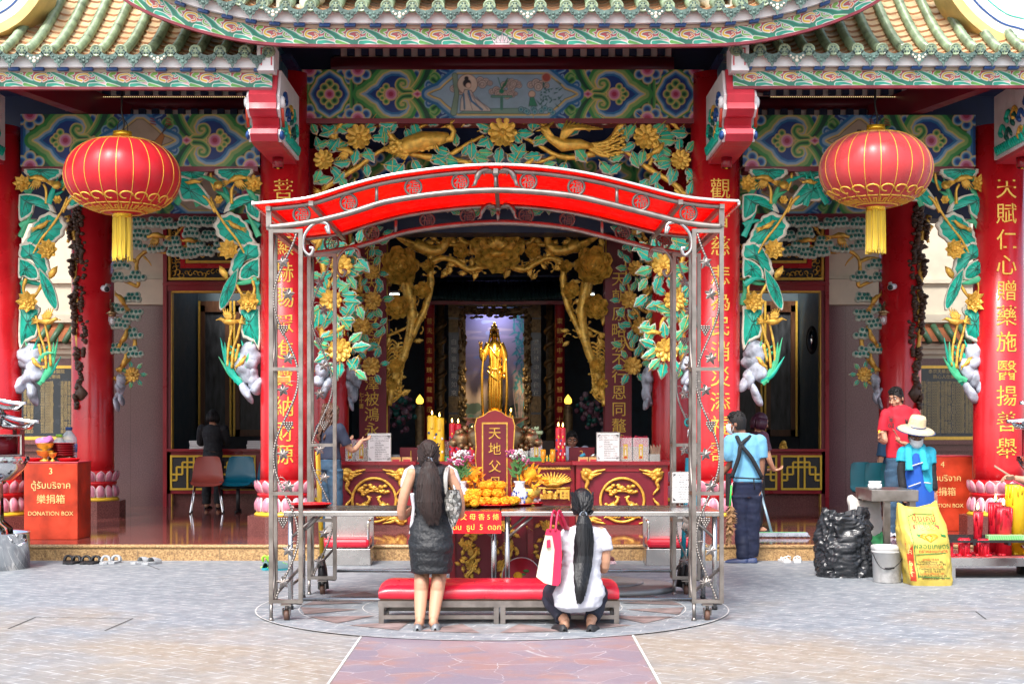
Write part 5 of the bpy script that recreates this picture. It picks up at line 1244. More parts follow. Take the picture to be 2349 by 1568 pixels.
# ---------------------------------------------------------------- wheeled steel canopy
D0,D1=11.67,13.6
def canopy():
    t=thing('wheeled_canopy','steel framed canopy on castors with curved red roof sheet over the kneeling bench','canopy',(PX(1145,12.4),12.4,0))
    # height of rails as a function of x (metres), measured at the front frame
    top=[(PX(a,D0),PZ(b,D0))for a,b in((583,468),(617,465),(660,461),(720,452),(800,427),(880,406),(960,393),(1050,383),(1140,379),(1230,383),(1320,394),(1400,410),(1480,430),(1560,450),(1620,458),(1655,460),(1692,462))]
    low=[(PX(a,D0),PZ(b,D0))for a,b in((617,521),(660,517),(720,508),(800,489),(880,464),(960,450),(1050,440),(1140,436),(1230,440),(1320,450),(1400,468),(1480,488),(1560,508),(1620,517),(1655,519))]
    top=[(p.x,p.y)for p in spl(top,4)];low=[(p.x,p.y)for p in spl(low,4)]
    sh=MB(M_pvc);A=[]
    for dz,ys in((0,(11.60,13.95)),):
        for y in np.linspace(ys[0],ys[1],9):A.append([Vector((x,y,z))for x,z in top])
    sh.grid(A);sh.grid([[p+Vector((0,0,-.012))for p in row]for row in A])
    sheet=sh.build('roof_sheet',t)
    e=MB(M_steel)
    e.grid([[Vector((x,11.593,z-.016))for x,z in top],[Vector((x,11.588,z+.003))for x,z in top],[Vector((x,11.61,z+.004))for x,z in top]])
    for x in(top[0][0],top[-1][0]):e.bar((x,11.6,top[0][1]),(x,13.95,top[0][1]),.02,.03)
    e.build('sheet_edge',sheet)
    fr=MB(M_tube)
    for y,xi in((D0,0),(D1,1)):
        x0,x1=low[0][0],low[-1][0]
        tp=[(x,z-.045)for x,z in top if x0<=x<=x1];tp=[(x0,tp[0][1])]+tp+[(x1,tp[-1][1])]
        fr.tube([(x,y,z)for x,z in tp],.021,8);fr.tube([(x,y,z)for x,z in low],.025,8)
        for x in(x0,x1):fr.bar((x,y,prof_y(low,x)),(x,y,prof_y(top,x)-.03),.04)
        for px in(864,1415):x=PX(px,D0);fr.tube([(x,y,prof_y(low,x)),(x,y,prof_y(top,x)-.05)],.014,8)
        xm=PX(1137,D0);fr.tube([(xm,y,prof_y(low,xm)),(xm,y,prof_y(top,xm)-.05)],.015,8);fr.ell((xm,y-.01,prof_y(low,xm)+.13),.03)
    for x in(low[0][0],PX(715,D0),PX(1137,D0),PX(1560,D0),low[-1][0]):
        z=prof_y(top,x)-.05;fr.bar((x,11.62,z),(x,13.9,z),.035)
        if x in(low[0][0],low[-1][0]):z=prof_y(low,x);fr.bar((x,D0,z),(x,D1,z),.04)
    T_=fr.build('roof_frame',t)
    for y in(D0,D1):  # dolphins and fortune roundels
        xm=PX(1137,D0);zm=prof_y(low,xm)+.09
        for s in(1,-1):
            d=MB(M_tube);P=lambda a,b:(xm+s*a*.82,y-.015,zm+b*.8)
            d.tube(spl([P(.035,.07),P(.075,.082),(P(.12,.075)),P(.16,.04),P(.185,-.03),P(.20,-.075)],4),[.006]+[.013]*3+[.02]*6+[.024]*5+[.015]*5+[.006],8)
            d.tube([P(.16,.06),P(.18,.085)],[.008,.003],5);d.tube([P(.19,-.06),P(.225,-.08)],[.009,.004],5);d.tube([P(.12,.06),P(.10,.02)],[.008,.002],5)
            d.build('dolphin',T_)
        for px in(692,800,948,1056,1212,1322,1470,1579):
            x=PX(px,D0);z=(prof_y(low,x)+prof_y(top,x)-.045)/2;m=MB(mat('dark_cast_iron',(.13,.11,.10),.45,.7))
            m.tube([(x+.062*math.cos(k*math.pi/14),y-.005,z+.062*math.sin(k*math.pi/14))for k in range(28)],.0105,8,closed=True)
            m.text('福',(x,y-.008,z),.10,ext=.004);m.bar((x,y,z+.06),(x,y,prof_y(top,x)-.05),.008);m.bar((x,y,z-.065),(x,y,prof_y(low,x)),.008)
            m.build('fortune_roundel',T_)
    # four lattice legs
    def leg(xa,xb,ya,yb,z1,front):
        m=MB(M_tube);cs=[(xa,ya),(xb,ya),(xa,yb),(xb,yb)];z0=.14
        for(x,y)in cs[:3]if True else cs:m.bar((x,y,z0),(x,y,z1),.032)
        zs=[z0+.016,.66 if not front else .98,1.32 if not front else 1.93,z1-.016]
        for z in zs:
            m.bar((xa,ya,z),(xb,ya,z),.03,.028);m.bar((xa,ya,z),(xa,yb,z),.028,.03)
        m.bar((xa,yb,z0),(xb,ya,z0),.022)
        m.bar((xa,yb,.18),(xb,ya,.42),.018)
        o=m.build('leg',t)
        v=MB(M_tube);n=70;vx=[]
        for k in range(n):q=z0+.02+(z1-z0-.05)*k/(n-1);vx.append(((xa+xb)/2+.42*(xb-xa)*math.sin(q*5.2+xa),ya-.004,q))
        v.tube(vx,.008,6)
        for k in range(0,n-1):
            for j in range(2):p=Vector(vx[k]).lerp(Vector(vx[k+1]),j/2);v.ell(p+Vector((0,-.004,0)),(.011,.006,.009),n=6,k=4)
        side=[((xa-.004),(ya+yb)/2+.4*(yb-ya)*math.sin(k*.5),z0+.02+(z1-z0-.05)*k/40)for k in range(41)];v.tube(side,.008,6)
        for k in range(5,n-4,6):  # vine leaves and grapes
            p=Vector(vx[k]);s=1 if(k//6)%2 else-1;c=Vector(((xa+xb)/2+s*.02,ya-.012,p.z-.05))
            v.tube(spl([p,p.lerp(c,.5)+Vector((0,-.006,.03)),c],3),.003,5)
            if(k//6)%3==2:
                for rI,row in enumerate((4,4,3,2,1)):
                    for j in range(row):v.ell(c+Vector(((j-(row-1)/2)*.019,-.006,-.014-rI*.016)),.0105,n=8,k=6)
            else:
                q=s*.5-1.57;star=[]
                for j in range(20):
                    a=2*math.pi*j/20;rr=(.052 if j%4==0 else(.026 if j%4==2 else .037))*(1.15 if j==0 else 1);star.append((c.x+rr*math.cos(a+q),c.z-.012+rr*math.sin(a+q)))
                v.add([(c.x,c.y-.012,c.z-.012)]+[(a,c.y+(.004 if j%2 else-.004),b)for j,(a,b)in enumerate(star)],[(0,1+j,1+(j+1)%20)for j in range(20)])
        v.build('steel_vine',o)
        c=MB(M_tube);cx,cy=(xa+xb)/2,ya+.03;c.box((cx,cy,.128),(.08,.08,.012));c.tube([(cx,cy,.09),(cx,cy,.13)],.014,8)
        for s in(-1,1):c.prism([(-.035,0),(.03,.0),(.012,-.055),(-.012,-.055)],-.004,.004,lambda u,w,q,s=s:Vector((cx+s*.026+q,cy+u,.10+w)))
        co=c.build('caster',o);w=MB(mat('rusty_wheel',(.12,.06,.04),.6,var=.5));w.lathe([(.012,-.018),(.042,-.018),(.045,0),(.042,.018),(.012,.018)],(cx,cy+.012,.045),20,Matrix.Rotation(R(90),3,'Y'));w.build('wheel',co)
        f=MB(M_tube);f.tube([(xa,ya,.02),(xa,ya,.14)],.014,8);f.lathe([(.02,0),(.02,.02),(.012,.035)],(xa,ya,0),10);f.build('levelling_foot',o)
        # bracket scroll under the rail
        if front is not None:
            sc=MB(M_steel if front else M_tube);s=1 if xa<-.1 else-1;bx_=xb if s>0 else xa
            sc.tube(spl([(bx_+s*.19,ya,z1+.02),(bx_+s*.215,ya,z1-.035),(bx_+s*.20,ya,z1+.04),(bx_+s*.11,ya,z1+.045),(bx_+s*.03,ya,z1-.04),(bx_+s*.02,ya,z1-.15),(bx_+s*.07,ya,z1-.20),(bx_+s*.095,ya,z1-.15),(bx_+s*.065,ya,z1-.145)],5),.014,8)
            sc.build('scroll_bracket',o)
    zf=prof_y(low,PX(640,D0))-.02;zb=zf
    fl=(PX(622,D0),PX(690,D0));frr=(PX(1592,D0),PX(1655,D0));
    leg(fl[0],fl[1],D0,D0+.21,zf,True);leg(frr[0],frr[1],D0,D0+.21,zf,True)
    bl=(PX(716,D1),PX(774,D1));brr=(PX(1541,D1),PX(1597,D1))
    leg(bl[0],bl[1],D1-.2,D1,zb,False);leg(brr[0],brr[1],D1-.2,D1,zb,False)
    b=MB(M_steel)
    b.tube([(fl[1],D0+.05,.165),(frr[0],D0+.05,.165)],.014,8);b.tube([(bl[1],D1-.03,.2),(brr[0],D1-.03,.2)],.014,8)
    b.build('floor_bar',t)
canopy()
# ---------------------------------------------------------------- kneeling bench
bn=thing('kneeling_bench','long low kneeling bench with red vinyl cushion and steel frame under the canopy','bench',(PX(1145,11.6),11.6,0))
x0,x1,y0,y1,zc=PX(869,11.5),PX(1420,11.5),11.48,11.99,.195
c=MB(M_vinyl);P=[]
prof=[(y0,zc+.0),(y0-.012,zc+.02),(y0-.01,zc+.06),(y0+.012,zc+.083),(y0+.05,zc+.10),((y0+y1)/2,zc+.122),(y1-.05,zc+.112),(y1-.01,zc+.09),(y1,zc+.06),(y1,zc)]
for k in range(61):
    x=lerp(x0,x1,k/60);e=min(k,60-k);sh=(1-math.exp(-e*1.2));P.append([Vector((x,y,zc+(z-zc)*(.72+.28*sh)+.004*noise.noise(Vector((x*9,y*9,0)))))for y,z in prof])
c.grid(P);c.add(P[0],[tuple(range(len(prof)-1,-1,-1))]);c.add(P[-1],[tuple(range(len(prof)))])
c.m(M_woodt);c.bx(x0+.01,x1-.01,y0+.01,y1-.01,zc-.012,zc+.004);c.m(M_black)
for k in range(7):c.ell((rn(x0+.2,x1-.2),rn(11.6,11.9),zc+.116),(.008,.006,.002),n=6,k=4)
c.build('cushion',bn)
f=MB(M_tube)
xl,xm,xr=x0+.02,(x0+x1)/2,x1-.02
f.bx(x0-.003,x1+.003,y0-.01,y0+.03,zc-.06,zc-.013);f.bx(x0-.003,x1+.003,y1-.04,y1,zc-.06,zc-.013)
for x in(x0,x1-.04):f.bx(x,x+.04,y0+.03,y1-.04,zc-.06,zc-.013)
for i,x in enumerate((xl,xm-.02,xm+.03,xr)):
    for y in(y0+.01,y1-.02):f.bx(x-.019,x+.019,y-.019,y+.019,0,zc-.06)
    if i in(0,3):f.bx(x-.015,x+.015,y0+.029,y1-.039,.05,.08)
for y in(y0+.01,y1-.02):f.bx(xl+.019,xm-.039,y-.014,y+.014,.045,.075);f.bx(xm+.049,xr-.019,y-.014,y+.014,.045,.075)
f.build('frame',bn)
# ---------------------------------------------------------------- steel offering tables
def table(x0,x1,y0,y1,z,label,legs):
    t=thing('steel_table',label,'table',((x0+x1)/2,(y0+y1)/2,0))
    m=MB(M_steel);m.box(((x0+x1)/2,(y0+y1)/2,z-.02),(x1-x0,y1-y0,.04),None,.006);m.build('table_top',t)
    for x in(x0+.05,x1-.05):
        for y in(y0+.06,y1-.06):
            l=MB(M_steel);l.tube([(x,y,0),(x,y,z-.04)],.021,12);l.m(M_black);l.lathe([(.024,0),(.024,.03),(.02,.04)],(x,y,0),12);l.build('leg',t)
            s=1 if x<(x0+x1)/2 else-1;f=MB(M_tube);f.tube([(x,y,z-.22),(x+s*.2,y,z-.045)],.012,8);f.build('brace',t)
        f=MB(M_tube);f.tube([(x,y0+.06,.2),(x,y1-.06,.2)],.012,8);f.build('brace',t)
TZ=.805
table(PX(650,12.3),-.098,12.3,13.15,TZ,'steel offering table at the left under the canopy, with a single red tray on it',0)
table(-.088,PX(1655,12.3),12.28,13.15,TZ,'steel offering table at the right under the canopy, carrying oranges and a framed notice',0)
def lathe_thing(name,label,cat,prof,loc,m,n=24,group=None,parent=None):
    b=MB(m);b.lathe(prof,loc,n);o=b.build(name);return tag(o,label,cat,group)
tray=[(0,.0),(.13,.0),(.165,.03),(.17,.032),(.165,.036),(.13,.012),(0,.01)]
def onT(px,py,z=TZ):d=GD(py,z);return(PX(px,d),d,z)
lathe_thing('red_tray','empty round red plastic tray at the left end of the steel table','tray',[(a*1.04,b)for a,b in tray],onT(713,1163),M_redpl)
lathe_thing('red_tray','round red plastic tray with two marigold heads at the table front','tray',[(a*.95,b*.8)for a,b in tray],onT(1133,1163),M_redpl)
lathe_thing('red_tray','red plastic tray under the big marigold heap','tray',[(a*1.3,b*.8)for a,b in tray],onT(1120,1162),M_redpl)
lathe_thing('red_tray','red plastic saucer holding three oranges','tray',[(a*.72,b*.7)for a,b in tray],onT(1192,1160),M_redpl)
lathe_thing('red_tray','small red saucer of white rice flowers beside the gold bowl','tray',[(a*.5,b*.8)for a,b in tray],onT(1225,1159),M_redpl)
rf_=MB(M_paper);p=onT(1225,1159)
for k in range(30):a=rn(0,6.3);r=rn(0,.06);rf_.ell((p[0]+r*math.cos(a),p[1]+r*math.sin(a),p[2]+.03+rn(0,.025)),.011,n=6,k=4)
tag(rf_.build('rice_flowers'),'small heap of white rice flowers on a red saucer','flowers',kind='stuff')
def orange(px,dy,dz,col,lab):
    p=onT(px,1160);b=MB(mat('orange_peel' if col else 'green_orange_peel',(.62,.22,.015)if col else(.45,.27,.02),.45,var=.35,scale=14,bump=.4,bscale=160));b.ell((p[0],p[1]+dy,p[2]+.062+dz),(.046,.046,.042),n=20,k=14);b.m(M_leafg);b.ell((p[0],p[1]+dy,p[2]+.104+dz),(.006,.006,.004),n=6,k=4)
    tag(b.build('orange'),lab,'orange','oranges on the saucer')
orange(1178,-.03,-.012,0,'greenish orange at the left on the red saucer');orange(1207,-.03,-.02,0,'greenish orange at the right on the red saucer');orange(1192,.03,.045,1,'ripe orange on top of two greener ones')
def marigold(p,r,name='marigold',label=None):
    b=MB(M_marig);q=random.Random(int(p[0]*1000+p[1]*77+p[2]*31));b.ell(p,(r*.8,r*.8,r*.66),n=10,k=7)
    for k in range(70):
        a=q.uniform(0,6.3);c=q.uniform(-.2,1);s=math.sqrt(max(0,1-c*c));n=Vector((s*math.cos(a),s*math.sin(a),c*.85));e=Vector(p)+n*r*.84;M=frame(e,n)
        u,v=M.col[0].to_3d(),M.col[1].to_3d();t=r*.25;A=q.uniform(0,6.3);u,v=u*math.cos(A)+v*math.sin(A),v*math.cos(A)-u*math.sin(A)
        b.add([e-u*t,e+n*t*.5-v*t*.7,e+u*t+n*t*.25,e+n*t*.7+v*t*.7],[(0,1,2,3)])
    return tag(b.build(name),label,'flower','marigold heads heaped on the offering table')
c0=Vector(onT(1118,1163));q=random.Random(5);pos=[]
for k in range(400):
    x,y=q.uniform(-.24,.26),q.uniform(-.10,.16);
    if all((x-a)**2+(y-b)**2>.06**2 for a,b,c in pos)and(x/.26)**2+((y-.03)/.16)**2<1:pos.append((x,y,0))
for a,b,c in pos:marigold((c0.x+a,c0.y+b,c0.z+.05),.052,label='yellow orange marigold head in the lowest layer of the heap')
for k,(a,b)in enumerate([(x*.62,y*.7+.02)for x,y,z in pos[::2]]):marigold((c0.x+a,c0.y+b,c0.z+.115),.052,label='yellow orange marigold head in the middle layer of the heap')
for a,b in((-.05,.04),(.05,.05),(.0,.02),(.10,.03),(-.02,.08)):marigold((c0.x+a+.02,c0.y+b,c0.z+.18),.05,label='yellow orange marigold head on the crest of the heap')
c1=Vector(onT(1072,1167))
for k in range(9):marigold((c1.x+(k%3)*.06-.06,c1.y-.02+(k//3)*.05,c1.z+.045+(k%2)*.04),.046,label='yellow orange marigold head in the loose row beside the handbag')
for px in(1114,1152):p=onT(px,1163);marigold((p[0],p[1]-.02,p[2]+.05),.042,label='marigold head at the left on the front red tray' if px==1114 else 'marigold head at the right on the front red tray')
# ---------------------------------------------------------------- spirit tablet, incense urn, vases
tb=thing('spirit_tablet','tall red lacquered spirit tablet with gold edge and gold characters above the marigolds','tablet',(PX(1135,13.3),13.3,.8))
def tab_outline(f):
    h=[(.135,.0),(.150,.10),(.138,.20),(.155,.30),(.168,.40),(.160,.49),(.166,.60),(.172,.68),(.155,.745),(.10,.765),(.055,.80),(0,.815)]
    L=[(a*f,b if b<.7 else .7+(b-.7)*f)for a,b in h];return L+[(-a,b)for a,b in L[::-1][1:]]
tx,tz=PX(1135,13.3),PZ(1155,13.3)
TBX=lambda u,v,w:Vector((tx+u,13.3-w,tz+v))
m=MB(M_gold);m.prism(tab_outline(1.04),-.03,.012,TBX);m.m(M_red2);m.prism(tab_outline(.985),.0,.018,TBX);m.build('board',tb)
m=MB(M_gold);m.prism([(-.112,.0),(.112,0),(.112,.71),(-.112,.71)],.018,.026,TBX);m.m(M_maroon);m.prism([(-.10,.0),(.10,0),(.10,.695),(-.10,.695)],.019,.030,TBX);m.m(M_gold)
for k,ch in enumerate('天地父母'):m.text(ch,(tx,13.3-.032,PZ((993,1029,1069,1106)[k],13.3)),.115,ext=.008)
m.build('inscription_panel',tb)
# altar cabinet below the tablet
ac=thing('altar_cabinet','dark red altar cabinet with gilded flower carvings below the spirit tablet','altar',(PX(1180,13.6),13.6,0))
m=MB(M_maroon);xa,xb=PX(1038,13.35),PX(1312,13.35)
m.bx(xa,xb,13.35,14.3,.05,.80);m.bx(xa-.04,xb+.04,13.3,14.35,0,.06);m.m(M_red2)
for x in(xa,(xa+xb)/2-.06,(xa+xb)/2+.16,xb):m.bx(x-.025,x+.025,13.325,13.36,.06,.80)
ao=m.build('cabinet_body',ac)
for(u0,u1,sd)in((1043,1120,1),(1128,1195,2),(1206,1300,3)):
    C=Carve(13.345);r=random.Random(sd);g_=MB(M_gold);um=(u0+u1)/2
    C.branch(g_,[(um-8,1320),(um+12,1290),(um-6,1255),(um+14,1220),(um,1192)],3.5,2,w=.01)
    for k in range(34):C.leaf(g_,r.uniform(u0+12,u1-12),r.uniform(1190,1315),r.uniform(0,6.28),17,.012,(M_gold,M_gold,M_gold))
    for v in(1205,1250,1296):C.flower(g_,um+r.uniform(-14,14),v,13,.025)
    C.bird(g_,um+6,1275,34,.7,True,w=.03);g_.build('gilded_relief',ao)
ug=thing('incense_urn','large bronze incense urn with lion head handles behind the spirit tablet','incense burner',(PX(1135,14.0),14.0,.8))
M_brz=mat('bronze',(.34,.22,.11),.3,.85,var=.3)
ux=PX(1137,14.0);uz=.80;m=MB(M_gran);m.bx(ux-.38,ux+.38,13.7,14.3,.8,PZ(1066,14));m.m(MATS['brown_wood']);m.build('urn_stand',ug)
uz=PZ(1064,14.0);m=MB(M_brz);m.lathe([(.16,uz),(.17,uz+.03),(.12,uz+.06),(.20,uz+.13),(.265,uz+.21),(.275,uz+.27),(.24,uz+.33),(.19,uz+.355),(.20,uz+.37),(.29,uz+.42),(.30,uz+.43),(.18,uz+.40),(0,uz+.39)],(ux,14.0,0),40);m.build('bowl',ug)
for s in(-1,1):
    h=MB(M_brz);hx=ux+s*.31;h.ell((hx,13.98,uz+.23),(.085,.09,.085));h.ell((hx+s*.07,13.96,uz+.20),(.05,.06,.045));h.ell((hx+s*.03,13.93,uz+.29),(.03,.03,.03));
    for k in range(8):h.ell((hx-s*.04+.06*math.cos(k*.8),13.93,uz+.24+.09*math.sin(k*.8)),.03,n=8,k=5)
    h.build('lion_handle',ug)
def sticks(name,label,cat,c,n,h,sp,m=None,tip=None,q=None):
    b=MB(m or M_inst);q=random.Random(n+int(h*100))
    for k in range(n):
        a=q.uniform(0,6.3);r=q.uniform(0,sp);x,y=c[0]+r*math.cos(a)*.4,c[1]+r*math.sin(a)*.4;hh=h*q.uniform(.8,1.1)
        b.m(m or M_inst);p0=Vector((x,y,c[2]));p1=Vector((c[0]+r*math.cos(a),c[1]+r*math.sin(a),c[2]+hh));b.tube([p0,p1],.003,5,smooth=False)
        if tip:b.m(tip);b.tube([p0.lerp(p1,.6),p1],.0034,5,smooth=False)
    return tag(b.build(name),label,cat)
sticks('incense_sticks','bundle of burning incense sticks standing in the bronze urn','incense',(ux+.22,13.95,uz+.39),9,.28,.07)
yc=MB(M_yel);[yc.tube([(ux+.135+k*.02,13.9,uz+.38),(ux+.135+k*.02,13.9,PZ(946+k*6,13.9))],.008,8)for k in range(2)];yc.m(M_flame);yc.ell((ux+.14,13.9,PZ(940,13.9)),(.006,.006,.016),n=8,k=6)
tag(yc.build('taper_candles'),'pair of thin yellow tapers burning behind the spirit tablet','candle')
vase_p=[(.05,0),(.052,.01),(.045,.02),(.062,.06),(.066,.10),(.05,.15),(.038,.17),(.045,.20),(.055,.215),(.048,.21),(.0,.17)]
c=Cv(1,1,.02,'#e9edf2')
def vase(px,label):
    d=13.0;x=PX(px,d);z=TZ;t=thing('flower_vase',label,'vase',(x,d,z),0,'vases of flowers beside the spirit tablet')
    m=MB(mat('white_porcelain',(.75,.78,.82),.15,var=.03));m.lathe([(a,z+b)for a,b in vase_p],(x,d,0),28);m.m(mat('cobalt_glaze',(.03,.07,.35),.2))
    q=random.Random(px)
    for k in range(40):a=q.uniform(0,6.3);zz=q.uniform(.03,.13);m.ell((x+.064*math.cos(a),d+.064*math.sin(a),z+zz),(.009,.009,q.uniform(.006,.014)),n=6,k=4)
    m.lathe([(.041,z+.164),(.042,z+.168)],(x,d,0),28);m.build('porcelain_body',t)
    f=MB(M_leafg)
    for k in range(10):
        a=q.uniform(0,6.3);r=q.uniform(.03,.13);h=q.uniform(.16,.26);e=(x+r*math.cos(a),d+r*math.sin(a)*.6,z+.2+h);f.m(M_leafg);f.tube(spl([(x,d,z+.2),(x+r*.3*math.cos(a),d,z+.2+h*.6),e],3),.004,5)
        for j in range(3):b=q.uniform(0,6.3);c_=Vector((x+r*.5*math.cos(a),d-.02,z+.2+h*q.uniform(.2,.7)));f.add([c_,c_+Vector((.03*math.cos(b),-.01,.025)),c_+Vector((.07*math.cos(b),-.01,.05)),c_+Vector((.04*math.cos(b),-.01,.005))],[(0,1,2,3)])
        f.m((M_paper,mat('pink_blossom',(.45,.10,.22),.6,var=.5,scale=60),MATS['pink_blossom'])[k%3])
        for j in range(16):f.ell((e[0]+q.uniform(-.035,.035),e[1]+q.uniform(-.03,.03),e[2]+q.uniform(-.015,.025)),.010,n=6,k=4)
    f.build('blossoms',t)
vase(1058,'blue and white vase of pink blossoms at the left of the spirit tablet');vase(1192,'blue and white vase of pink blossoms at the right of the spirit tablet')
def goldbowl(px,label):
    d=13.08;x=PX(px,d);t=thing('flower_bowl',label,'bowl',(x,d,TZ),0,'gold bowls of orange flowers')
    m=MB(M_gold);m.lathe([(.06,TZ),(.055,TZ+.02),(.025,TZ+.04),(.03,TZ+.06),(.085,TZ+.09),(.095,TZ+.15),(.085,TZ+.15),(0,TZ+.10)],(x,d,0),28);m.build('gold_bowl',t)
    f=MB(M_marig);q=random.Random(px)
    for k in range(90):
        a=q.uniform(0,6.3);r=q.uniform(.02,.13);c_=Vector((x+r*math.cos(a),d+r*math.sin(a)*.8,TZ+.16+(.13-r)*1.0+q.uniform(0,.06)));b=q.uniform(0,6.3);t_=.035
        f.m(M_marig if k%3 else mat('orange_petal',(.72,.22,.01),.6));f.add([c_,c_+Vector((t_*math.cos(b),-.02,t_*math.sin(b))),c_+Vector((2*t_*math.cos(b+.3),-.012,2*t_*math.sin(b+.3))),c_+Vector((t_*math.cos(b+.7),-.005,t_*math.sin(b+.7)))],[(0,1,2,3)])
    f.ell((x,d-.03,TZ+.27),.06,n=12,k=8);f.build('orange_flowers',t)
goldbowl(1082,'gold footed bowl of orange flowers behind the left vase');goldbowl(1216,'gold footed bowl of orange flowers beside the right vase')
sg=MB(M_redpl);sx0,sx1=PX(985,12.26),PX(1150,12.26);sz0,sz1=PZ(1223,12.26),PZ(1172,12.26);sg.box(((sx0+sx1)/2,12.265,(sz0+sz1)/2),(sx1-sx0,.008,sz1-sz0));sg.m(mat('yellow_vinyl_letter',(.85,.68,.10),.5,var=0))
sg.text('天 地 父 母 香 5 條',(PX(1080,12.25),12.259,PZ(1185,12.25)),.056,ext=.001);sg.text('ไหว้ฟ้าดิน  ธูป  5  ดอก',(PX(1071,12.25),12.259,PZ(1208,12.25)),.062,ext=.001)
tag(sg.build('red_sign'),'red notice with yellow Chinese and Thai lettering hung on the table front','sign')
pt=MB(M_paper);pxx=PX(1196,13.2);MP=Matrix.Rotation(R(78),3,'X');pt.lathe([(0,0),(.10,.004),(.17,.02),(.172,.024),(.10,.01),(0,.006)],(pxx,13.22,.18),28,MP)
pt.m(M_leafg);[pt.ell((pxx+rn(-.05,.06),13.20,.18+rn(-.06,.06)),(.03,.006,.015),n=7,k=4)for k in range(6)];pt.m(M_marig);pt.ell((pxx-.03,13.195,.19),(.04,.008,.04));pt.m(M_pinkred);pt.lathe([(.158,.017),(.164,.022)],(pxx,13.215,.18),28,MP)
tag(pt.build('enamel_plate'),'white enamel plate with painted flower leaning on the altar cabinet','plate')
# round steel covers lying on the paving
for(px,py,r,h,z,lab)in((1392,1353,.60,.045,0,'large round grey steel cover lying on the paving'),(1358,1350,.46,.02,.045,'smaller round steel cover lying on the larger one')):
    d=GD(py);lathe_thing('steel_cover',lab,'cover',[(0,z),(r,z),(r+.01,z+h*.5),(r,z+h),(r-.03,z+h+.004),(0,z+h+.006)],(PX(px,d),d,.01),mat('galvanised_grey',(.30,.31,.31),.5,.4,var=.2,dirt=.2),56)
# ---------------------------------------------------------------- counters on the platform
def crane_medallion(C,m,cu,cv,r):
    m.m(M_gold);ring=[C.P(cu+r*math.cos(k*math.pi/24),cv-r*math.sin(k*math.pi/24),.02)for k in range(48)];m.tube(ring,.018,8,closed=True)
    q=random.Random(4)
    for k in range(28):a=q.uniform(.5,2.64);rr=r*q.uniform(.5,.9);m.ell(C.P(cu+rr*math.cos(a),cv-rr*math.sin(a)*.9,.02),(6*C.k,.025,4*C.k),n=9,k=5)
    C.branch(m,[(cu-r*.6,cv-r*.35),(cu,cv-r*.42),(cu+r*.5,cv-r*.3)],3,2,w=.02)
    for s in(-1,1):
        m.tube([C.P(cu+s*r*.15,cv+r*.55,.03),C.P(cu+s*r*.45,cv+r*.3,.05),C.P(cu+s*r*.75,cv+r*.4,.03)],[.03,r*.28*C.k,.03],10)
        C.branch(m,[(cu+s*r*.35,cv+r*.2),(cu+s*r*.2,cv-r*.05),(cu+s*r*.32,cv-r*.18),(cu+s*r*.1,cv-r*.12)],4,1,w=.04)
        for k in range(16):m.ell(C.P(cu+s*r*q.uniform(.3,.8),cv+r*q.uniform(.15,.5),.07),(4.5*C.k,.015,3.5*C.k),n=7,k=4)
        for k in range(6):C.branch(m,[(cu+s*r*.2,cv+r*.5),(cu+s*r*(.1+.12*k),cv+r*.75),(cu+s*r*(.2+.13*k),cv+r*.82)],3,1,w=.03)
def dragon_corner(C,m,u,v,su,sv):
    m.m(M_gold);P=lambda a,b:(u+su*a,v+sv*b)
    C.branch(m,[P(4,4),P(14,2),P(24,8),P(34,4),P(46,2),P(54,0)],7,1.5,w=.02);C.branch(m,[P(4,4),P(6,18),P(14,28),P(10,42),P(18,52),P(22,58)],7,1.5,w=.02)
    for k in range(9):C.branch(m,[P(6+k*2,6+k),P(14+k*3,18-k),P(22+k*3,20-k*1.5)],3,1,w=.03)
    m.ell(C.P(*P(10,10),.03),(9*C.k,.05,8*C.k));m.ell(C.P(*P(20,20),.03),(6*C.k,.04,5*C.k))
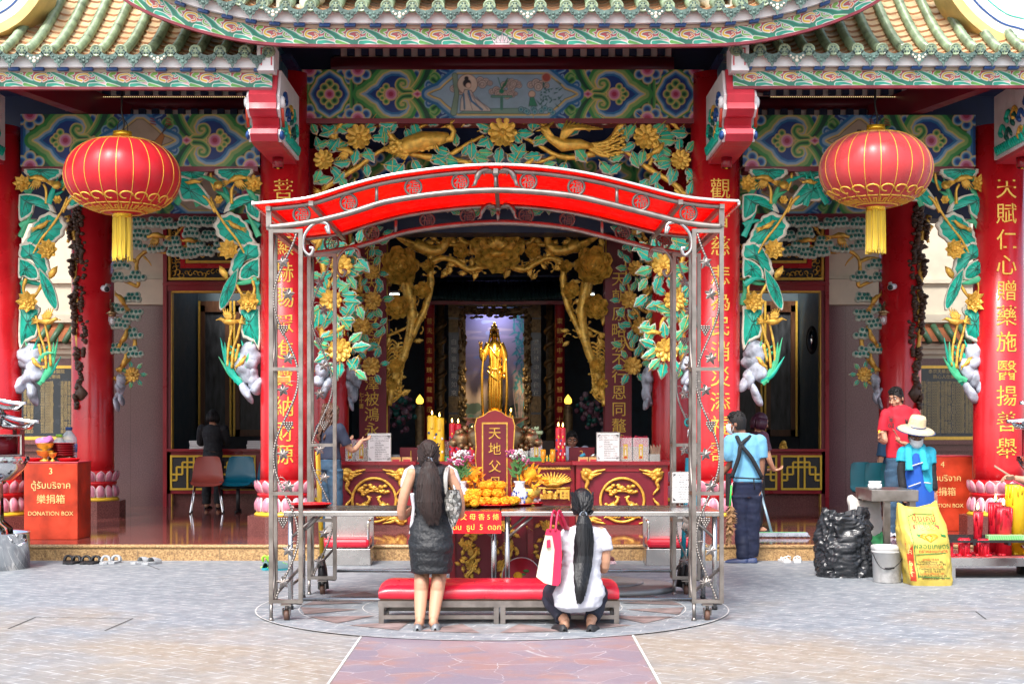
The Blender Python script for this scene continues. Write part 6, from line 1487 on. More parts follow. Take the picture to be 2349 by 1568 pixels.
def counter(px0,px1,label,d=18.95,y0=1062,y1=1214,kind=0):
    xa,xb=PX(px0,d),PX(px1,d);zt,zb=PZ(y0,d),PF
    t=thing('altar_counter',label,'counter',((xa+xb)/2,d+.3,PF));C=Carve(d-.01)
    m=MB(M_maroon);m.bx(xa,xb,d,d+.7,zb+.06,zt-.02);m.m(M_red2);m.bx(xa-.05,xb+.05,d-.06,d+.75,zt-.02,zt+.025);m.m(M_gran);m.bx(xa-.02,xb+.02,d-.03,d+.72,zb-.01,zb+.058)
    m.m(M_red2)
    for q in((xa,xb,zt-.10,zt-.02),(xa,xb,zb+.06,zb+.12),(xa,xa+.05,zb+.12,zt-.10),(xb-.05,xb,zb+.12,zt-.10)):m.bx(q[0],q[1],d-.014,d,q[2],q[3])
    o=m.build('counter_body',t);g_=MB(M_gold)
    if kind==0:
        crane_medallion(C,g_,(px0+px1)/2,(y0+y1)/2+8,50)
        for(u,v,a,b)in((px0+12,y0+14,1,1),(px1-12,y0+14,-1,1),(px0+12,y1-14,1,-1),(px1-12,y1-14,-1,-1)):dragon_corner(C,g_,u,v,a,b)
    else:
        r=random.Random(8)
        for(u0,u1)in((px0+14,px0+110),(px1-90,px1-10)):
            for k in range(22):C.branch(g_,[(u0+k*(u1-u0)/22,y0+14),(u0+(k+.6)*(u1-u0)/22,y0+10),(u0+(k+1)*(u1-u0)/22,y0+15)],1.6,1.2,w=.015)
            um=(u0+u1)/2
            for k in range(16):a=math.pi*(k+.5)/16;C.branch(g_,[(um+12*math.cos(a),y0+46),(um+34*math.cos(a),y0+44-16*math.sin(a)),(um+44*math.cos(a),y0+40-20*math.sin(a))],4,1,w=.02)
            g_.ell(C.P(um,y0+48,.03),(22*C.k,.05,6*C.k));C.branch(g_,[(u0,y0+57),(u1,y0+57)],2.5,2.5,w=.01)
            C.flower(g_,um-8,y0+90,24,.02,((1.,9,.4),(.75,8,.42),(.5,6,.5)))
            for k in range(30):C.leaf(g_,r.uniform(u0,u1-20),y0+r.uniform(64,116),r.uniform(0,6.3),16,.015,(M_gold,)*3)
            for k in range(26):C.branch(g_,[(u0+r.uniform(0,60),y0+r.uniform(124,142)),(u0+r.uniform(20,80),y0+r.uniform(120,146))],2.6,1.4,w=.02)
            g_.m(M_goldp);g_.bx(PX(u1-24,d),PX(u1-2,d),d-.035,d-.0,PZ(y0+122,d),PZ(y0+60,d));g_.m(M_maroon)
            for k,ch in enumerate('公元一九九四年'):g_.text(ch,(PX(u1-8,d),d-.037,PZ(y0+68+k*7.4,d)),.034,ext=.001)
            for k,ch in enumerate('歲次甲戌六月'):g_.text(ch,(PX(u1-17,d),d-.037,PZ(y0+68+k*8,d)),.034,ext=.001)
            g_.m(M_gold)
    g_.build('gilded_relief',o);return zt+.025
ZC=counter(773,944,'red counter with gilded crane roundel and dragon corners at the left of the hall')
counter(1322,1532,'red counter with gilded crane roundel and dragon corners at the right of the hall')
counter(950,1318,'carved and gilded altar counter in the middle, behind the bronze urn',d=19.25,kind=1)
def bd(mb,px0,px1,py0,py1,d,t=.03):mb.bx(PX(px0,d),PX(px1,d),d,d+t,PZ(py1,d),PZ(py0,d))
rows=[('จำนวนธูปทั้งหมด 15 ดอก (3 จุด)',''),('จุดที่ 1  ที่กง','5 ดอก'),('จุดที่ 2  เจ้าแม่กวนอิม','3 ดอก'),('ไฉ่ซิ้งเอี๊ย',''),('ลัวท้อเชียงซือ',''),('จุดที่ 3  ไท้ส่วยเอี๊ย','5 ดอก'),('เตียะอ้วงเซียงซือ',''),('ลูกศักดิ์แปะกง-ม่า',''),('มึ่งซิ้ง ซ้าย','1 ดอก'),('มึ่งซิ้ง ขวา','1 ดอก'),('ถวายธูปบูชาสิ่งศักดิ์สิทธิ์','')]
def notice(px0,px1,py0,py1,d,label):
    t=MB(M_steel);bd(t,px0-2,px1+2,py0-2,py1+2,d+.004,.02);t.m(M_paper);bd(t,px0,px1,py0,py1,d,.01);t.m(M_ink);h=(PZ(py0,d)-PZ(py1,d));w=PX(px1,d)-PX(px0,d)
    for k,(a,b)in enumerate(rows):
        z=PZ(py0,d)-h*(.075+.082*k);t.text(a,(PX(px0,d)+w*(.08 if a.startswith('จ')else .30),d-.002,z),h*.062,align='l',ext=.0004)
        if b:t.text(b,(PX(px1,d)-w*.16,d-.002,z),h*.062,ext=.0004)
    for(u,v)in((px0,py0),(px1,py0),(px0,py1),(px1,py1)):
        su=1 if u==px0 else-1;sv=1 if v==py0 else-1
        for k in range(3):t.bar((PX(u+su*(2+k*2),d),d-.001,PZ(v+sv*3,d)),(PX(u+su*(2+k*2),d),d-.001,PZ(v+sv*(10-k*2),d)),.006,.002)
    return tag(t.build('framed_notice'),label,'notice')
notice(845,895,995,1058,18.98,'framed white Thai notice on the left red counter');notice(1370,1420,993,1056,18.98,'framed white Thai notice on the right red counter');notice(1543,1586,1083,1151,12.9,'framed white Thai notice standing on the steel table by the right canopy post')
def incense_box(px,label,d=19.1,w=.16,h=.27,col=M_inr,pic=True):
    x=PX(px,d);t=thing('incense_box',label,'incense box',(x,d,ZC),0,'clear boxes of incense sticks on the counters')
    s=MB(M_inst);s.bx(x-w/2+.01,x+w/2-.01,d-.05,d+.05,ZC,ZC+h*.62);s.m(col);q=random.Random(px)
    s.bx(x-w/2+.012,x+w/2-.012,d-.048,d+.048,ZC+h*.62,ZC+h*.93)
    for k in range(60):a=q.uniform(-w/2+.012,w/2-.012);b=q.uniform(-.05,.05);s.tube([(a+x,d+b,ZC+h*.9),(a+x+q.uniform(-.01,.01),d+b,ZC+h*q.uniform(.95,1.1))],.003,4,smooth=False)
    for k in range(26):a=-w/2+.014+k*(w-.028)/25;s.m(M_inst);s.tube([(x+a,d-.052,ZC),(x+a,d-.052,ZC+h*.62)],.0035,4,smooth=False);s.m(col);s.tube([(x+a,d-.051,ZC+h*.62),(x+a,d-.051,ZC+h*.95)],.0035,4,smooth=False)
    s.build('incense_sticks',t)
    g_=MB(M_glass)
    for q in((x-w/2,x+w/2,d-.064,d-.061),(x-w/2,x-w/2+.003,d-.061,d+.06),(x+w/2-.003,x+w/2,d-.061,d+.06)):g_.bx(q[0],q[1],q[2],q[3],ZC,ZC+h)
    g_.build('clear_case',t)
    if pic:
        c=Cv(.05,.18,.004,'#e8c64a');c.circ((.025,.14),.016,[(0,'#c83a2a'),(.003,'#f2ead0')]);c.poly([(.012,.04),(.018,.12),(.032,.12),(.04,.04)],[(0,'#7a4a2a'),(.002,'#f0e6d8')]);c.circ((.025,.13),.007,'#d8a888');c.poly([(.005,.005),(.045,.005),(.045,.03),(.005,.03)],'#c8342e')
        c.mesh('picture_label',face(d-.066,x-.025,ZC+.03),painted(),t,thick=.001)
for px,lab,w,h in((804,'clear box of pink tipped incense beside the left notice',.12,.27),(830,'clear box of incense with yellow picture label, behind the left counter edge',.16,.26),(1434,'clear box of red incense just right of the right notice',.17,.29),(1469,'clear box of red incense with yellow label on the right counter',.20,.29),(1017,'clear box of incense behind the yellow candles',.15,.24),(1196,'clear box of incense under the lotus flowers',.17,.25),(1230,'clear box of incense with white figure label, right of the lotus flowers',.15,.25)):incense_box(px,lab,19.1 if px<900 or px>1300 else 19.5,w,h)
def candle(px,py0,py1,r,d,col,label,grp,deco=True,flame=True,name='candle'):
    x=PX(px,d);z0,z1=PZ(py1,d),PZ(py0,d);t=MB(col);q=random.Random(px)
    t.lathe([(r,z0),(r,z0+.02),(r*.98,z1-.02),(r*.8,z1),(r*.5,z1-.004),(0,z1-.006)],(x,d,0),16,rf=lambda a,z:1+.025*math.sin(a*5+z*20))
    if deco:
        for k in range(7):t.m((M_goldp,M_paper,M_blue)[k%3]);a=-1.57+.7*math.sin(k*2.1);t.ell((x+r*math.cos(a),d+r*math.sin(a),lerp(z0,z1,.12+.1*k)),(r*.3,r*.15,.018),n=7,k=4)
    t.m(M_black);t.tube([(x,d,z1-.01),(x,d,z1+.02)],.003,5)
    if flame:t.m(M_flame);t.lathe([(0,z1+.005),(.009,z1+.02),(.008,z1+.035),(0,z1+.065)],(x,d,0),10)
    return tag(t.build(name),label,'candle',grp)
M_wy=mat('yellow_wax',(.85,.52,.015),.35,var=.15,scale=12);M_wr=mat('red_wax',(.60,.012,.03),.32,var=.2,scale=12)
candle(991,952,1058,.062,19.3,M_wy,'tall thick yellow candle, the left one of the pair on the altar','tall candles on the altar');candle(1008,957,1058,.062,19.3,M_wy,'tall thick yellow candle, the right one of the pair on the altar','tall candles on the altar')
for px,y,lab in((1037,970,'tall red candle nearest the yellow pair'),(1051,971,'tall red candle second from the yellow pair'),(1071,987,'shorter red candle left of the bronze urn'),(1083,987,'shorter red candle touching the bronze urn'),(1281,979,'tall red candle, left of the pair beside the lotus flowers'),(1291,980,'tall red candle, right of the pair beside the lotus flowers')):candle(px,y,1058,.038,19.3,M_wr,lab,'tall candles on the altar')
for k,px in enumerate((1143,1156,1165,1175,1186,1255,1262)):
    candle(px,1036+(k*7)%9,1060,.009,19.2,M_wy,'thin short yellow taper burning in the altar tray','thin tapers on the altar',False,False,'taper_candle')
gb=MB(mat('green_striped_tray',(.05,.34,.14),.4,var=.5,scale=40));bd(gb,1010,1080,1046,1060,19.32,.2);tag(gb.build('green_tray'),'shallow green striped tray behind the red candles','tray');gb=MB(MATS['green_striped_tray']);bd(gb,1170,1300,1048,1061,19.34,.2);tag(gb.build('green_tray'),'shallow green striped tray at the right of the bronze urn','tray')
for px,lab in((1246,'small amber glass cup lamp left of its twin'),(1262+6,'small amber glass cup lamp right of its twin')):lathe_thing('cup_lamp',lab,'lamp',[(.03,PZ(1060,19.2)),(.015,PZ(1055,19.2)),(.032,PZ(1048,19.2)),(.034,PZ(1030,19.2)),(0,PZ(1031,19.2))],(PX(px,19.2),19.2,0),mat('amber_glass',(.75,.30,.02),.2,var=.2))
lo=thing('lotus_bouquet','bunch of pale green lotus buds in a white pot behind the incense boxes','bouquet',(PX(1222,19.6),19.6,ZC));m=MB(M_paper);x,z=PX(1222,19.6),ZC
m.lathe([(.05,z),(.06,z+.12),(0,z+.11)],(x,19.6,0),16);m.build('pot',lo);m=MB(M_leafg)
for k in range(9):
    a=k*.7;e=Vector((x+(k-4)*.025,19.6+.03*math.sin(a),z+.34+.04*math.sin(k*2.3)));m.m(M_leafg);m.tube([(x,19.6,z+.1),e],.006,5);m.m(mat('lotus_bud',(.45,.58,.36),.5,var=.2))
    for j in range(6):b=j*1.05;m.tube([e,e+Vector((.02*math.cos(b),.02*math.sin(b),.02)),e+Vector((.026*math.cos(b),.026*math.sin(b),.05))],[.008,.014,.003],6)
m.build('lotus_buds',lo)
for px0,px1,n in((917,962,'1'),(1306,1336+20,'2')):
    b=MB(M_maroon);bd(b,px0,px1+8,1026,1058,19.7,.2);b.m(M_goldp);b.text(n,(PX((px0+px1)/2+3,19.69),19.695,PZ(1039,19.7)),.11,ext=.002);tag(b.build('numbered_box'),'dark red counter box with gold number %s, %s of the bronze urn'%(n,'left' if n=='1' else 'right'),'box')
for px,lab in((908,'brown card box at the left end of the altar'),(933,'brown card box next to the number 1 box'),(1338,'brown card box with a blue roll on it'),(1362,'brown card box with a grey roll on it')):
    b=MB(M_card);bd(b,px-11,px+11,1048,1061,18.99,.12);b.m(M_pinkred);b.bx(PX(px-8,18.98),PX(px+8,18.98),18.985,18.99,PZ(1058,19),PZ(1053,19))
    if px>1300:b.m(mat('blue_roll',(.03,.25,.4),.6)if px<1350 else M_steel);b.tube([W(px-7,1047,19.05),W(px+4,1041,19.05)],.022,10)
    tag(b.build('card_box'),lab,'box','small card boxes on the counters')
sb=MB(M_steel);bd(sb,1490,1514,1041,1061,19.0,.12);sb.m(M_inst);[sb.tube([W(1494+k*1.2,1045,19.05),W(1490+k*1.7,1026-(k*7)%9,19.05)],.004,4,smooth=False)for k in range(16)];tag(sb.build('spill_holder'),'small steel holder of wooden spills at the right counter end','holder')
# ---------------------------------------------------------------- the gilded statue
st=thing('gilded_statue','standing gilded robed figure with raised right hand on a lotus stand before the mural','statue',(PX(1135,26.3),26.3,PZ(985,26.3)))
k_=26.3/F;SX=lambda a,b,h=0.:W(a,b,26.3)+Vector((0,-h,0))
M_au=mat('bright_gold',(.85,.50,.08),.24,.9,var=.15,bump=.2,bscale=30)
m=MB(M_au)
m.tube([SX(1136,948),SX(1136,900,.02),SX(1137,860,.03),SX(1136,825,.03),SX(1135,795,.03),SX(1134,782,.02),SX(1134,776,.02)],[.12,.13,.125,.105,.13,.06,.045],18,sx=1.15)
m.ell(SX(1134,768,.03),(.062,.07,.085));m.ell(SX(1134,752,.0),(.06,.06,.07));m.ell(SX(1134,744,.0),(.035,.035,.045));m.tube([SX(1134,771,.09),SX(1134,766,.11)],[.012,.006],6)
for s in(-1,1):m.ell(SX(1134+s*8.5,770,.03),(.014,.02,.035));m.ell(SX(1134+s*4,766,.088),(.012,.006,.005));m.tube(spl([SX(1134+s*8,760),SX(1134+s*10,775),SX(1134+s*13,788)],3),.02,6)
m.ell(SX(1134,775,.09),(.014,.006,.006))
for k in range(7):m.ell(SX(1134+(k-3)*3,758-abs(3-abs(k-3))*1.2,.06),(.014,.014,.03),n=7,k=5)
m.tube(spl([SX(1121,788,.03),SX(1113,808,.05),SX(1109,824,.08),SX(1104,812,.14),SX(1103,800,.16)],4),[.06]*6+[.045]*6+[.032]*5,10)
for k in range(4):m.tube([SX(1102+k*1.4,800,.16),SX(1100+k*2.2,790-(k%2)*3,.17),SX(1099+k*2.6,783+(k%2)*3,.16)],.008,6)
m.tube(spl([SX(1148,788,.03),SX(1156,810,.04),SX(1158,838,.06),SX(1157,858,.09)],4),[.06]*6+[.045]*6+[.03],10);m.ell(SX(1157,864,.1),(.03,.025,.045))
for(a,b,c_)in(((1112,800),(1106,860),(1108,955)),((1160,820),(1163,880),(1161,955)),((1125,800),(1128,840),(1122,880)),((1146,800),(1142,850),(1150,890)),((1126,850),(1124,900),(1126,945)),((1146,850),(1148,900),(1145,945)),((1136,845),(1134,890),(1136,940)),((1120,842),(1136,848),(1152,842)),((1118,850),(1134,866),(1150,880)),((1124,795),(1136,812),(1150,830)),((1130,850),(1130,900),(1131,940)),((1141,850),(1142,900),(1140,940))):m.tube(spl([SX(*a,.14),SX(*b,.17),SX(*c_,.13)],5),[.018]*5+[.024]*5+[.014],7)
for k in range(9):m.ell(SX(1127+k*2,800+5*math.sin(k*.39*1),.16),.014,n=7,k=5)
m.build('figure',st)
b=MB(M_goldd);b.lathe([(.26,PZ(985,26.3)),(.27,PZ(980,26.3)),(.20,PZ(974,26.3)),(.24,PZ(962,26.3)),(.27,PZ(955,26.3)),(.22,PZ(950,26.3)),(0,PZ(950,26.3))],(PX(1135,26.3),26.3,0),28,rf=lambda a,z:1+.06*abs(math.sin(a*7)));b.m(M_shr);b.bx(PX(1100,26.3),PX(1170,26.3),26.0,26.6,PF,PZ(985,26.3));b.build('lotus_stand',st)
for px,lab in((963,'pillar lamp with glowing gold bud at the left of the shrine'),(1303,'pillar lamp with glowing gold bud at the right of the shrine')):
    d=24.6;t=thing('pillar_lamp',lab,'lamp',(PX(px,d),d,PF));x=PX(px,d);m=MB(M_shr);m.lathe([(.09,PF),(.06,PF+.3),(.08,PZ(960,d)),(.07,PZ(935,d)),(.045,PZ(930,d)),(.065,PZ(926,d)),(0,PZ(926,d))],(x,d,0),16);m.build('post',t)
    m=MB(mat('glowing_amber',(1,.55,.06),.4,var=.2,scale=20,emit=1.3));m.lathe([(.03,PZ(927,d)),(.06,PZ(922,d)),(.055,PZ(915,d)),(.028,PZ(909,d)),(0,PZ(904,d))],(x,d,0),16,rf=lambda a,z:1+.08*abs(math.sin(a*4)));m.build('bud_shade',t)
for px,lab in((918,'dim vase of pink silk flowers at the left of the hall'),(1362,'dim vase of pink silk flowers at the right of the hall')):
    d=23.6;x=PX(px,d);t=thing('silk_flowers',lab,'flower vase',(x,d,PF));m=MB(M_paper);m.lathe([(.16,PF),(.17,PF+.5),(.09,PF+.72),(.13,PF+.82),(0,PF+.8)],(x,d,0),20);m.build('tall_vase',t);m=MB(M_pinkw);q=random.Random(px)
    for k in range(80):a=Vector((q.gauss(0,.10),q.gauss(0,.08),q.gauss(0,.14)));m.m((mat('dusty_silk',(.16,.10,.12),.7),mat('plum_silk',(.10,.035,.06),.7),M_dkgrn)[k%3]);m.ell(Vector((x,d,PZ(942,d)))+a,q.uniform(.03,.055),n=7,k=5)
    m.build('blossoms',t)
# ================================================================== LANTERNS
M_silk=mat('red_silk',(.66,.018,.03),.34,var=.12,scale=4,sheen=.05,bump=.12,bscale=7,translucent=.25)
M_silk2=mat('faded_red_silk',(.64,.055,.06),.30,var=.12,scale=4,sheen=.25,bump=.12,bscale=7,translucent=.25)
def lantern(px,py,rx,ry,d,silk,label):
    x,z=PX(px,d),PZ(py,d);a,b=rx*d/F,ry*d/F
    t=thing('red_lantern',label,'lantern',(x,d,z-b-.6),0,'big red lanterns hanging from the eaves')
    m=MB(silk);n=22;prof=[]
    for i in range(27):
        q=-math.pi/2+math.pi*i/26;r=a*max(.2,max(0,math.cos(q))**.8);prof.append((r,z+b*math.sin(q)))
    m.lathe(prof,(x,d,0),n*6,rf=lambda q,zz:1-.02*abs(math.sin(q*n/2))**.5*0+.010*abs(math.sin(q*n/2))+.004*noise.noise(Vector((q*3,zz*4,0))))
    sh=m.build('lantern_body',t);m=MB(M_goldp)
    for k in range(n):q=2*math.pi*k/n;m.tube([(x+(r+.002)*math.cos(q),d+(r+.002)*math.sin(q),zz)for r,zz in prof[2:-2]],.0045,4)
    def on(q,zz,o=.006):
        s=max(-1,min(1,(zz-z)/b));r=a*max(.2,math.sqrt(max(0,1-s*s))**.8)+o;return(x+r*math.cos(q),d+r*math.sin(q),zz)
    for k in range(20):  # cloud and key fret collar at the foot
        q0=2*math.pi*k/20;zb=z-b*.80
        m.tube([on(q0+.157*math.cos(j*.45)*(1-j*.04),zb+.055+.045*math.sin(j*.45)*(1-j*.04))for j in range(12)],.010,5)
        m.tube([on(q0+w,zz)for w,zz in((-.14,zb-.005),(.14,zb-.005))],.010,5);m.tube([on(q0+w,zz)for w,zz in((-.1,zb-.02),(-.1,zb-.055),(.02,zb-.055),(.02,zb-.03),(.1,zb-.03),(.1,zb-.06))],.009,4)
        m.tube([on(q0+.157*math.cos(j*.7),z+b*.92+.02*math.sin(j*.7))for j in range(10)],.006,4)
    m.tube([on(2*math.pi*k/60,z-b*.96)for k in range(60)],.012,5,closed=True)
    m.build('gold_trim',sh)
    c=MB(mat('gold_foil',(.85,.52,.03),.25,.6));r0=a*.165
    c.lathe([(r0,z+b-.03),(r0,z+b+.03),(r0*1.05,z+b+.035),(r0*.95,z+b+.05),(r0*1.0,z+b+.07),(r0*.6,z+b+.075)],(x,d,0),28);c.build('gold_cap',t);c=MB(MATS['gold_foil']);c.lathe([(r0*1.0,z-b-.05),(r0*1.05,z-b),(r0*1.1,z-b+.04)],(x,d,0),28);c.build('gold_cap',t)
    f=MB(mat('yellow_tassel',(.68,.46,.012),.6,var=.4,scale=60,stretch=(1,1,.02),sheen=.5));L=112*d/F*.93;q=random.Random(px)
    f.lathe([(r0*.9,z-b-.05),(r0*.93,z-b-L*.9),(0,z-b-L*.9)],(x,d,0),20)
    for k in range(120):
        w=q.uniform(0,6.3);r=r0*q.uniform(.88,1.02);e=L*q.uniform(.93,1.04);f.tube([(x+r*math.cos(w),d+r*math.sin(w),z-b-.04),(x+r*1.02*math.cos(w+.05),d+r*math.sin(w),z-b-L*.5),(x+r*1.05*math.cos(w+q.uniform(-.1,.1)),d+r*1.05*math.sin(w),z-b-e)],.0065,4,smooth=False)
    f.build('tassel',t)
    h=MB(M_black);top=PZ(208,d)
    h.tube([(x,d,z+b+.05),(x+.02,d,z+b+.15),(x-.01,d,z+b+.3),(x,d,top+.2)],.012,6)
    for s in(-1,1):h.tube(spl([(x+s*.06,d,z+b+.06),(x+s*.05,d,z+b+.16),(x,d,z+b+.22)],4),.006,5)
    h.build('hanging_cord',t)
lantern(281,404,131,87,16.95,M_silk,'big bright red silk lantern with yellow tassel hanging before the left bay')
lantern(2009,389,128,86,17.0,M_silk2,'big paler red silk lantern with yellow tassel hanging before the right bay')
# ================================================================== DONATION BOXES AND WHAT LIES ON THEM
def donation(px0,px1,py0,py1,d,num,label,dep):
    xa,xb=PX(px0,d),PX(px1,d);za,zb=PF,PZ(py0,d)
    t=thing('donation_box',label,'donation box',((xa+xb)/2,d+dep/2,PF));m=MB(M_orange);m.box(((xa+xb)/2,d+dep/2,(za+zb)/2),(xb-xa,dep,zb-za),None,.006);m.m(M_pinkred);m.box(((xa+xb)/2,d+dep/2,zb+.008),(xb-xa+.012,dep+.012,.016),None,.005)
    o=m.build('box_body',t);cx=(xa+xb)/2;h=zb-za
    for s,f,sz in((num,.90,.10),('ตู้รับบริจาค',.715,.105),('樂捐箱',.53,.11),('DONATION BOX',.345,.066)):l=MB(mat('cream_yellow_letter',(.80,.58,.22),.5,var=.3,scale=20));l.text(s,(cx,d-.003,za+h*f),sz,ext=.003);l.build('lettering',o)
    k=MB(M_steel);k.box((cx,d+dep*.5,zb+.018),(.14,.025,.006));k.build('coin_slot',o)
    return zb+.018
Z3=donation(55,178,1062,1237,17.36,'3','orange red donation box with the number 3 by the left columns',.55)
Z4=donation(2093,2231,1047,1217,18.7,'4','orange red donation box with the number 4 by the right columns',.5)
def on3(px,dd):return(PX(px,17.4+dd),17.4+dd,Z3)
gp=[(.05,0),(.05,.01),(.02,.03),(.025,.05),(.07,.075),(.085,.12),(.09,.125),(.08,.12),(0,.08)]
lathe_thing('gold_bowl','gold footed bowl, the lower of two stacked on donation box 3','bowl',[(a*1.15,b)for a,b in gp],on3(103,.15),M_gold);p=on3(103,.15)
lathe_thing('gold_bowl','gold footed bowl, stacked on top and holding a pink plastic bag','bowl',[(a*1.2,b)for a,b in gp],(p[0],p[1],p[2]+.085),M_gold);lathe_thing('gold_bowl','small gold footed bowl standing beside the stacked pair on donation box 3','bowl',[(a*.55,b*.8)for a,b in gp],on3(121,.1),M_gold)
m=MB(mat('pink_plastic_bag',(.62,.22,.55),.3,var=.3,scale=14,trans=.2));n0=len(m.v);m.ell((p[0]-.01,p[1],p[2]+.235),(.10,.09,.05),n=22,k=14);m.v=[tuple(Vector(v)+Vector((0,0,1))*.05*noise.noise(Vector(v)*16)+Vector((1,0,0))*.03*noise.noise(Vector(v)*12+Vector((5,0,0))))for v in m.v];tag(m.build('plastic_bag'),'crumpled pink plastic bag lying in the top gold bowl','bag')
for(px,dd,r,k,lab)in((78,.2,.12,1,'red plastic tray at the left on donation box 3'),(158,.12,.13,1,'red enamel dish at the right end of donation box 3')):lathe_thing('red_tray',lab,'tray',[(a*r/.17,b)for a,b in tray],on3(px,dd),M_redpl)
for k in range(6):q=on3(142,.36);lathe_thing('red_tray','red plastic tray in the tall stack behind the gold bowls','tray',[(a*.95,b*.8)for a,b in tray],(q[0],q[1],q[2]+.026*k+.05),M_red2,group='stack of red trays on donation box 3')
sk=MB(M_woodt);q=on3(142,.36);sk.bx(q[0]-.13,q[0]+.13,q[1]-.1,q[1]+.1,q[2],q[2]+.05,.01);tag(sk.build('wooden_block'),'low dark block carrying the stack of red trays','block')
def bottle(c,r,h,cap,band,label):
    t=thing('water_bottle',label,'bottle',c);m=MB(mat('bottle_plastic',(.62,.70,.74),.1,var=0,alpha=.55));m.lathe([(r*.9,c[2]),(r,c[2]+.02),(r,c[2]+h*.6),(r*.93,c[2]+h*.63),(r,c[2]+h*.66),(r*.9,c[2]+h*.75),(r*.35,c[2]+h*.9),(r*.33,c[2]+h*.95),(0,c[2]+h*.95)],c[:2]+(0,),20);m.build('bottle_body',t)
    m=MB(cap);m.lathe([(r*.42,c[2]+h*.92),(r*.42,c[2]+h),(0,c[2]+h)],c[:2]+(0,),16);m.build('cap',t)
    m=MB(band);m.lathe([(r*1.01,c[2]+h*.38),(r*1.01,c[2]+h*.58)],c[:2]+(0,),20);m.build('wrapper',t)
q=(PX(136,18.6),18.6,.95)
tb_=thing('side_table','dark table behind donation box 3 carrying water bottles','table',(PX(140,18.6),18.6,PF));m=MB(M_gran);m.bx(PX(60,18.6),PX(166,18.6),18.4,18.9,.9,.95,.01);m.build('table_top',tb_)
for xx in(62,164):
    for yy in(18.43,18.87):m=MB(M_black);m.tube([(PX(xx,18.6),yy,PF),(PX(xx,18.6),yy,.9)],.02,8);m.build('leg',tb_)
bottle(q,.095,.41,mat('lime_cap',(.25,.55,.04),.4),mat('green_wrapper',(.02,.40,.12),.4),'clear water bottle with green band and lime cap behind the gold bowls');bottle((PX(158,18.7),18.7,.95),.1,.50,M_blue,mat('blue_wrapper',(.06,.2,.5),.4),'large blue water bottle with dark blue cap beside the red column')
# ================================================================== CHAIRS
def chair(x,y,z,rz,m,label,group,beam_=False):
    t=thing('plastic_chair',label,'chair',(x,y,z),rz,group);s=MB(m);P=[]
    path=[(.22,.40),(.20,.435),(.10,.43),(-.02,.425),(-.14,.43),(-.20,.47),(-.235,.56),(-.26,.70),(-.28,.80),(-.285,.82)]
    for i,(yy,zz)in enumerate(path):
        w=(.22,.235,.24,.24,.235,.225,.22,.20,.17,.13)[i];P.append([Vector((w*k/5,yy+.035*(k/5)**2*(1 if i>5 else 0),zz+.03*(k/5)**4*(1 if i<6 else 0)))for k in range(-5,6)])
    s.grid(P);s.grid([[p+Vector((0,-.008,-.008))for p in r][::-1]for r in P])
    o=s.build('seat_shell',t,local=True)
    if not beam_:
        for sx in(-1,1):
            for sy in(-1,1):l=MB(M_chrome);l.tube([(sx*.17,sy*.12,.42),(sx*.23,sy*.21,.02),(sx*.23,sy*.21,0)],.011,8);l.m(M_black);l.tube([(sx*.23,sy*.21,0),(sx*.23,sy*.21,.02)],.015,8);l.build('leg',t,local=True)
    else:
        l=MB(M_black);l.tube([(-.25,0,.36),(.25,0,.36)],.025,8);l.tube([(0,0,0),(0,0,.38)],.028,10);l.tube([(0,-.2,.02),(0,.2,.02)],.022,8);l.build('pedestal',t,local=True)
    return t
M_chr=mat('brick_red_plastic',(.36,.07,.05),.4,var=.1);M_chb=mat('petrol_blue_plastic',(.0,.12,.19),.35,var=.08);M_cht=mat('dark_teal_plastic',(.008,.12,.15),.35)
chair(PX(475,22.3),22.3,PF,R(180)+.15,M_chr,'brick red plastic chair on chrome legs at the left counter',None)
chair(PX(546,22.4),22.4,PF,R(180),M_chb,'petrol blue plastic chair next to the brick red one',None,True);chair(PX(620,22.4),22.4,PF,R(180),M_chb,'petrol blue plastic chair half hidden behind the front left column',None,True)
for k,(px,lab)in enumerate(((1985,'dark teal plastic chair, first of three by the right bay'),(2008,'dark teal plastic chair, middle of three by the right bay'),(2033,'dark teal plastic chair, last of three, beside the man in red'))):chair(PX(px,19.3)+.12,19.3-k*.25,PF,R(-150),M_cht,lab,'dark teal chairs',True)
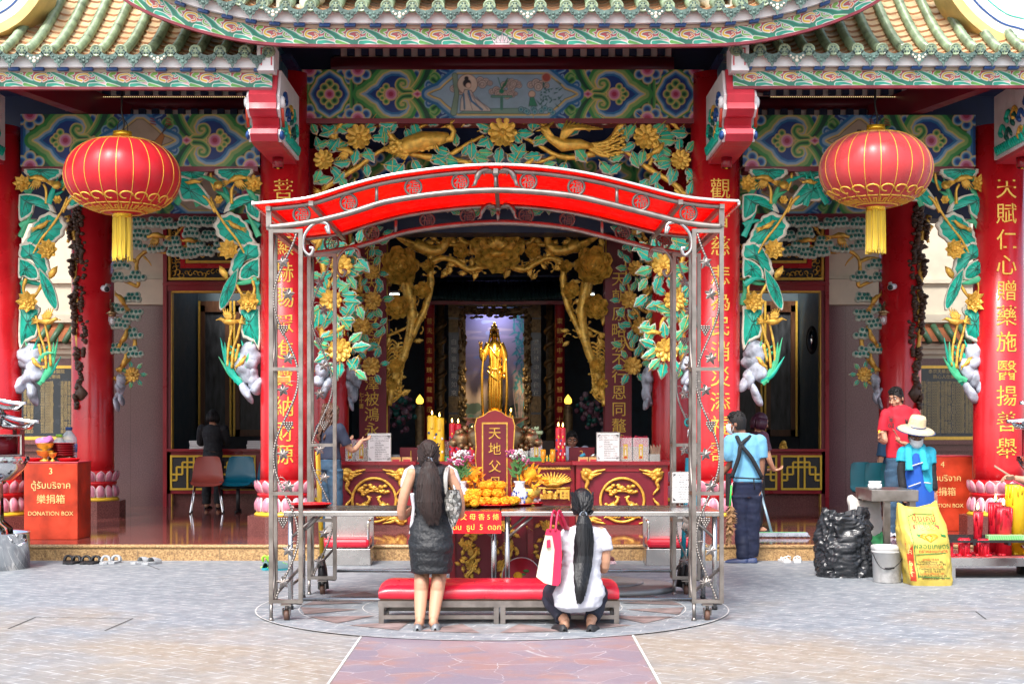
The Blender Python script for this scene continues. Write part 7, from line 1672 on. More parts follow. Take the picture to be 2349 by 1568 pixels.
# ================================================================== FURNACES
def furnace(x,d,label):
    t=thing('steel_furnace',label,'furnace',(x,d,0));s=lambda m,n,p=None:m.build(n,p or t)
    k=d/F;H=lambda py:PZ(py,d)
    m=MB(M_steelm);m.lathe([(.42,0),(.42,.36),(.43,.37),(.42,.375),(.40,.36),(.39,.10),(0,.10)],(x,d,0),48);b=s(m,'drum')
    h=MB(M_steelm);[h.tube(spl([(x+sg*.36,d-.24,.27),(x+sg*.43,d-.30,.26),(x+sg*.47,d-.24,.30),(x+sg*.41,d-.16,.31)],5),.016,8)for sg in(-1,1)];s(h,'handle',b)
    m=MB(M_steelm);m.lathe([(.30,.10),(.26,.42),(.17,.50),(.16,.86),(.20,.90),(.12,.90)],(x,d,0),6);s(m,'pedestal')
    m=MB(M_steelm);m.lathe([(.10,H(1105)),(.26,H(1100)),(.37,H(1075)),(.42,H(1052)),(.40,H(1046)),(0,H(1046))],(x,d,0),40)
    for q in range(26):a=q*.2417;m.prism([(-.05,0),(.05,0),(0,-.05)],0,.008,lambda u,v,w,a=a:Vector((x+(.41+w)*math.cos(a+u*2.4),d+(.41+w)*math.sin(a+u*2.4),H(1046)+v)))
    s(m,'bowl')
    m=MB(M_red2)
    for q in range(6):a=q*1.047;m.bar((x+.36*math.cos(a),d+.36*math.sin(a),H(1046)),(x+.36*math.cos(a),d+.36*math.sin(a),H(985)),.035)
    m.lathe([(.30,H(1046)),(.30,H(1000))],(x,d,0),6);m.m(M_steel)
    for q in range(6):
        a=q*1.047+.5236;c=Vector((x+.325*math.cos(a),d+.325*math.sin(a),0));u=Vector((-math.sin(a),math.cos(a),0));z0,z1=H(1043),H(998)
        for(p,r_)in(((-.15,z0),(.15,z0)),((-.15,z1),(.15,z1)),((-.15,z0),(-.15,z1)),((.15,z0),(.15,z1))):m.bar(c+u*p[0]+Vector((0,0,p[1])),c+u*r_[0]+Vector((0,0,r_[1])),.016)
    s(m,'fire_chamber')
    def tier(r0,r1,z0,z1,nm):
        m=MB(M_steelm);n=6
        for q in range(n):
            a0,a1=q*1.047,(q+1)*1.047;P=[]
            for i in range(7):
                f=i/6;r=lerp(r0,r1,f**.8);zz=lerp(z0,z1,f**2.2);row=[]
                for j in range(9):g_=j/8;a=lerp(a0,a1,g_);c_=math.cos(.5236)/math.cos(abs(g_-.5)*1.047)if True else 1;row.append((x+r*c_*math.cos(a)/math.cos(.5236)*.92,d+r*c_*math.sin(a)/math.cos(.5236)*.92,zz+.07*(1-f)*(abs(g_-.5)*2)**2.5))
                P.append(row)
            m.grid(P);m.tube([(x+lerp(r0,r1,f)*1.07*math.cos(a0),d+lerp(r0,r1,f)*1.07*math.sin(a0),lerp(z0+.07,z1,max(f,0)**1.6)+.015)for f in(-.12,0,.25,.5,.75,1)],.02,8)
        s(m,nm)
    tier(.46,.12,H(985),H(952),'lower_roof');m=MB(M_steelm);m.lathe([(.17,H(965)),(.17,H(940)),(0,H(940))],(x,d,0),6);m.m(M_red2);[m.ell((x+.16*math.cos(q*1.047+.5),d+.16*math.sin(q*1.047+.5),H(950)),.028)for q in range(6)];s(m,'upper_chamber');tier(.34,.04,H(943),H(915),'upper_roof')
    m=MB(M_steelm);m.lathe([(.03,H(925)),(.05,H(915)),(.025,H(910)),(.06,H(900)),(.075,H(893)),(.06,H(886)),(.03,H(880)),(0,H(868))],(x,d,0),24);s(m,'finial')
furnace(PX(-28,15.86),15.86,'stainless steel paper furnace with tiered roof at the left edge');furnace(PX(2432,15.3),15.3,'stainless steel furnace with red framed glass at the right edge')
# ================================================================== STEEL SEATS BEFORE THE STEP
def steel_seat(px0,px1,d,sgn,label):
    xa,xb=PX(px0,d),PX(px1,d);t=thing('steel_bench',label,'bench',((xa+xb)/2,d,0));m=MB(M_steel)
    m.bx(xa,xb,d,d+.40,0,PZ(1258,d),.006);m.bx(xa,xb,d+.40,d+.43,0,PZ(1187,d),.004);m.build('seat_box',t)
    c=MB(M_vinyl);c.box(((xa+xb)/2,d+.2,PZ(1246,d)),(xb-xa-.03,.38,.10),None,.035);c.build('cushion',t)
    h=MB(M_chrome);x=xb-.03 if sgn>0 else xa+.03;h.tube(spl([(x,d+.06,PZ(1260,d)),(x,d+.06,PZ(1205,d)),(x,d+.1,PZ(1196,d)),(x,d+.38,PZ(1196,d))],5),.016,10);h.build('armrest',t)
steel_seat(735,850,16.1,1,'steel box seat with red cushion behind the left canopy leg');steel_seat(1482,1612,16.1,-1,'steel box seat with red cushion behind the right canopy leg')
k2=thing('low_bench','low red cushioned kneeler between the altar cabinet and the step','bench',(PX(1275,15.9),15.9,0));m=MB(M_vinyl);m.box((PX(1290,15.9),16.1,.32),(.7,.4,.12),None,.04);m.build('cushion',k2);m=MB(M_tube);m.box((PX(1290,15.9),16.1,.245),(.7,.4,.03));[m.bx(PX(1290,15.9)+a-.02,PX(1290,15.9)+a+.02,16.1+b-.02,16.1+b+.02,0,.23)for a in(-.32,.32)for b in(-.17,.17)];m.build('frame',k2)
# ================================================================== SHOES LEFT ON THE YARD
def shoe(px,py,rz,col,kind,label,group=None):
    d=GD(py);t=thing('sandal' if kind!='trainer' else 'trainer',label,'sandal' if kind!='trainer' else 'shoe',(PX(px,d),d,0),rz,group)
    ol=[(-.04,-.12),(-.045,-.05),(-.038,.0),(-.048,.07),(-.04,.115),(-.01,.13),(.025,.125),(.046,.08),(.042,0),(.036,-.06),(.036,-.11),(0,-.13)]
    m=MB(col);m.prism(ol,.0,.022,lambda u,v,w:Vector((u,v,w+.002)));m.build('sole',t,local=True);u_=MB(col)
    if kind=='slide':
        for k in(0,1):u_.tube(spl([(-.046,.07-.05*k,.02),(-.03,.06-.03*k,.065),(0,.055,.075),(.03,.05+.02*k,.062),(.044,.03+.05*k,.02)],4),.014,6,up=None)
    elif kind=='thong':
        for sg in(-1,1):u_.tube(spl([(sg*.042,-.01,.02),(sg*.025,.04,.05),(0,.085,.03)],4),.007,6)
        u_.tube(spl([(-.036,-.06,.02),(-.03,-.105,.06),(0,-.12,.075),(.03,-.105,.06),(.036,-.06,.02)],4),.006,6)
    elif kind=='clog':
        u_.grid([[Vector((math.cos(a)*.05*(1 if y<.06 else 1-(y-.06)*7),y,.02+.055*math.sin(a)*(1-max(0,y-.03)*5)))for a in np.linspace(0,math.pi,9)]for y in(-.02,.02,.06,.09,.12)])
    else:
        P=[[Vector((math.cos(a)*w,y,.02+h*math.sin(a)))for a in np.linspace(0,math.pi,9)]for y,w,h in((-.125,.03,.06),(-.10,.042,.075),(-.05,.042,.085),(.0,.044,.075),(.06,.048,.055),(.10,.044,.045),(.13,.02,.03))];u_.m(mat('grey_mesh_fabric',(.12,.22,.24),.7));u_.grid(P);u_.m(mat('lime_lining',(.35,.75,.05),.5));u_.tube(spl([(-.03,-.1,.09),(-.03,-.12,.13),(.0,-.125,.15),(.03,-.1,.09)],4),.012,6);[u_.tube([(-.035,.02+.02*k,.08-.008*k),(.035,.02+.02*k,.08-.008*k)],.004,4)for k in range(4)];u_.tube([(-.05,-.12,.03),(-.052,.0,.03),(-.05,.08,.03)],.006,5)
    u_.build('upper',t,local=True)
M_blk2=mat('black_foam',(.015,.015,.017),.6);M_gry=mat('pale_grey_foam',(.38,.40,.41),.6);M_tq=mat('turquoise_sole',(.02,.30,.36),.5)
for px,py,rz,m,k,lab in((156,1291,.15,M_blk2,'slide','black strapped sandal at the far left under the step'),(171,1292,-.2,M_blk2,'slide','black strapped sandal, second from the left under the step'),(196,1292,.1,M_blk2,'slide','black strapped sandal, third from the left under the step'),(216,1292,-.15,M_blk2,'slide','black strapped sandal next to the pale grey pair'),
        (241,1292,.1,M_gry,'slide','pale grey sandal, left one of its pair'),(263,1291,-.1,M_gry,'slide','pale grey sandal, right one of its pair'),(325,1292,-.7,M_gry,'clog','grey and black slipper, left one, between the sandals and the canopy'),(349,1293,-.5,M_gry,'clog','grey and black slipper, right one, between the sandals and the canopy'),
        (616,1305,-.1,M_tq,'trainer','grey lime and turquoise trainer, left one beside the canopy leg'),(643,1307,-.9,M_tq,'trainer','grey lime and turquoise trainer, right one half behind the canopy leg'),
        (1800,1288,.15,M_paper,'thong','white strapped sandal, left one under the right step'),(1829,1288,-.15,M_paper,'thong','white strapped sandal, right one under the right step'),(1381,1290,.3,M_pinkw,'clog','pale pink slipper, left one behind the squatting woman'),(1400,1291,.2,M_pinkw,'clog','pale pink slipper, right one behind the squatting woman')):shoe(px,py,rz,m,k,lab)
# ================================================================== BROOMS, SCISSORS, GLOVE
def broom(p0,p1,col,label,w=.11):
    p0,p1=Vector(p0),Vector(p1);t=thing('broom',label,'broom',(p0.x,p0.y,0));m=MB(col);a=p0+(p1-p0).normalized()*.28;m.tube([a,p1],.022,10);m.build('handle',t)
    b=MB(M_iron);b.tube([p0+Vector((0,0,.02)),p0.lerp(a,.7),a],[.05,.04,.024],8,sx=w/.05);b.build('bristle_head',t)
broom(W(742,1355,13.6),W(729,1036,13.75),M_yel,'yellow handled broom leaning in the rear left canopy leg')
broom(W(1563,1350,13.65),W(1578,1050,13.8),mat('turquoise_paint',(.02,.34,.46),.4),'turquoise handled broom standing in the rear right canopy leg');broom(W(1572,1352,13.62),W(1596,1130,13.75),MATS['turquoise_paint'],'turquoise handled dustpan brush behind the other broom')
sc=MB(mat('teal_scissor_grip',(.0,.30,.30),.4));d=13.35;[sc.tube([W(1582+s*5+6*math.cos(a*.7),968+8*math.sin(a*.7),d)for a in range(9)],.008,6,closed=True)for s in(-1,1)];sc.m(M_steelm);[sc.tube([W(1582+s*2,978,d),W(1579+s*2,1004,d)],[.008,.002],6)for s in(-1,1)];tag(sc.build('scissors'),'teal handled scissors hanging in the right canopy leg','scissors')
gl=MB(mat('grey_knit',(.32,.28,.25),.9,var=.3,bump=.4));gl.ell(W(1577,1187,13.36),(.045,.03,.06));[gl.tube([W(1572+k*4,1195,13.36),W(1565+k*4,1213+(k%2)*4,13.34)],.012,7)for k in range(4)];gl.m(M_marig);gl.tube([W(1570,1174,13.34),W(1585,1172,13.34)],.02,7);tag(gl.build('work_glove'),'grey knitted glove with orange cuff hung on the right canopy leg','glove')
# ================================================================== RIGHT SIDE: SACKS, BUCKET, TABLE, CANDLES
def sack(px0,px1,py0,py1,d,m,label,name='sack',lean=0.,text=None,open_=False):
    cx,w=(PX(px0,d)+PX(px1,d))/2,(PX(px1,d)-PX(px0,d))/2;h=PZ(py0,d);t=thing(name,label,'bag',(cx,d,0));b=MB(m);P=[];gb_=name=='garbage_bag';nn=120 if gb_ else 60;rows_=70 if gb_ else 34
    def pt(a,f):
        ww=w*(.97+.07*math.sin(f*math.pi)-(.10*max(0,f-.75)*4 if not open_ else .18*max(0,f-.6)*2.5));dp=min(w,.22)*(1.0-(.78*max(0,f-.55)/.45 if not open_ else .2*f))*(.9+.1*min(1,f*6))
        c,s=math.cos(a),math.sin(a);ex=.62;x=ww*math.copysign(abs(c)**ex,c);y=dp*math.copysign(abs(s)**ex,s);z=h*f
        nz=noise.noise(Vector((x*7,y*7,z*5+px0)))*.03+abs(noise.noise(Vector((a*3,z*9,px0))))*.026
        if gb_:nz+=.03*(.5-abs(noise.noise(Vector((a*2.2,z*7,3)))))*2-.05+.022*(.5-abs(noise.noise(Vector((x*16,y*16,z*22)))))*2+.05*noise.noise(Vector((a*1.2,z*3,9)))
        rl=math.hypot(x,y)or 1;return Vector((cx+lean*f+x*(1+nz/rl),d+y*(1+nz/rl),z+(.035*math.sin(a*2+1)+.03*noise.noise(Vector((a*2,0,px0))))*f**6))
    for i in range(rows_):P.append([pt(2*math.pi*j/nn,i/(rows_-1))for j in range(nn)])
    b.grid(P,closed=True);b.add(P[0],[tuple(range(nn-1,-1,-1))])
    if open_:
        P2=[[p+(Vector((cx+lean,d,p.z))-p)*.06*k+Vector((0,0,-.04*k))for p in P[-1]]for k in range(5)];b.grid(P2,closed=True);b.add(P2[-1],[tuple(range(nn))])
    else:b.add(P[-1],[tuple(range(nn))])
    o=b.build('sack_body' if name!='garbage_bag' else 'bag_body',t)
    if text:
        def xf(u,v,q):  # wrap print round the bulging front
            f=max(.02,min(.98,v/h));lo_,hi_=math.pi,2*math.pi
            for _ in range(22):
                mid=(lo_+hi_)/2
                if pt(mid,f).x-cx-lean*f<u:lo_=mid
                else:hi_=mid
            p=pt((lo_+hi_)/2,f);return Vector((p.x,p.y-.004-q,p.z))
        text(t,xf,w,h,o)
    return t
def sack_text(t,xf,w,h,o):
    R_,G_,O_=mat('red_print',(.55,.05,.02),.6),mat('green_print',(.03,.22,.05),.6),M_ink;m=MB(R_)
    def tx(s,u,v,sz,mm):m.m(mm);m.text(s,(0,0,0),sz,ext=.0005,xf=lambda a,b,c:xf(u+a,v+b,c))
    def strip_(pts,wd,mm):
        m.m(mm);q=[]
        for(a,b),(c,e)in zip(pts,pts[1:]):q+=[(a+(c-a)*k/6,b+(e-b)*k/6)for k in range(6)]
        q.append(pts[-1]);m.tube([xf(u,v,0)for u,v in q],wd,4)
    tx('ปุ๋ยเคมี',.02,h*.87,.085,R_);tx('ซัพพลาย',.02,h*.81,.06,G_)
    m.m(R_);n0=[(-.10,h*.725),(.14,h*.725),(.14,h*.775),(-.10,h*.775)];m.add([xf(u,v,.0015)for u,v in n0],[(0,1,2,3)]);tx('18-8-8',.02,h*.75,.062,MATS['cream_yellow_letter'])
    for u,s_ in((-.09,1),(.13,1)):m.m(G_);m.add([xf(u,h*.665,.002),xf(u+.05,h*.65,.002),xf(u+.055,h*.62,.002),xf(u+.01,h*.63,.002)],[(0,1,2,3)])
    m.m(M_marig)
    for a,b in(((-.04,.66),(.08,.66)),((-.04,.66),(-.06,.635)),((.08,.66),(.10,.635)),((-.06,.635),(.10,.635)),((-.06,.635),(.02,.565)),((.10,.635),(.02,.565)),((-.02,.635),(.02,.565)),((.05,.635),(.02,.565)),((-.02,.635),(.02,.66)),((.05,.635),(.02,.66))):m.tube([xf(a[0],h*a[1],.002),xf(b[0],h*b[1],.002)],.004,4)
    tx('พลอยเกษตร',.03,h*.51,.068,G_);tx('ตราพลอยเกษตร',.04,h*.445,.042,R_)
    for k in range(9):tx(('สูตรปุ๋ย 18-8-8','ไนโตรเจนทั้งหมด 18%','ฟอสเฟตที่เป็นประโยชน์ 8%','โพแทชที่ละลายน้ำ 8%','น้ำหนักสุทธิ 50 กิโลกรัม')[k%5],.0,h*(.34-.03*k),.026,O_ if k%3 else R_)
    strip_([(-w*.62,h*.10),(-w*.66,h*.5),(-w*.60,h*.88),(-w*.3,h*.93),(w*.6,h*.93)],.004,G_);strip_([(-w*.6,h*.40),(w*.75,h*.42)],.004,G_);strip_([(-w*.6,h*.12),(w*.8,h*.10)],.004,G_)
    m.m(R_)
    for k in range(14):f0,f1=.06+k*.036,.06+(k+1)*.036;m.add([xf(-w*.96,h*f0,.001),xf(-w*.72,h*f0,.001),xf(-w*.72,h*f1,.001),xf(-w*.96,h*f1,.001)],[(0,1,2,3)])
    for k,ch in enumerate('18-8-8'):tx(ch,-w*.84,h*(.50-.07*k),.07,MATS['cream_yellow_letter'])
    m.build('print',o)
sack(2078,2180,1160,1342,14.35,mat('yellow_woven_sack',(.62,.47,.08),.5,var=.25,scale=5,bump=.5,bscale=9,dirt=.3),'full yellow woven sack printed with red and green Thai lettering','fertiliser_sack',-.10,sack_text)
sack(1873,1998,1170,1322,15.05,mat('black_bin_liner',(.022,.024,.028),.24,var=.3,bump=.6,bscale=26),'open black bin liner bulging with rubbish beside the steel side table','garbage_bag',0,None,True)
sack(1948,2018,1142,1290,15.5,mat('white_woven_sack',(.62,.58,.54),.6,var=.3,scale=4,bump=.5,bscale=9),'white woven sack with faded print standing behind the side table','woven_sack',0)
m=MB(mat('green_print_band',(.02,.36,.14),.5));m.bx(PX(1957,15.2),PX(2020,15.2),15.24,15.3,PZ(1250,15.2),PZ(1228,15.2));
gs=sack(1975,2030,1225,1310,15.25,mat('green_yellow_sack',(.05,.36,.12),.5,var=.6,scale=5),'green printed sack slumped under the side table','woven_sack');
bk=thing('plastic_bucket','dirty white plastic bucket with wire handle beside the yellow sack','bucket',(PX(2035,14.5),14.5,0));m=MB(mat('dirty_white_plastic',(.55,.55,.54),.5,var=.25,dirt=1.));x=PX(2035,14.5);m.lathe([(.125,0),(.13,.01),(.142,.28),(.152,.285),(.152,.30),(.146,.305),(.152,.31),(.152,.345),(.146,.35),(.138,.34),(.12,.03),(0,.03)],(x,14.5,0),40);b_=m.build('bucket_body',bk);m=MB(M_iron);m.tube(spl([(x-.152,14.5,.30),(x-.10,14.36,.16),(x,14.345,.14),(x+.1,14.36,.22),(x+.152,14.5,.30)],5),.004,6);m.m(M_black);m.tube([(x-.06,14.35,.143),(x+.03,14.342,.15)],.009,8);m.build('handle',bk)
sd=thing('steel_side_table','small steel side table with red top edge, carrying two white jars','table',(PX(2030,15),15,0));z=PZ(1122,15.0)
m=MB(M_tube);m.bx(PX(1975,15.3),PX(2098,15.0),14.85,15.55,z-.11,z,.004);m.build('table_top',sd)
for(xx,yy)in((PX(2034,14.9),14.90),(PX(2092,14.9),14.90),(PX(1985,15.5),15.5),(PX(2088,15.5),15.5)):m=MB(M_tube);m.bx(xx-.03,xx+.03,yy-.03,yy+.03,0,z-.11);m.build('leg',sd)
for px,lab in((2001,'small white jar at the left on the steel side table'),(2013,'small white jar at the right on the steel side table')):lathe_thing('small_jar',lab,'jar',[(.035,z),(.042,z+.02),(.042,z+.05),(.03,z+.06),(.036,z+.064),(.036,z+.08),(0,z+.082)],(PX(px,15.05),15.05,0),M_paper)
rk=thing('candle_rack','low steel drip tray with black grid for candles at the right edge','rack',(PX(2290,14.9),14.9,0));xa,xb=PX(2178,14.8),6.2;m=MB(M_steel);m.bx(xa,xb,14.8,15.7,.12,.20,.004);m.m(mat('wax_spill',(.5,.12,.12),.5,var=.6,scale=9));m.bx(xa+.03,xb-.03,14.83,15.67,.201,.206);[m.m(M_steel).bx(a,a+.05,b,b+.05,0,.12)for a in(xa+.02,5.6)for b in(14.84,15.6)];m.build('drip_tray',rk)
m=MB(M_iron);[m.bx(xa-.1,xb,14.86+k*.085,14.885+k*.085,.345,.365)for k in range(10)];[m.bx(a,a+.025,14.84,15.68,.32,.344)for a in np.linspace(xa-.1,xb,7)];[m.bx(a,a+.03,b,b+.03,.206,.32)for a in(xa,5.5)for b in(14.87,15.6)];m.build('candle_grid',rk)
def big_candle(px,py0,r,d,col,label,flame=True,deco=False):
    x=PX(px,d);z1=PZ(py0,d);z0=.207;m=MB(col);q=random.Random(px);m.lathe([(r,z0),(r*.98,z1-.03),(r*.95,z1),(r*.7,z1-.01),(0,z1-.03)],(x,d,0),24,rf=lambda a,z:1+.05*noise.noise(Vector((a*2,z*9,px))))
    for k in range(14):a=q.uniform(3.3,6.1);L=q.uniform(.05,.25);m.tube([(x+r*math.cos(a),d+r*math.sin(a),z1-.01),(x+r*1.02*math.cos(a),d+r*1.02*math.sin(a),z1-L)],[.014,.007],6)
    for k in range(10):a=q.uniform(0,6.3);m.ell((x+r*1.15*math.cos(a),d+r*1.15*math.sin(a),z0+.01),(.03,.03,.015),n=7,k=5)
    m.m(M_black);m.lathe([(r*.85,z1-.04),(r*.9,z1+.003),(r*.3,z1-.01)],(x,d,0),16)
    if flame:m.tube([(x,d,z1-.02),(x,d,z1+.03)],.004,5);m.m(M_flame);m.lathe([(0,z1+.015),(.012,z1+.03),(.010,z1+.055),(0,z1+.09)],(x,d,0),10)
    return tag(m.build('large_candle'),label,'candle','candles burning on the rack')
big_candle(2243,1172,.042,15.1,M_wr,'slim half burnt red candle with drips, left of the thick pair');big_candle(2284,1152,.075,15.2,M_wr,'thick dark red candle, taller one of the pair');big_candle(2302,1162,.078,15.05,M_wr,'thick red candle, shorter one of the pair');big_candle(2331,1110,.105,15.2,M_wy,'very thick tall yellow candle at the right edge',False)
for px,py,lab in((2172,1240,'melted red candle stub nearest the yellow sack'),(2211,1232,'melted red candle stub with yellow label'),(2256,1234,'melted red candle lump at the foot of the slim candle')):big_candle(px,py,.05,14.95,M_wr,lab,False)
gx=thing('candle_box','long pale green striped candle box lying on the rack grid','box',(PX(2310,14.9),14.9,.366));m=MB(mat('pale_green_card',(.30,.62,.25),.5));m.box((PX(2310,14.9),14.95,.39),(.36,.11,.048),None,.004);m.m(mat('mid_green_stripe',(.06,.40,.10),.5));[m.add([(PX(2310,14.9)-.17+k*.017,14.894,.37),(PX(2310,14.9)-.163+k*.017,14.894,.37),(PX(2310,14.9)-.153+k*.017,14.894,.41),(PX(2310,14.9)-.16+k*.017,14.894,.41)],[(0,1,2,3)])for k in range(19)];m.build('box_shell',gx)
# ================================================================== CAMERAS, LAMPS, MOP
def cctv(px,py,d,s,label):
    t=thing('security_camera',label,'camera',tuple(W(px,py,d)));m=MB(M_white);c=W(px,py,d);m.tube([c+Vector((-.06*s,.1,.01)),c+Vector((.04*s,-.1,-.02))],.042,16);m.m(M_black);m.tube([c+Vector((.04*s,-.1,-.02)),c+Vector((.045*s,-.115,-.023))],.036,16);m.m(M_white);m.tube([c,c+Vector((-.02*s,.12,.06)),c+Vector((-.02*s,.28,.06))],.018,8);m.build('camera_body',t)
cctv(243,661,21.0,1,'white security camera on the left rear column');cctv(2045,657,21.0,-1,'white security camera on the right rear column')
def wlamp(px,py,d,s,label):
    t=thing('wall_lamp',label,'lamp',tuple(W(px,py,d)));c=W(px,py,d);m=MB(M_brz);m.lathe([(.09,.10),(.03,.14),(.02,.20),(0,.20)],c,16);m.lathe([(.05,.06),(.052,.10)],c,16);m.tube(spl([c+Vector((0,0,.19)),c+Vector((-s*.05,.1,.26)),c+Vector((-s*.1,.3,.20)),c+Vector((-s*.1,.3,.33))],4),.014,8);m.build('lamp_bracket',t);g_=MB(M_glass);g_.lathe([(.048,.07),(.05,.0),(.04,-.05),(0,-.07)],c,16);g_.m(M_white);g_.ell(c,(.025,.025,.04));g_.build('glass_shade',t)
wlamp(257,736,21.0,1,'brass wall lamp with glass shade on the left rear column');wlamp(2026,734,21.0,-1,'brass wall lamp with glass shade on the right rear column')
mp=thing('mop','wide flat mop with grey fringe and pale blue handle on the temple floor','mop',(PX(1790,17.9),17.9,PF));d=17.75;m=MB(mat('pale_blue_metal',(.22,.33,.40),.4,.4));m.tube([W(1742,1118,18.0),(PX(1770,d),d,PF+.05)],.016,8);m.build('handle',mp);m=MB(mat('grey_mop_yarn',(.26,.28,.32),.9,var=.4));q=random.Random(3)
for k in range(170):x=lerp(PX(1738,d),PX(1850,d),q.random());m.tube(spl([(x,d,PF+.05),(x+q.uniform(-.03,.03),d-.05,PF+.04),(x+q.uniform(-.05,.05),d-q.uniform(.07,.12),PF+.012)],3),.010,5)
m.m(mat('green_mop_bar',(.05,.5,.08),.5));m.bx(PX(1740,d),PX(1848,d),d-.02,d+.03,PF+.04,PF+.058);m.build('mop_head',mp)
for px,lab in((440,'short stack of white papers at the left of the lattice counter'),(572,'short stack of ledgers at the right of the lattice counter')):
    m=MB(M_paper);[m.box((PX(px+15,23.85)+rn(-.01,.01),23.88,1.075+.03*k),(.28,.1,.026),Matrix.Rotation(rn(-.1,.1),3,'Z'))for k in range(5)];tag(m.build('paper_stack'),lab,'papers')
ll=MB(M_gold);c=Vector((PX(1798,23.8),23.86,1.085));ll.ell(c+Vector((0,0,.05)),(.06,.045,.05));ll.ell(c+Vector((0,-.04,.09)),(.045,.04,.04));ll.bx(c.x-.06,c.x+.06,c.y-.05,c.y+.05,c.z,c.z+.03);[ll.ell(c+Vector((s*.03,-.06,.03)),.02)for s in(-1,1)];tag(ll.build('gold_figurine'),'small gold lion figurine on the right lattice counter','figurine')
for px,lab in((1873,'oval wall mirror in the right doorway'),):m=MB(M_black);m.lathe([(.16,0),(.17,.02),(.13,.03),(0,.02)],(PX(1862,24.6),24.6,PZ(780,24.6)),28,Matrix.Rotation(R(90),3,'X')@Matrix.Diagonal((.55,1.35,1)));m.m(M_steelm);m.lathe([(.12,.031),(0,.032)],(PX(1862,24.6),24.6,PZ(780,24.6)),28,Matrix.Rotation(R(90),3,'X')@Matrix.Diagonal((.55,1.35,1)));tag(m.build('oval_mirror'),lab,'mirror')
for a,b,lab in((205,590,'string of tiny bulbs strung under the left eave'),(1755,2085,'string of tiny bulbs strung under the right eave')):
    m=MB(M_black);d=18.35;m.tube([W(a,212,d),W(a+12,222,d),W(b,224,d)],.006,5);m.m(mat('warm_bulb',(1,.75,.35),.4,var=0,emit=.5));[m.ell(W(a+14+k*4.5,222.5,d-.012),.006,n=6,k=4)for k in range(int((b-a-16)/4.5))];tag(m.build('light_string'),lab,'lights')
# ================================================================== PEOPLE
def loft(mb,rings,n=20):
    """rings: (centre, half width, half depth); the first axis is across the body"""
    P=[]
    for c,a,b in rings:
        c=Vector(c);P.append([c+AX[0]*(a*math.cos(2*math.pi*j/n))+AX[1]*(b*math.sin(2*math.pi*j/n))for j in range(n)])
    mb.grid(P,closed=True);mb.add(P[0],[tuple(range(n-1,-1,-1))]);mb.add(P[-1],[tuple(range(n))])
AX=[Vector((1,0,0)),Vector((0,1,0))]
def crumple(o,amp,f,st=(1,1,1)):
    n=len(o.data.vertices);C=np.zeros(n*3);N=np.zeros(n*3);o.data.vertices.foreach_get('co',C);o.data.vertices.foreach_get('normal',N);C=C.reshape(-1,3);N=N.reshape(-1,3)
    for i in range(n):
        p=Vector(C[i]);C[i]+=N[i]*(amp*noise.noise(Vector((p.x*f*st[0],p.y*f*st[1],p.z*f*st[2])))+amp*.5*noise.noise(Vector((p.x*f*2.3*st[0],p.y*f*2.3,p.z*f*2.3*st[2]))))
    o.data.vertices.foreach_set('co',C.ravel());o.data.update()
def hand(mb,w,dr,nrm,curl=.5,side=1,k=1.):
    """palm and five bent fingers; dr along the hand, nrm out of the palm"""
    w=Vector(w);dr=Vector(dr).normalized();s=dr.cross(Vector(nrm)).normalized();nn=s.cross(dr).normalized()
    M=Matrix((s,dr,nn)).transposed();mb.ell(w+dr*.045*k,(.040*k,.052*k,.018*k),M,n=14,k=10)
    for i,(o,L)in enumerate(((-.030,.068),(-.010,.078),(.010,.074),(.028,.058))):
        p=w+dr*.085*k+s*o*k*1.05;a=0;pts=[w+dr*.05*k+s*o*.8*k,p]
        for j,f in enumerate((.45,.32,.23)):a+=curl*(1. if j else .7)*(1+.12*i);p=p+(dr*math.cos(a)+nn*math.sin(a))*L*f*k;pts.append(p)
        mb.tube(pts,[.011*k,.0095*k,.009*k,.008*k,.0065*k],8)
    p=w+dr*.025*k-s*side*.03*k;mb.tube([p,p+(dr*.5-s*side*.7+nn*.3)*.034*k,p+(dr*.95-s*side*.75+nn*.6)*.062*k],[.013*k,.011*k,.008*k],8)
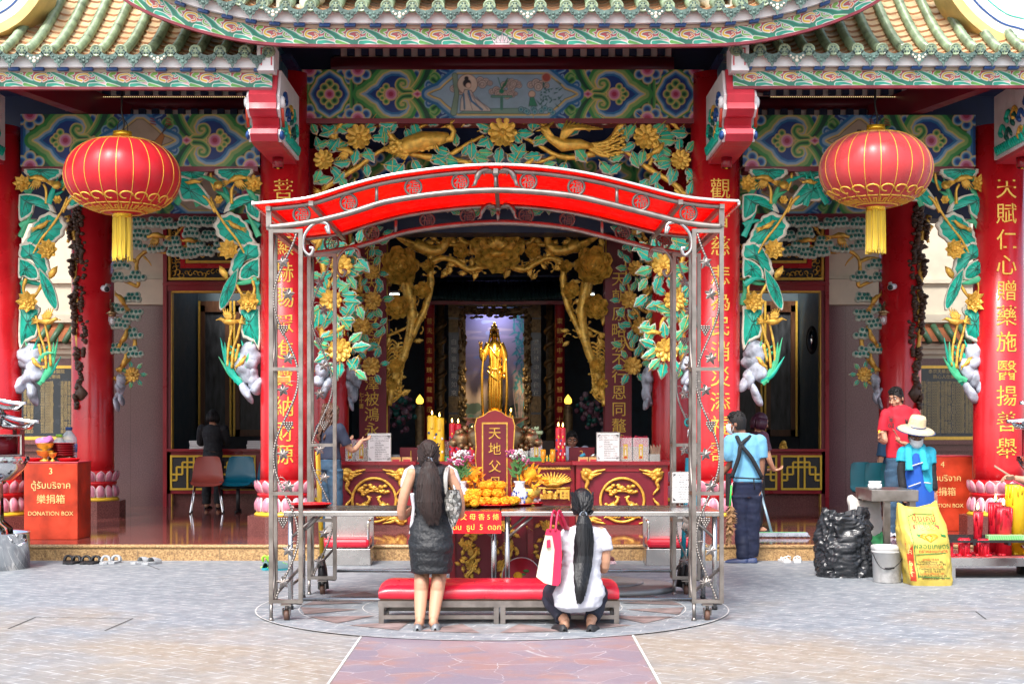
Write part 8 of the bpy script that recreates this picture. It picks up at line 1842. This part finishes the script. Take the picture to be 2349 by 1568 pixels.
def person(label,base,d,head,yaw,pitch,spine,arms,legs,skin=M_skin,hair='short',hairm=None,hs=1.,hands=(),shirt=None,pants=None,extra=None,female=False,feet=True,mask=False):
    """All joints are (px, py, depth offset). spine: hips to neck base as (px, py, dd, half width, half depth)."""
    Q=lambda p:W(p[0],p[1],d+(p[2]if len(p)>2 else 0))
    t=thing('person',label,'person',tuple(W(base[0],base[1],d))if base[1]>0 else(PX(base[0],d),d,0));k=.95 if female else 1.
    b=MB(skin);rings=[(Q(p),p[3],p[4])for p in spine];loft(b,rings)
    hc=Q(head);H=Matrix.Translation(hc)@Matrix.Rotation(yaw,4,'Z')@Matrix.Rotation(pitch,4,'X')@Matrix.Scale(hs,4);H3=H.to_3x3();h=lambda x,y,z:H@Vector((x,y,z))
    b.ell(h(0,-.005,.025),(.074,.092,.092),H3,18,14);b.ell(h(0,.022,-.045),(.056,.066,.066),H3,16,12);b.ell(h(0,.062,-.085),(.026,.025,.02),H3)
    b.tube([h(0,.082,.02),h(0,.099,-.012),h(0,.112,-.032),h(0,.092,-.042)],[.009,.011,.014,.008],8);b.tube([h(-.05,.07,.035),h(0,.092,.034),h(.05,.07,.035)],.011,8)
    for s in(-1,1):b.ell(h(s*.076,-.008,-.012),(.010,.02,.032),H3);b.ell(h(s*.045,.055,-.03),(.022,.03,.022),H3)
    b.tube([h(0,-.02,-.06),Q(spine[-1])],[.052*k,.056*k],12)
    for a in arms:
        A=[Q(p)for p in a];q=spl(A,4);n=len(q);b.tube(q,[lerp(.048,.026,i/(n-1))*k for i in range(n)],12);b.ell(A[0],.052*k)
    for(w,dr,nr,cu,sd)in hands:hand(b,Q(w),dr,nr,cu,sd,.92 if female else 1.)
    for l in legs:
        A=[Q(p)for p in l[:3]];b.tube(spl(A,5),[lerp(.088,.06,min(1,i/5))*k if i<=5 else lerp(.062,.037,((i-5)/5)**1.4)*k for i in range(11)],14)
        m_=A[1].lerp(A[2],.32);b.ell(m_+Vector((0,-.014,0)),(.05*k,.055*k,.095))
        b.ell(A[2]+Vector((0,-.01,-.02)),(.03,.036,.04));b.tube([A[2]+Vector((0,0,-.02)),A[2].lerp(Q(l[3]),.6),Q(l[3])],[.036,.036,.02],10)
    bo=b.build('body',t,remesh=.0065,smooth_it=3)
    f=MB(M_eyew)
    for s in(-1,1):
        f.m(M_eyew);f.ell(h(s*.032,.080,.012),(.014,.007,.006),H3,10,6);f.m(M_black);f.ell(h(s*.032,.0865,.011),(.0065,.003,.006),H3,8,6);f.tube([h(s*.016,.094,.034),h(s*.034,.090,.039),h(s*.052,.076,.034)],[.004,.005,.002],5)
    f.m(M_lip);f.tube([h(-.024,.078,-.066),h(-.008,.090,-.063),h(0,.091,-.065),h(.008,.090,-.063),h(.024,.078,-.066)],[.003,.006,.006,.006,.003],6)
    f.build('face_features',bo)
    hm=hairm or M_hair;g_=MB(hm);P=[];q=random.Random(len(label))
    for i in range(15):
        row=[]
        for j in range(32):
            a=2*math.pi*j/32;fr=max(0,math.sin(a));lo=lerp(-.075,.062,fr**.6)if hair!='long' else lerp(-.09,.066,fr**.5);th=(1-i/14)
            top=Vector((0,-.01,.03));phi=math.pi/2*(1-th)if True else 0;zz=lo+(.128-lo)*math.sin(math.pi/2*(i/14));rr=math.sqrt(max(0,1-((zz-.025)/.105)**2))if zz>.025 else 1-.25*((.025-zz)/.1)**2
            w_=1+.05*noise.noise(Vector((a*3,zz*20,len(label))));row.append(h(.084*rr*math.cos(a)*w_,-.008+.100*rr*math.sin(a)*w_*(1 if math.sin(a)<0 else .97),zz))
        P.append(row)
    g_.grid(P,closed=True)
    if hair=='short':
        for s_ in range(90):a=q.uniform(0,6.28);e=q.uniform(.3,1.3);p=(.084*math.cos(e)*math.cos(a),-.008+.1*math.cos(e)*math.sin(a),.025+.1*math.sin(e));g_.tube([h(*p),h(p[0]*1.08,p[1]*1.08+.014,p[2]+.012)],[.010,.003],5)
    if isinstance(hair,tuple):  # ponytail through given points: (px, py, dd, half width, half depth)
        tie=Q(hair[0]);g_.ell(tie,.022);pts=[Q(p)for p in hair];cs=spl([(p.x,p.y,p.z)for p in pts],6);wd=[hair[min(i//6,len(hair)-1)][3]+(hair[min(i//6+1,len(hair)-1)][3]-hair[min(i//6,len(hair)-1)][3])*((i%6)/6)for i in range(len(cs))]
        AXs=AX[:];loft(g_,[(c,w*.82,w*.38)for c,w in zip(cs,wd)],16)
        for s_ in range(230):
            u=q.uniform(-1,1);v=math.sqrt(1-u*u)*q.uniform(.75,1.12);end=int(len(cs)*q.uniform(.66,1));ph=q.uniform(0,6)
            g_.tube([cs[i]+Vector((u*wd[i]*(1.0+.16*math.sin(ph+i*.55)),-v*wd[i]*.5,0))for i in range(0,end,2)]+[cs[end-1]+Vector((u*wd[end-1]*1.2,-.01,-.03))],[.0052]*len(range(0,end,2))+[.0008],4)
        for s_ in range(60):a=q.uniform(2.6,6.8);p=h(.085*math.cos(a),-.008+.1*math.sin(a),q.uniform(-.05,.1));g_.tube([p,p.lerp(tie,.5)+(p-hc).normalized()*.018,tie],[.006,.007,.006],4)
        g_.m(mat('hair_band',(.2,.24,.3),.5));g_.tube([tie+Vector((.024*math.cos(a*.6),-.008,.024*math.sin(a*.6)))for a in range(10)],.006,5,closed=True)
    if hair=='curly':
        for s_ in range(70):
            a=q.uniform(2.6,6.9);z0=q.uniform(-.06,.1);L=q.uniform(.2,.33);g_.tube([h(.088*math.cos(a)+.012*math.sin(j*1.6+s_),-.008+.104*math.sin(a)+.012*math.cos(j*1.6+s_),z0-L*j/9)for j in range(10)],[.014]*9+[.004],5)
    if hair=='bob':
        for s_ in range(80):a=q.uniform(2.7,6.75);g_.tube([h(.086*math.cos(a),-.008+.102*math.sin(a),.05),h(.10*math.cos(a),-.008+.115*math.sin(a),-.03),h(.088*math.cos(a),-.01+.10*math.sin(a),-.10)],[.012,.014,.005],5)
    g_.build('hair',bo)
    if mask:
        m=MB(M_white);m.grid([[h(.062*math.sin(a)*w,.02+.083*math.cos(a)*w+.012*w,z)for a in np.linspace(-1.35,1.35,13)]for z,w in((-.105,.78),(-.08,1.02),(-.05,1.1),(-.02,1.08),(.0,.98))]);[m.tube([h(s*.06,.04,z),h(s*.08,-.01,.02)],.003,4)for s in(-1,1)for z in(-.08,-.01)];m.build('face_mask',t)
    if shirt:
        sm,i0,i1,off,slv=shirt;m=MB(sm);loft(m,[(c,a+off,b_+off)for c,a,b_ in rings[i0:i1]])
        for a in arms:
            q_=spl([Q(p)for p in a],6);e=max(2,int(len(q_)*slv));m.tube(q_[:e],[lerp(.056,.044,i/len(q_))*k+off*1.3 for i in range(e)],14);m.ell(q_[0],.058*k+off)
        so=m.build('shirt',t,remesh=.009,smooth_it=3);crumple(so,.010,9,(1,1,.6))
    if pants:
        pm,i1,off,frac=pants;m=MB(pm);loft(m,[(c,a+off,b_+off)for c,a,b_ in rings[:i1]])
        for l in legs:
            q_=spl([Q(p)for p in l[:3]],6);e=max(3,int(round(len(q_)*frac)));m.tube(q_[:e],[(lerp(.095,.068,min(1,i/6))*k if i<=6 else lerp(.068,.056,(i-6)/6)*k)+off for i in range(e)],14)
        po=m.build('trousers',t,remesh=.009,smooth_it=3);crumple(po,.010,8,(1,1,1.3))
    if extra:extra(t,Q,h,H3)
    return t
def foot_shoe(t,p,yaw,m,L=.24,low=True,name='shoe'):
    b=MB(m);c,s=math.cos(yaw),math.sin(yaw);q=lambda x,y,z:Vector((p[0]+c*x-s*y,p[1]+s*x+c*y,p[2]+z))
    P=[[q(w*math.cos(a),y,max(0,hh*math.sin(a))+.001)for a in np.linspace(-.15,math.pi+.15,12)]for y,w,hh in((-.06,.012,.03),(-.05,.03,.055),(-.02,.036,.06),(.04,.036,.05),(.10,.044,.045),(.15,.042,.035),(.185,.02,.02))]
    b.grid(P,closed=True);b.build(name,t)
# ---- woman in black and white dress kneeling on the bench
d=11.42
def ex1(t,Q,h,H3):
    m=MB(mat('black_jacquard',(.008,.010,.013),.5,var=.4,scale=50,bump=.8,bscale=60));R_=lambda px,py,a,b,dd=0:(W(px,py,d+dd),a,b)
    loft(m,[R_(989,1313,.153,.135,-.02),R_(989,1290,.158,.14,-.02),R_(989,1250,.171,.15,-.02),R_(989,1215,.160,.135),R_(990,1180,.128,.105,.02),R_(990,1150,.128,.10,.02),R_(989,1115,.14,.105,.02),R_(988,1085,.148,.10,.02),R_(988,1070,.135,.075,.02),R_(988,1063,.08,.06,.02)])
    o=m.build('dress',t,remesh=.008,smooth_it=2);crumple(o,.008,9,(1,1,2.2))
    for s in(-1,1):
        m=MB(M_whitef);A=W(988+s*48,1082,d+.02);m.tube([A+Vector((-s*.045,0,.02)),A+Vector((0,0,-.01)),A+Vector((s*.022,0,-.075)),A+Vector((s*.028,0,-.12))],[.045,.05,.048,.044],14)
        m.tube([W(989+s*44,1130,d-.03),W(989+s*40,1165,d-.02),W(989+s*44,1200,d-.02),W(989+s*50,1225,d-.01)],[.02,.014,.016,.006],8)
        m.build('white_sleeve',t,remesh=.008,smooth_it=2)
    for px in(958,999):foot_shoe(t,(PX(px,11.12),11.14,.0),.0,mat('grey_pewter_flats',(.20,.21,.22),.4,.3),name='flat_shoe')
person('woman with long dark ponytail in a black and white dress kneeling at the red bench',(985,0),d,(983,1046,0),0,-.1,
       [(989,1285,-.02,.13,.12),(989,1245,-.02,.145,.125),(990,1180,.02,.105,.085),(989,1115,.02,.118,.09),(988,1080,.02,.12,.075),(986,1066,.01,.06,.055)],
       [[(945,1086,0),(926,1140,-.03),(922,1184,.02),(946,1166,.14)],[(1031,1086,0),(1052,1135,0),(1056,1180,.06),(1040,1168,.16)]],
       [[(970,1250,0),(968,1312,.02),(963,1420,-.20),(958,1441,-.06)],[(1008,1250,0),(1008,1312,.02),(994,1420,-.20),(999,1441,-.06)]],hair=((984,1056,-.10,.022),(985,1075,-.125,.055),(984,1110,-.14,.082),(985,1150,-.15,.085),(989,1178,-.15,.06),(995,1197,-.14,.03)),hairm=M_hairb,hs=.98,hands=(((946,1166,.14),(.5,.8,.5),(1,-.2,0),.4,1),((1040,1168,.16),(-.5,.8,.5),(-1,-.2,0),.4,-1)),female=True,extra=ex1)
def bag1():
    d=11.3;t=thing('handbag','grey geometric panelled handbag hanging from the kneeling woman\'s shoulder','bag',tuple(W(1040,1200,d)));c=W(1040,1160,d);m=MB(mat('grey_facet_panel',(.27,.27,.25),.3,.3,var=.5,scale=16));q=random.Random(8);N,K=9,12
    P=[[Vector((c.x+(.062*math.sin(math.pi*(.25+.70*i/N))+.0)*math.cos(2*math.pi*j/K)+.006*q.uniform(-1,1),c.y+.045*math.sin(2*math.pi*j/K)+.006*q.uniform(-1,1),c.z+.12-.27*i/N))for j in range(K)]for i in range(N+1)]
    ms=[MATS['grey_facet_panel'],mat('pale_facet_panel',(.40,.39,.36),.3,.3),mat('dark_facet_panel',(.13,.13,.12),.3,.3)]
    for i in range(N):
        for j in range(K):
            a,b,e,f=P[i][j],P[i][(j+1)%K],P[i+1][(j+1)%K],P[i+1][j];n=(b-a).cross(f-a).normalized()*-.003
            for tri in((a,b,e),(a,e,f))if(i+j)%2 else((a,b,f),(b,e,f)):
                g=sum(tri,Vector())/3;m.m(q.choice(ms));T3=[p.lerp(g,.10)+n for p in tri];m.add(T3,[(0,1,2)])
    m.m(M_black);m.grid(P,closed=True,smooth=False);m.add(P[-1],[tuple(range(K))]);m.build('bag_body',t)
    s=MB(MATS['pale_facet_panel']);[s.tube(spl([W(1024,1135,d),W(1020+4*k,1098,d),W(1024+4*k,1076,d+.06),W(1032,1080,d+.14),W(1046,1130,d+.06)],5),.011,6,sx=1.6)for k in(0,1)];s.build('strap',t)
bag1()
# ---- woman in white squatting
d=11.2
def ex2(t,Q,h,H3):
    m=MB(M_whitef);R_=lambda px,py,a,b,dd=0:(W(px,py,d+dd),a,b)
    loft(m,[R_(1326,1400,.12,.10,-.03),R_(1326,1388,.172,.145,-.03),R_(1327,1362,.192,.16,-.02),R_(1330,1330,.165,.135,.02),R_(1334,1295,.142,.11,.05),R_(1338,1255,.152,.11,.07),R_(1340,1228,.165,.10,.08),R_(1340,1212,.13,.075,.08),R_(1339,1205,.07,.055,.08)])
    for s,e in((-1,(1292,1262)),(1,(1388,1262))):m.tube([W(1340+s*34,1220,d+.08),W(1340+s*44,1235,d+.07),W(e[0],e[1],d+.06)],[.055,.060,.056],14)
    o=m.build('white_top',t,remesh=.008,smooth_it=2);crumple(o,.012,8,(1,1,1.8))
    for px,yw in((1289,.25),(1356,-.2)):foot_shoe(t,(PX(px,11.12),11.10,0),yw,M_blk2,name='flat_shoe')
person('woman with long black ponytail in a white top squatting beside the bench',(1330,0),d,(1335,1158,.04),0,-.12,
       [(1327,1375,-.01,.15,.12),(1330,1335,.02,.13,.11),(1335,1290,.05,.115,.09),(1339,1245,.07,.125,.09),(1340,1215,.08,.12,.065),(1338,1203,.08,.055,.05)],
       [[(1303,1222,.08),(1290,1262,.1),(1288,1290,.2),(1300,1280,.38)],[(1378,1222,.08),(1389,1262,.06),(1386,1305,.1),(1368,1290,.36)]],
       [[(1300,1370,0),(1262,1362,.30),(1297,1425,.0),(1288,1442,.1)],[(1350,1372,.0),(1374,1362,.32),(1355,1425,.0),(1357,1442,.1)]],hair=((1338,1180,-.07,.022),(1340,1200,-.085,.048),(1340,1240,-.09,.06),(1337,1290,-.10,.060),(1333,1335,-.19,.042),(1331,1360,-.21,.03),(1328,1376,-.205,.012)),hairm=mat('glossy_black_hair',(.004,.005,.007),.45,var=.4,scale=60,stretch=(1,1,.06),bump=.5,bscale=120),hs=.98,hands=(((1300,1280,.38),(.3,.8,.3),(1,0,0),.5,1),((1368,1290,.36),(-.3,.8,.3),(-1,0,0),.5,-1)),pants=(mat('dark_denim',(.018,.022,.04),.8,var=.3),3,.008,.93),female=True,extra=ex2)
def bag2():
    d=11.08;t=thing('tote_bag','cream and crimson tote bag on the squatting woman\'s shoulder','bag',tuple(W(1262,1340,d)));m=MB(mat('cream_leather',(.66,.61,.47),.5,var=.08));cr=mat('crimson_leather',(.55,.015,.07),.4,var=.08)
    f=[(1230,1322),(1240,1270),(1252,1222),(1264,1214),(1272,1260),(1266,1341),(1248,1336)];b=[(1266,1341),(1272,1260),(1264,1214),(1286,1216),(1289,1270),(1286,1335),(1280,1343)]
    XF=lambda u,v,w:W(u,v,d+w);m.prism(f,-.05,.10,XF);m.m(cr);m.prism(b,-.052,.102,XF);m.prism([(1250,1226),(1254,1212),(1280,1212),(1276,1228)],-.054,.104,XF);o=m.build('bag_body',t)
    s=MB(cr);[s.tube(spl([W(1262+12*k,1218,d-.055),W(1270+12*k,1190-18,d+.0),W(1292+7*k,1168+38,d+.10),W(1302+5*k,1215,d+.22)],6),.008,6,sx=1.8)for k in(0,1)];s.prism([(1254,1238),(1262,1236),(1263,1254),(1254,1256)],-.07,-.055,XF);s.build('strap',t)
bag2()
# ---- cleaner in pale blue polo
d=16.44
M_lb=mat('pale_blue_polo',(.16,.42,.62),.8,var=.08,bump=.2,bscale=20)
def ex3(t,Q,h,H3):
    m=MB(M_blackf);[m.tube(spl([W(a,1000,d-.06),W(1700,1020,d-.135),W(b,1050,d-.16),W(c,1095,d-.14)],5),.02,6,sx=1.2,up=(0,1,0))for a,b,c in((1690,1724,1748),(1722,1694,1678))];m.tube(spl([W(1672,1094,d-.10),W(1710,1096,d-.165),W(1750,1098,d-.10)],5),.008,6);m.tube([W(1729,1098,d-.17),W(1731,1122,d-.17)],.007,5);m.bx(PX(1668,d),PX(1676,d),d-.06,d+.12,PZ(1160,d),PZ(1085,d));m.build('apron',t)
    for px in(1703,1724):foot_shoe(t,(PX(px,d),d-.02,0),1.35,mat('navy_rubber_shoe',(.03,.05,.13),.5),name='slip_on_shoe')
    g_=MB(M_iron);g_.tube(spl([h(.08,-.02,-.02),h(.03,-.1,-.09)],3),.003,4);g_.build('mask_string',t)
person('cleaner seen from behind in pale blue polo, crossed black apron straps and navy trousers',(1710,0),d,(1690,970,0),1.15,-.12,
       [(1713,1140,0,.14,.105),(1714,1105,0,.145,.105),(1712,1060,0,.14,.10),(1710,1020,0,.155,.10),(1707,1000,0,.14,.08),(1700,992,0,.07,.06)],
       [[(1675,1010,0),(1673,1040,0),(1676,1062,.05),(1652,1090,.12),(1642,1106,.16)],[(1744,1010,0),(1747,1050,0),(1746,1085,.0),(1741,1120,.0)]],
       [[(1700,1135,0),(1702,1205,.02),(1704,1280,0),(1690,1288,0)],[(1727,1135,0),(1726,1205,.02),(1725,1276,.04),(1712,1285,.04)]],skin=M_skind,hands=(((1742,1120,0),(-.25,0,-1),(-.9,-.4,0),.35,1),((1640,1106,.16),(-.4,.3,-.8),(.8,-.4,0),.5,-1)),shirt=(M_lb,1,6,.012,.42),pants=(mat('navy_trousers',(.009,.014,.042),.8,var=.2),2,.014,1.),extra=ex3,mask=True)
du=thing('feather_duster','brown feather duster with green handle hanging at the cleaner\'s hip','duster',tuple(W(1672,1250,16.2)));m=MB(mat('green_rod',(.05,.55,.08),.4));m.tube([W(1678,1112,16.2),W(1674,1165,16.2)],.010,8);m.build('handle',du);m=MB(mat('brown_feather',(.36,.20,.09),.8,var=.5,scale=12));q=random.Random(6)
for k in range(420):
    f=q.random();c=W(1677-6*f,1158+84*f,16.2);a=q.uniform(0,6.28);r=q.uniform(.03,.085)*(.6+.5*math.sin(math.pi*min(1,f+.15)));e=c+Vector((r*math.cos(a),r*.6*math.sin(a),-q.uniform(.02,.07)));s_=Vector((-math.sin(a),math.cos(a),.2))*.013;m.add([c,c.lerp(e,.6)+s_,e,c.lerp(e,.6)-s_],[(0,1,2,3)])
m.build('feathers',du)
# ---- man in red polo
d=17.94
def ex4(t,Q,h,H3):
    m=MB(M_ink);c=W(2044,975,d-.128);m.text('63',c,.075,ext=.001);m.text('♛',c+Vector((0,0,.075)),.085,ext=.001)
    e=W(2080,972,d-.128);m.ell(e,(.016,.004,.022));[m.tube([e+Vector((0,0,.01)),e+Vector((s*.016,0,.06))],[.009,.004],6)for s in(-1,1)];m.build('chest_print',t)
    for px,dd in((2040,-.08),(2062,0)):foot_shoe(t,(PX(px,d),d+dd,PF),2.6,M_whitef,name='white_sock')
    y=MB(M_wy);y.tube([W(2017,1006,d-.2),W(2017,986,d-.22)],.012,6);y.build('yellow_tapers',t);s=MB(M_inst);[s.tube([W(2066,1012,d-.2),W(2048+k,984+k,d-.26)],.004,4)for k in range(4)];s.build('incense_held',t)
person('young man in red polo shirt and jeans holding incense and yellow tapers',(2055,1228),d,(2056,912,-.02),R(180)-.8,-.3,
       [(2060,1085,0,.14,.105),(2062,1050,0,.14,.105),(2064,1000,0,.14,.10),(2065,960,0,.158,.105),(2065,938,0,.145,.085),(2062,929,0,.07,.06)],
       [[(2032,950,0),(2026,985,-.02),(2030,1012,-.08),(2018,1008,-.18)],[(2098,950,0),(2104,990,0),(2100,1022,-.06),(2072,1016,-.18)]],
       [[(2048,1080,0),(2046,1150,-.03),(2044,1222,-.05),(2036,1227,-.15)],[(2075,1080,0),(2070,1150,0),(2066,1222,.02),(2058,1228,-.08)]],hands=(((2018,1008,-.18),(-.1,-.4,.8),(.6,-.6,.2),.8,1),((2072,1016,-.18),(-.8,-.5,.2),(.2,-.3,.9),.8,-1)),shirt=(mat('red_polo',(.50,.012,.03),.8,var=.08,bump=.2,bscale=20),1,6,.012,.46),pants=(mat('blue_jeans',(.03,.075,.13),.8,var=.4,scale=5,bump=.2),2,.012,.97),extra=ex4)
# ---- sweeper in straw hat and blue apron
d=15.75
def ex5(t,Q,h,H3):
    m=MB(mat('woven_straw',(.66,.52,.32),.8,var=.2,scale=40,bump=.8,bscale=70));c=W(2102,983,d-.05);M=Matrix.Rotation(.28,3,'X')@Matrix.Rotation(.10,3,'Y');m.lathe([(.195,-.022),(.17,.0),(.12,.014),(.092,.02),(.088,.06),(.082,.11),(.07,.135),(.03,.142),(0,.14)],c,40,M,rf=lambda a,z:1+.03*math.sin(a*2+1));[m.lathe([(.19-k*.016,-.018+k*.005+.003),(.186-k*.016,-.014+k*.005)],c,40,M)for k in range(7)];m.m(M_blue);m.lathe([(.198,-.024),(.194,-.017)],c,40,M,rf=lambda a,z:1+.03*math.sin(a*2+1));m.lathe([(.094,.022),(.093,.034)],c,32,M);m.build('straw_hat',t)
    m=MB(mat('blue_apron',(.01,.085,.42),.75,var=.1,bump=.2,bscale=14));P=[]
    for py,x0,x1,dd in((1040,2090,2116,-.14),(1062,2080,2124,-.155),(1090,2076,2132,-.15),(1120,2076,2140,-.15),(1150,2078,2150,-.16),(1200,2080,2150,-.15),(1230,2080,2150,-.14)):P.append([W(lerp(x0,x1,k/8),py+2*math.sin(k*1.3),d+dd+.08*(abs(k-4)/4)**2+.008*math.sin(k*2.2))for k in range(9)])
    m.grid(P);m.grid([[p+Vector((0,.01,0))for p in r][::-1]for r in P]);m.m(M_whitef);[m.tube([W(a,b,d-.168),W(e,f,d-.168)],.007,5)for a,b,e,f in((2092,1068,2117,1060),(2084,1116,2112,1106),(2120,1106,2136,1108))];m.build('apron',t)
    m=MB(mat('turquoise_towel',(.03,.45,.58),.9,var=.1,bump=.5,bscale=60));[m.tube(spl([W(2100,1022,d+.06),W(x0,1022,d-.02),W(x0+s*2,1040,d-.12),W(x1,1078,d-.15)],5),[.03]*15+[.036],8,sx=1.3)for s,x0,x1 in((-1,2086,2086),(1,2114,2124))];m.build('towel',t)
    m=MB(M_blackf)
    for a in(((2072,1058,-.02),(2068,1085,-.04),(2072,1122,-.08)),((2136,1055,0),(2138,1082,-.02),(2143,1125,-.06))):m=MB(M_blackf);m.tube(spl([W(p[0],p[1],d+p[2])for p in a],5),[.048]*5+[.042]*5+[.034],12);m.build('arm_sleeve',t)
    m=MB(M_whitef);m.ell(W(2074,1133,d-.1),(.04,.035,.06));[m.tube([W(2070+k*3,1138,d-.12),W(2068+k*3,1150,d-.12)],.011,6)for k in range(4)];m.build('work_glove',t)
person('sweeper in wide straw hat, face mask, turquoise shirt and blue apron behind the yellow sack',(2105,0),d,(2102,1000,-.03),R(180)-.15,-.42,
       [(2108,1175,0,.16,.12),(2106,1130,0,.155,.12),(2104,1080,0,.15,.115),(2102,1045,0,.16,.11),(2102,1028,0,.14,.08),(2102,1020,0,.06,.055)],
       [[(2074,1038,0),(2069,1075,-.03),(2073,1125,-.08)],[(2132,1038,0),(2137,1080,-.02),(2143,1128,-.06)]],[[(2094,1170,0),(2093,1240,0),(2093,1295,0),(2093,1304,-.12)],[(2122,1170,0),(2123,1240,0),(2123,1295,0),(2123,1304,-.12)]],skin=M_skind,shirt=(mat('turquoise_shirt',(.02,.36,.50),.8,var=.1,bump=.2,bscale=20),1,6,.012,.42),pants=(M_blackf,2,.012,1.),hands=(((2074,1128,-.09),(0,-.2,-1),(.5,-.5,0),.5,1),((2143,1130,-.07),(0,-.2,-1),(-.5,-.5,0),.5,-1)),extra=ex5,mask=True)
# ---- people further back
M_navyt=mat('navy_tee',(.02,.028,.055),.8,var=.15,bump=.2)
def ppl(label,px,py0,d,h,yaw,shirt,pants_,hair,hairm=None,arm=None,lean=0.,female=True,skin=M_skin,sleeve=.45):
    s=F/d;f=lambda x,z,y=0.:(px+x*s*math.cos(yaw)+0,py0-z*s,y);c,n=math.cos(yaw),math.sin(yaw)
    def J(x,y,z):return(px+(x*c-y*n)*s,py0-z*s,x*n+y*c)
    global AX;AX=[Vector((c,n,0)),Vector((-n,c,0))];k=h/1.6
    sp=[(*J(0,lean*a,z*k),w,b_)for z,w,b_,a in((.80,.145,.115,.3),(.93,.14,.11,.5),(1.08,.125,.10,.75),(1.24,.16,.11,.95),(1.33,.14,.08,1),(1.37,.06,.055,1))]
    ar=arm or[(.0,.12,1.06),(.0,.30,1.08)]
    arms=[[J(sx*.17,lean,1.30*k),J(sx*.20,lean+ar[0][1],ar[0][2]*k),J(sx*.16,lean+ar[1][1],ar[1][2]*k)]for sx in(-1,1)]
    hd=[(a[-1],(-n,c,.2),(0,0,1),.4,1)for a in arms]
    legs=[[J(sx*.085,0,.80*k),J(sx*.09,.02,.45*k),J(sx*.09,0,.07),J(sx*.09,.14,.02)]for sx in(-1,1)]
    def ex(t,Q,hh,H3):[foot_shoe(t,Q(J(sx*.09,.03,.0)),yaw,M_blk2)for sx in(-1,1)]
    o=person(label,(px,py0),d,J(0,lean+.02,1.49*k),yaw,-.2,sp,arms,legs,skin,hair,hairm,.96,hd,(shirt,1,6,.012,sleeve),(pants_,2,.012,1.),ex,female)
    AX=[Vector((1,0,0)),Vector((0,1,0))];return o
ppl('woman with long curly brown hair in navy T-shirt and jeans at the left red counter',757,1228,18.0,1.55,R(-50),M_navyt,MATS['blue_jeans'],'curly',mat('curly_brown_hair',(.10,.045,.025),.45,var=.4),[(0,.16,1.04),(0,.36,1.16)])
ppl('woman in black suit with short dark hair standing at the left lattice counter',487,1166,23.3,1.50,R(-8),M_blackf,M_blackf,'bob',None,[(0,.12,1.08),(0,.34,1.15)],.06,sleeve=.97)
ppl('woman in dark clothes with plum tinted hair standing behind the pale blue cleaner',1730,1222,18.6,1.45,R(-70),mat('plum_blouse',(.06,.02,.04),.8),M_blackf,'bob',mat('plum_tinted_hair',(.05,.014,.03),.4),[(0,.06,1.0),(0,.14,.84)],.06)
ppl('girl in pale uniform shirt sitting behind the number 2 box',1312,1192,20.6,1.16,R(180),mat('pale_uniform_shirt',(.42,.46,.60),.8),M_blackf,'short',None,[(0,.14,.98),(0,.28,1.0)],0,True,M_skind)
ppl('person in blue top seated behind the man in red',2042,1196,20.6,1.32,R(80),mat('denim_blue_top',(.03,.10,.20),.8),M_blackf,'bob',None,[(0,.06,.95),(0,.14,.76)],.05)
# ---- hand with incense at the right edge
def edge_hand():
    d=13.8;t=thing('person','pale forearm and hand of a worshipper holding incense sticks at the right edge','person',(PX(2395,d),d,0));b=MB(M_skin);w=W(2328,1096,d)
    b.tube(spl([W(2420,1120,d),W(2372,1104,d),w],5),[.045]*5+[.038]*3+[.028]*3,12);hand(b,w,(-1,0,.12),(.05,-.5,-.8),.75,-1)
    b.tube([W(2420,1120,d),W(2440,1060,d+.05)],[.05,.055],12);loft(b,[(W(2455,1220,d+.1),.15,.11),(W(2455,1120,d+.1),.16,.11),(W(2455,1040,d+.1),.19,.1),(W(2455,1020,d+.1),.07,.06)]);b.ell(W(2455,985,d+.1),(.078,.095,.115));b.build('body',t,remesh=.006,smooth_it=2)
    c=MB(M_red2);loft(c,[(W(2455,1320,d+.1),.17,.13),(W(2455,1120,d+.1),.175,.125),(W(2455,1040,d+.1),.20,.115),(W(2455,1025,d+.1),.09,.08)]);loft(c,[(W(2455,1470,d+.1),.15,.1),(W(2455,1310,d+.1),.17,.13)]);c.build('dress',t)
    s=MB(M_inst);[s.tube([W(2281,1067+k,d-.03),W(2349+20,1122+k,d+.03)],.006,5)for k in(0,2)];s.m(M_inr);s.tube([W(2322,1101,d-.03),W(2375,1128,d+.02)],.008,5);tag(s.build('incense_held'),'long incense sticks held in the hand at the right edge','incense')
edge_hand()
print('objects', len(SC.objects), 'verts', sum(len(o.data.vertices) for o in SC.objects if o.type == 'MESH'))
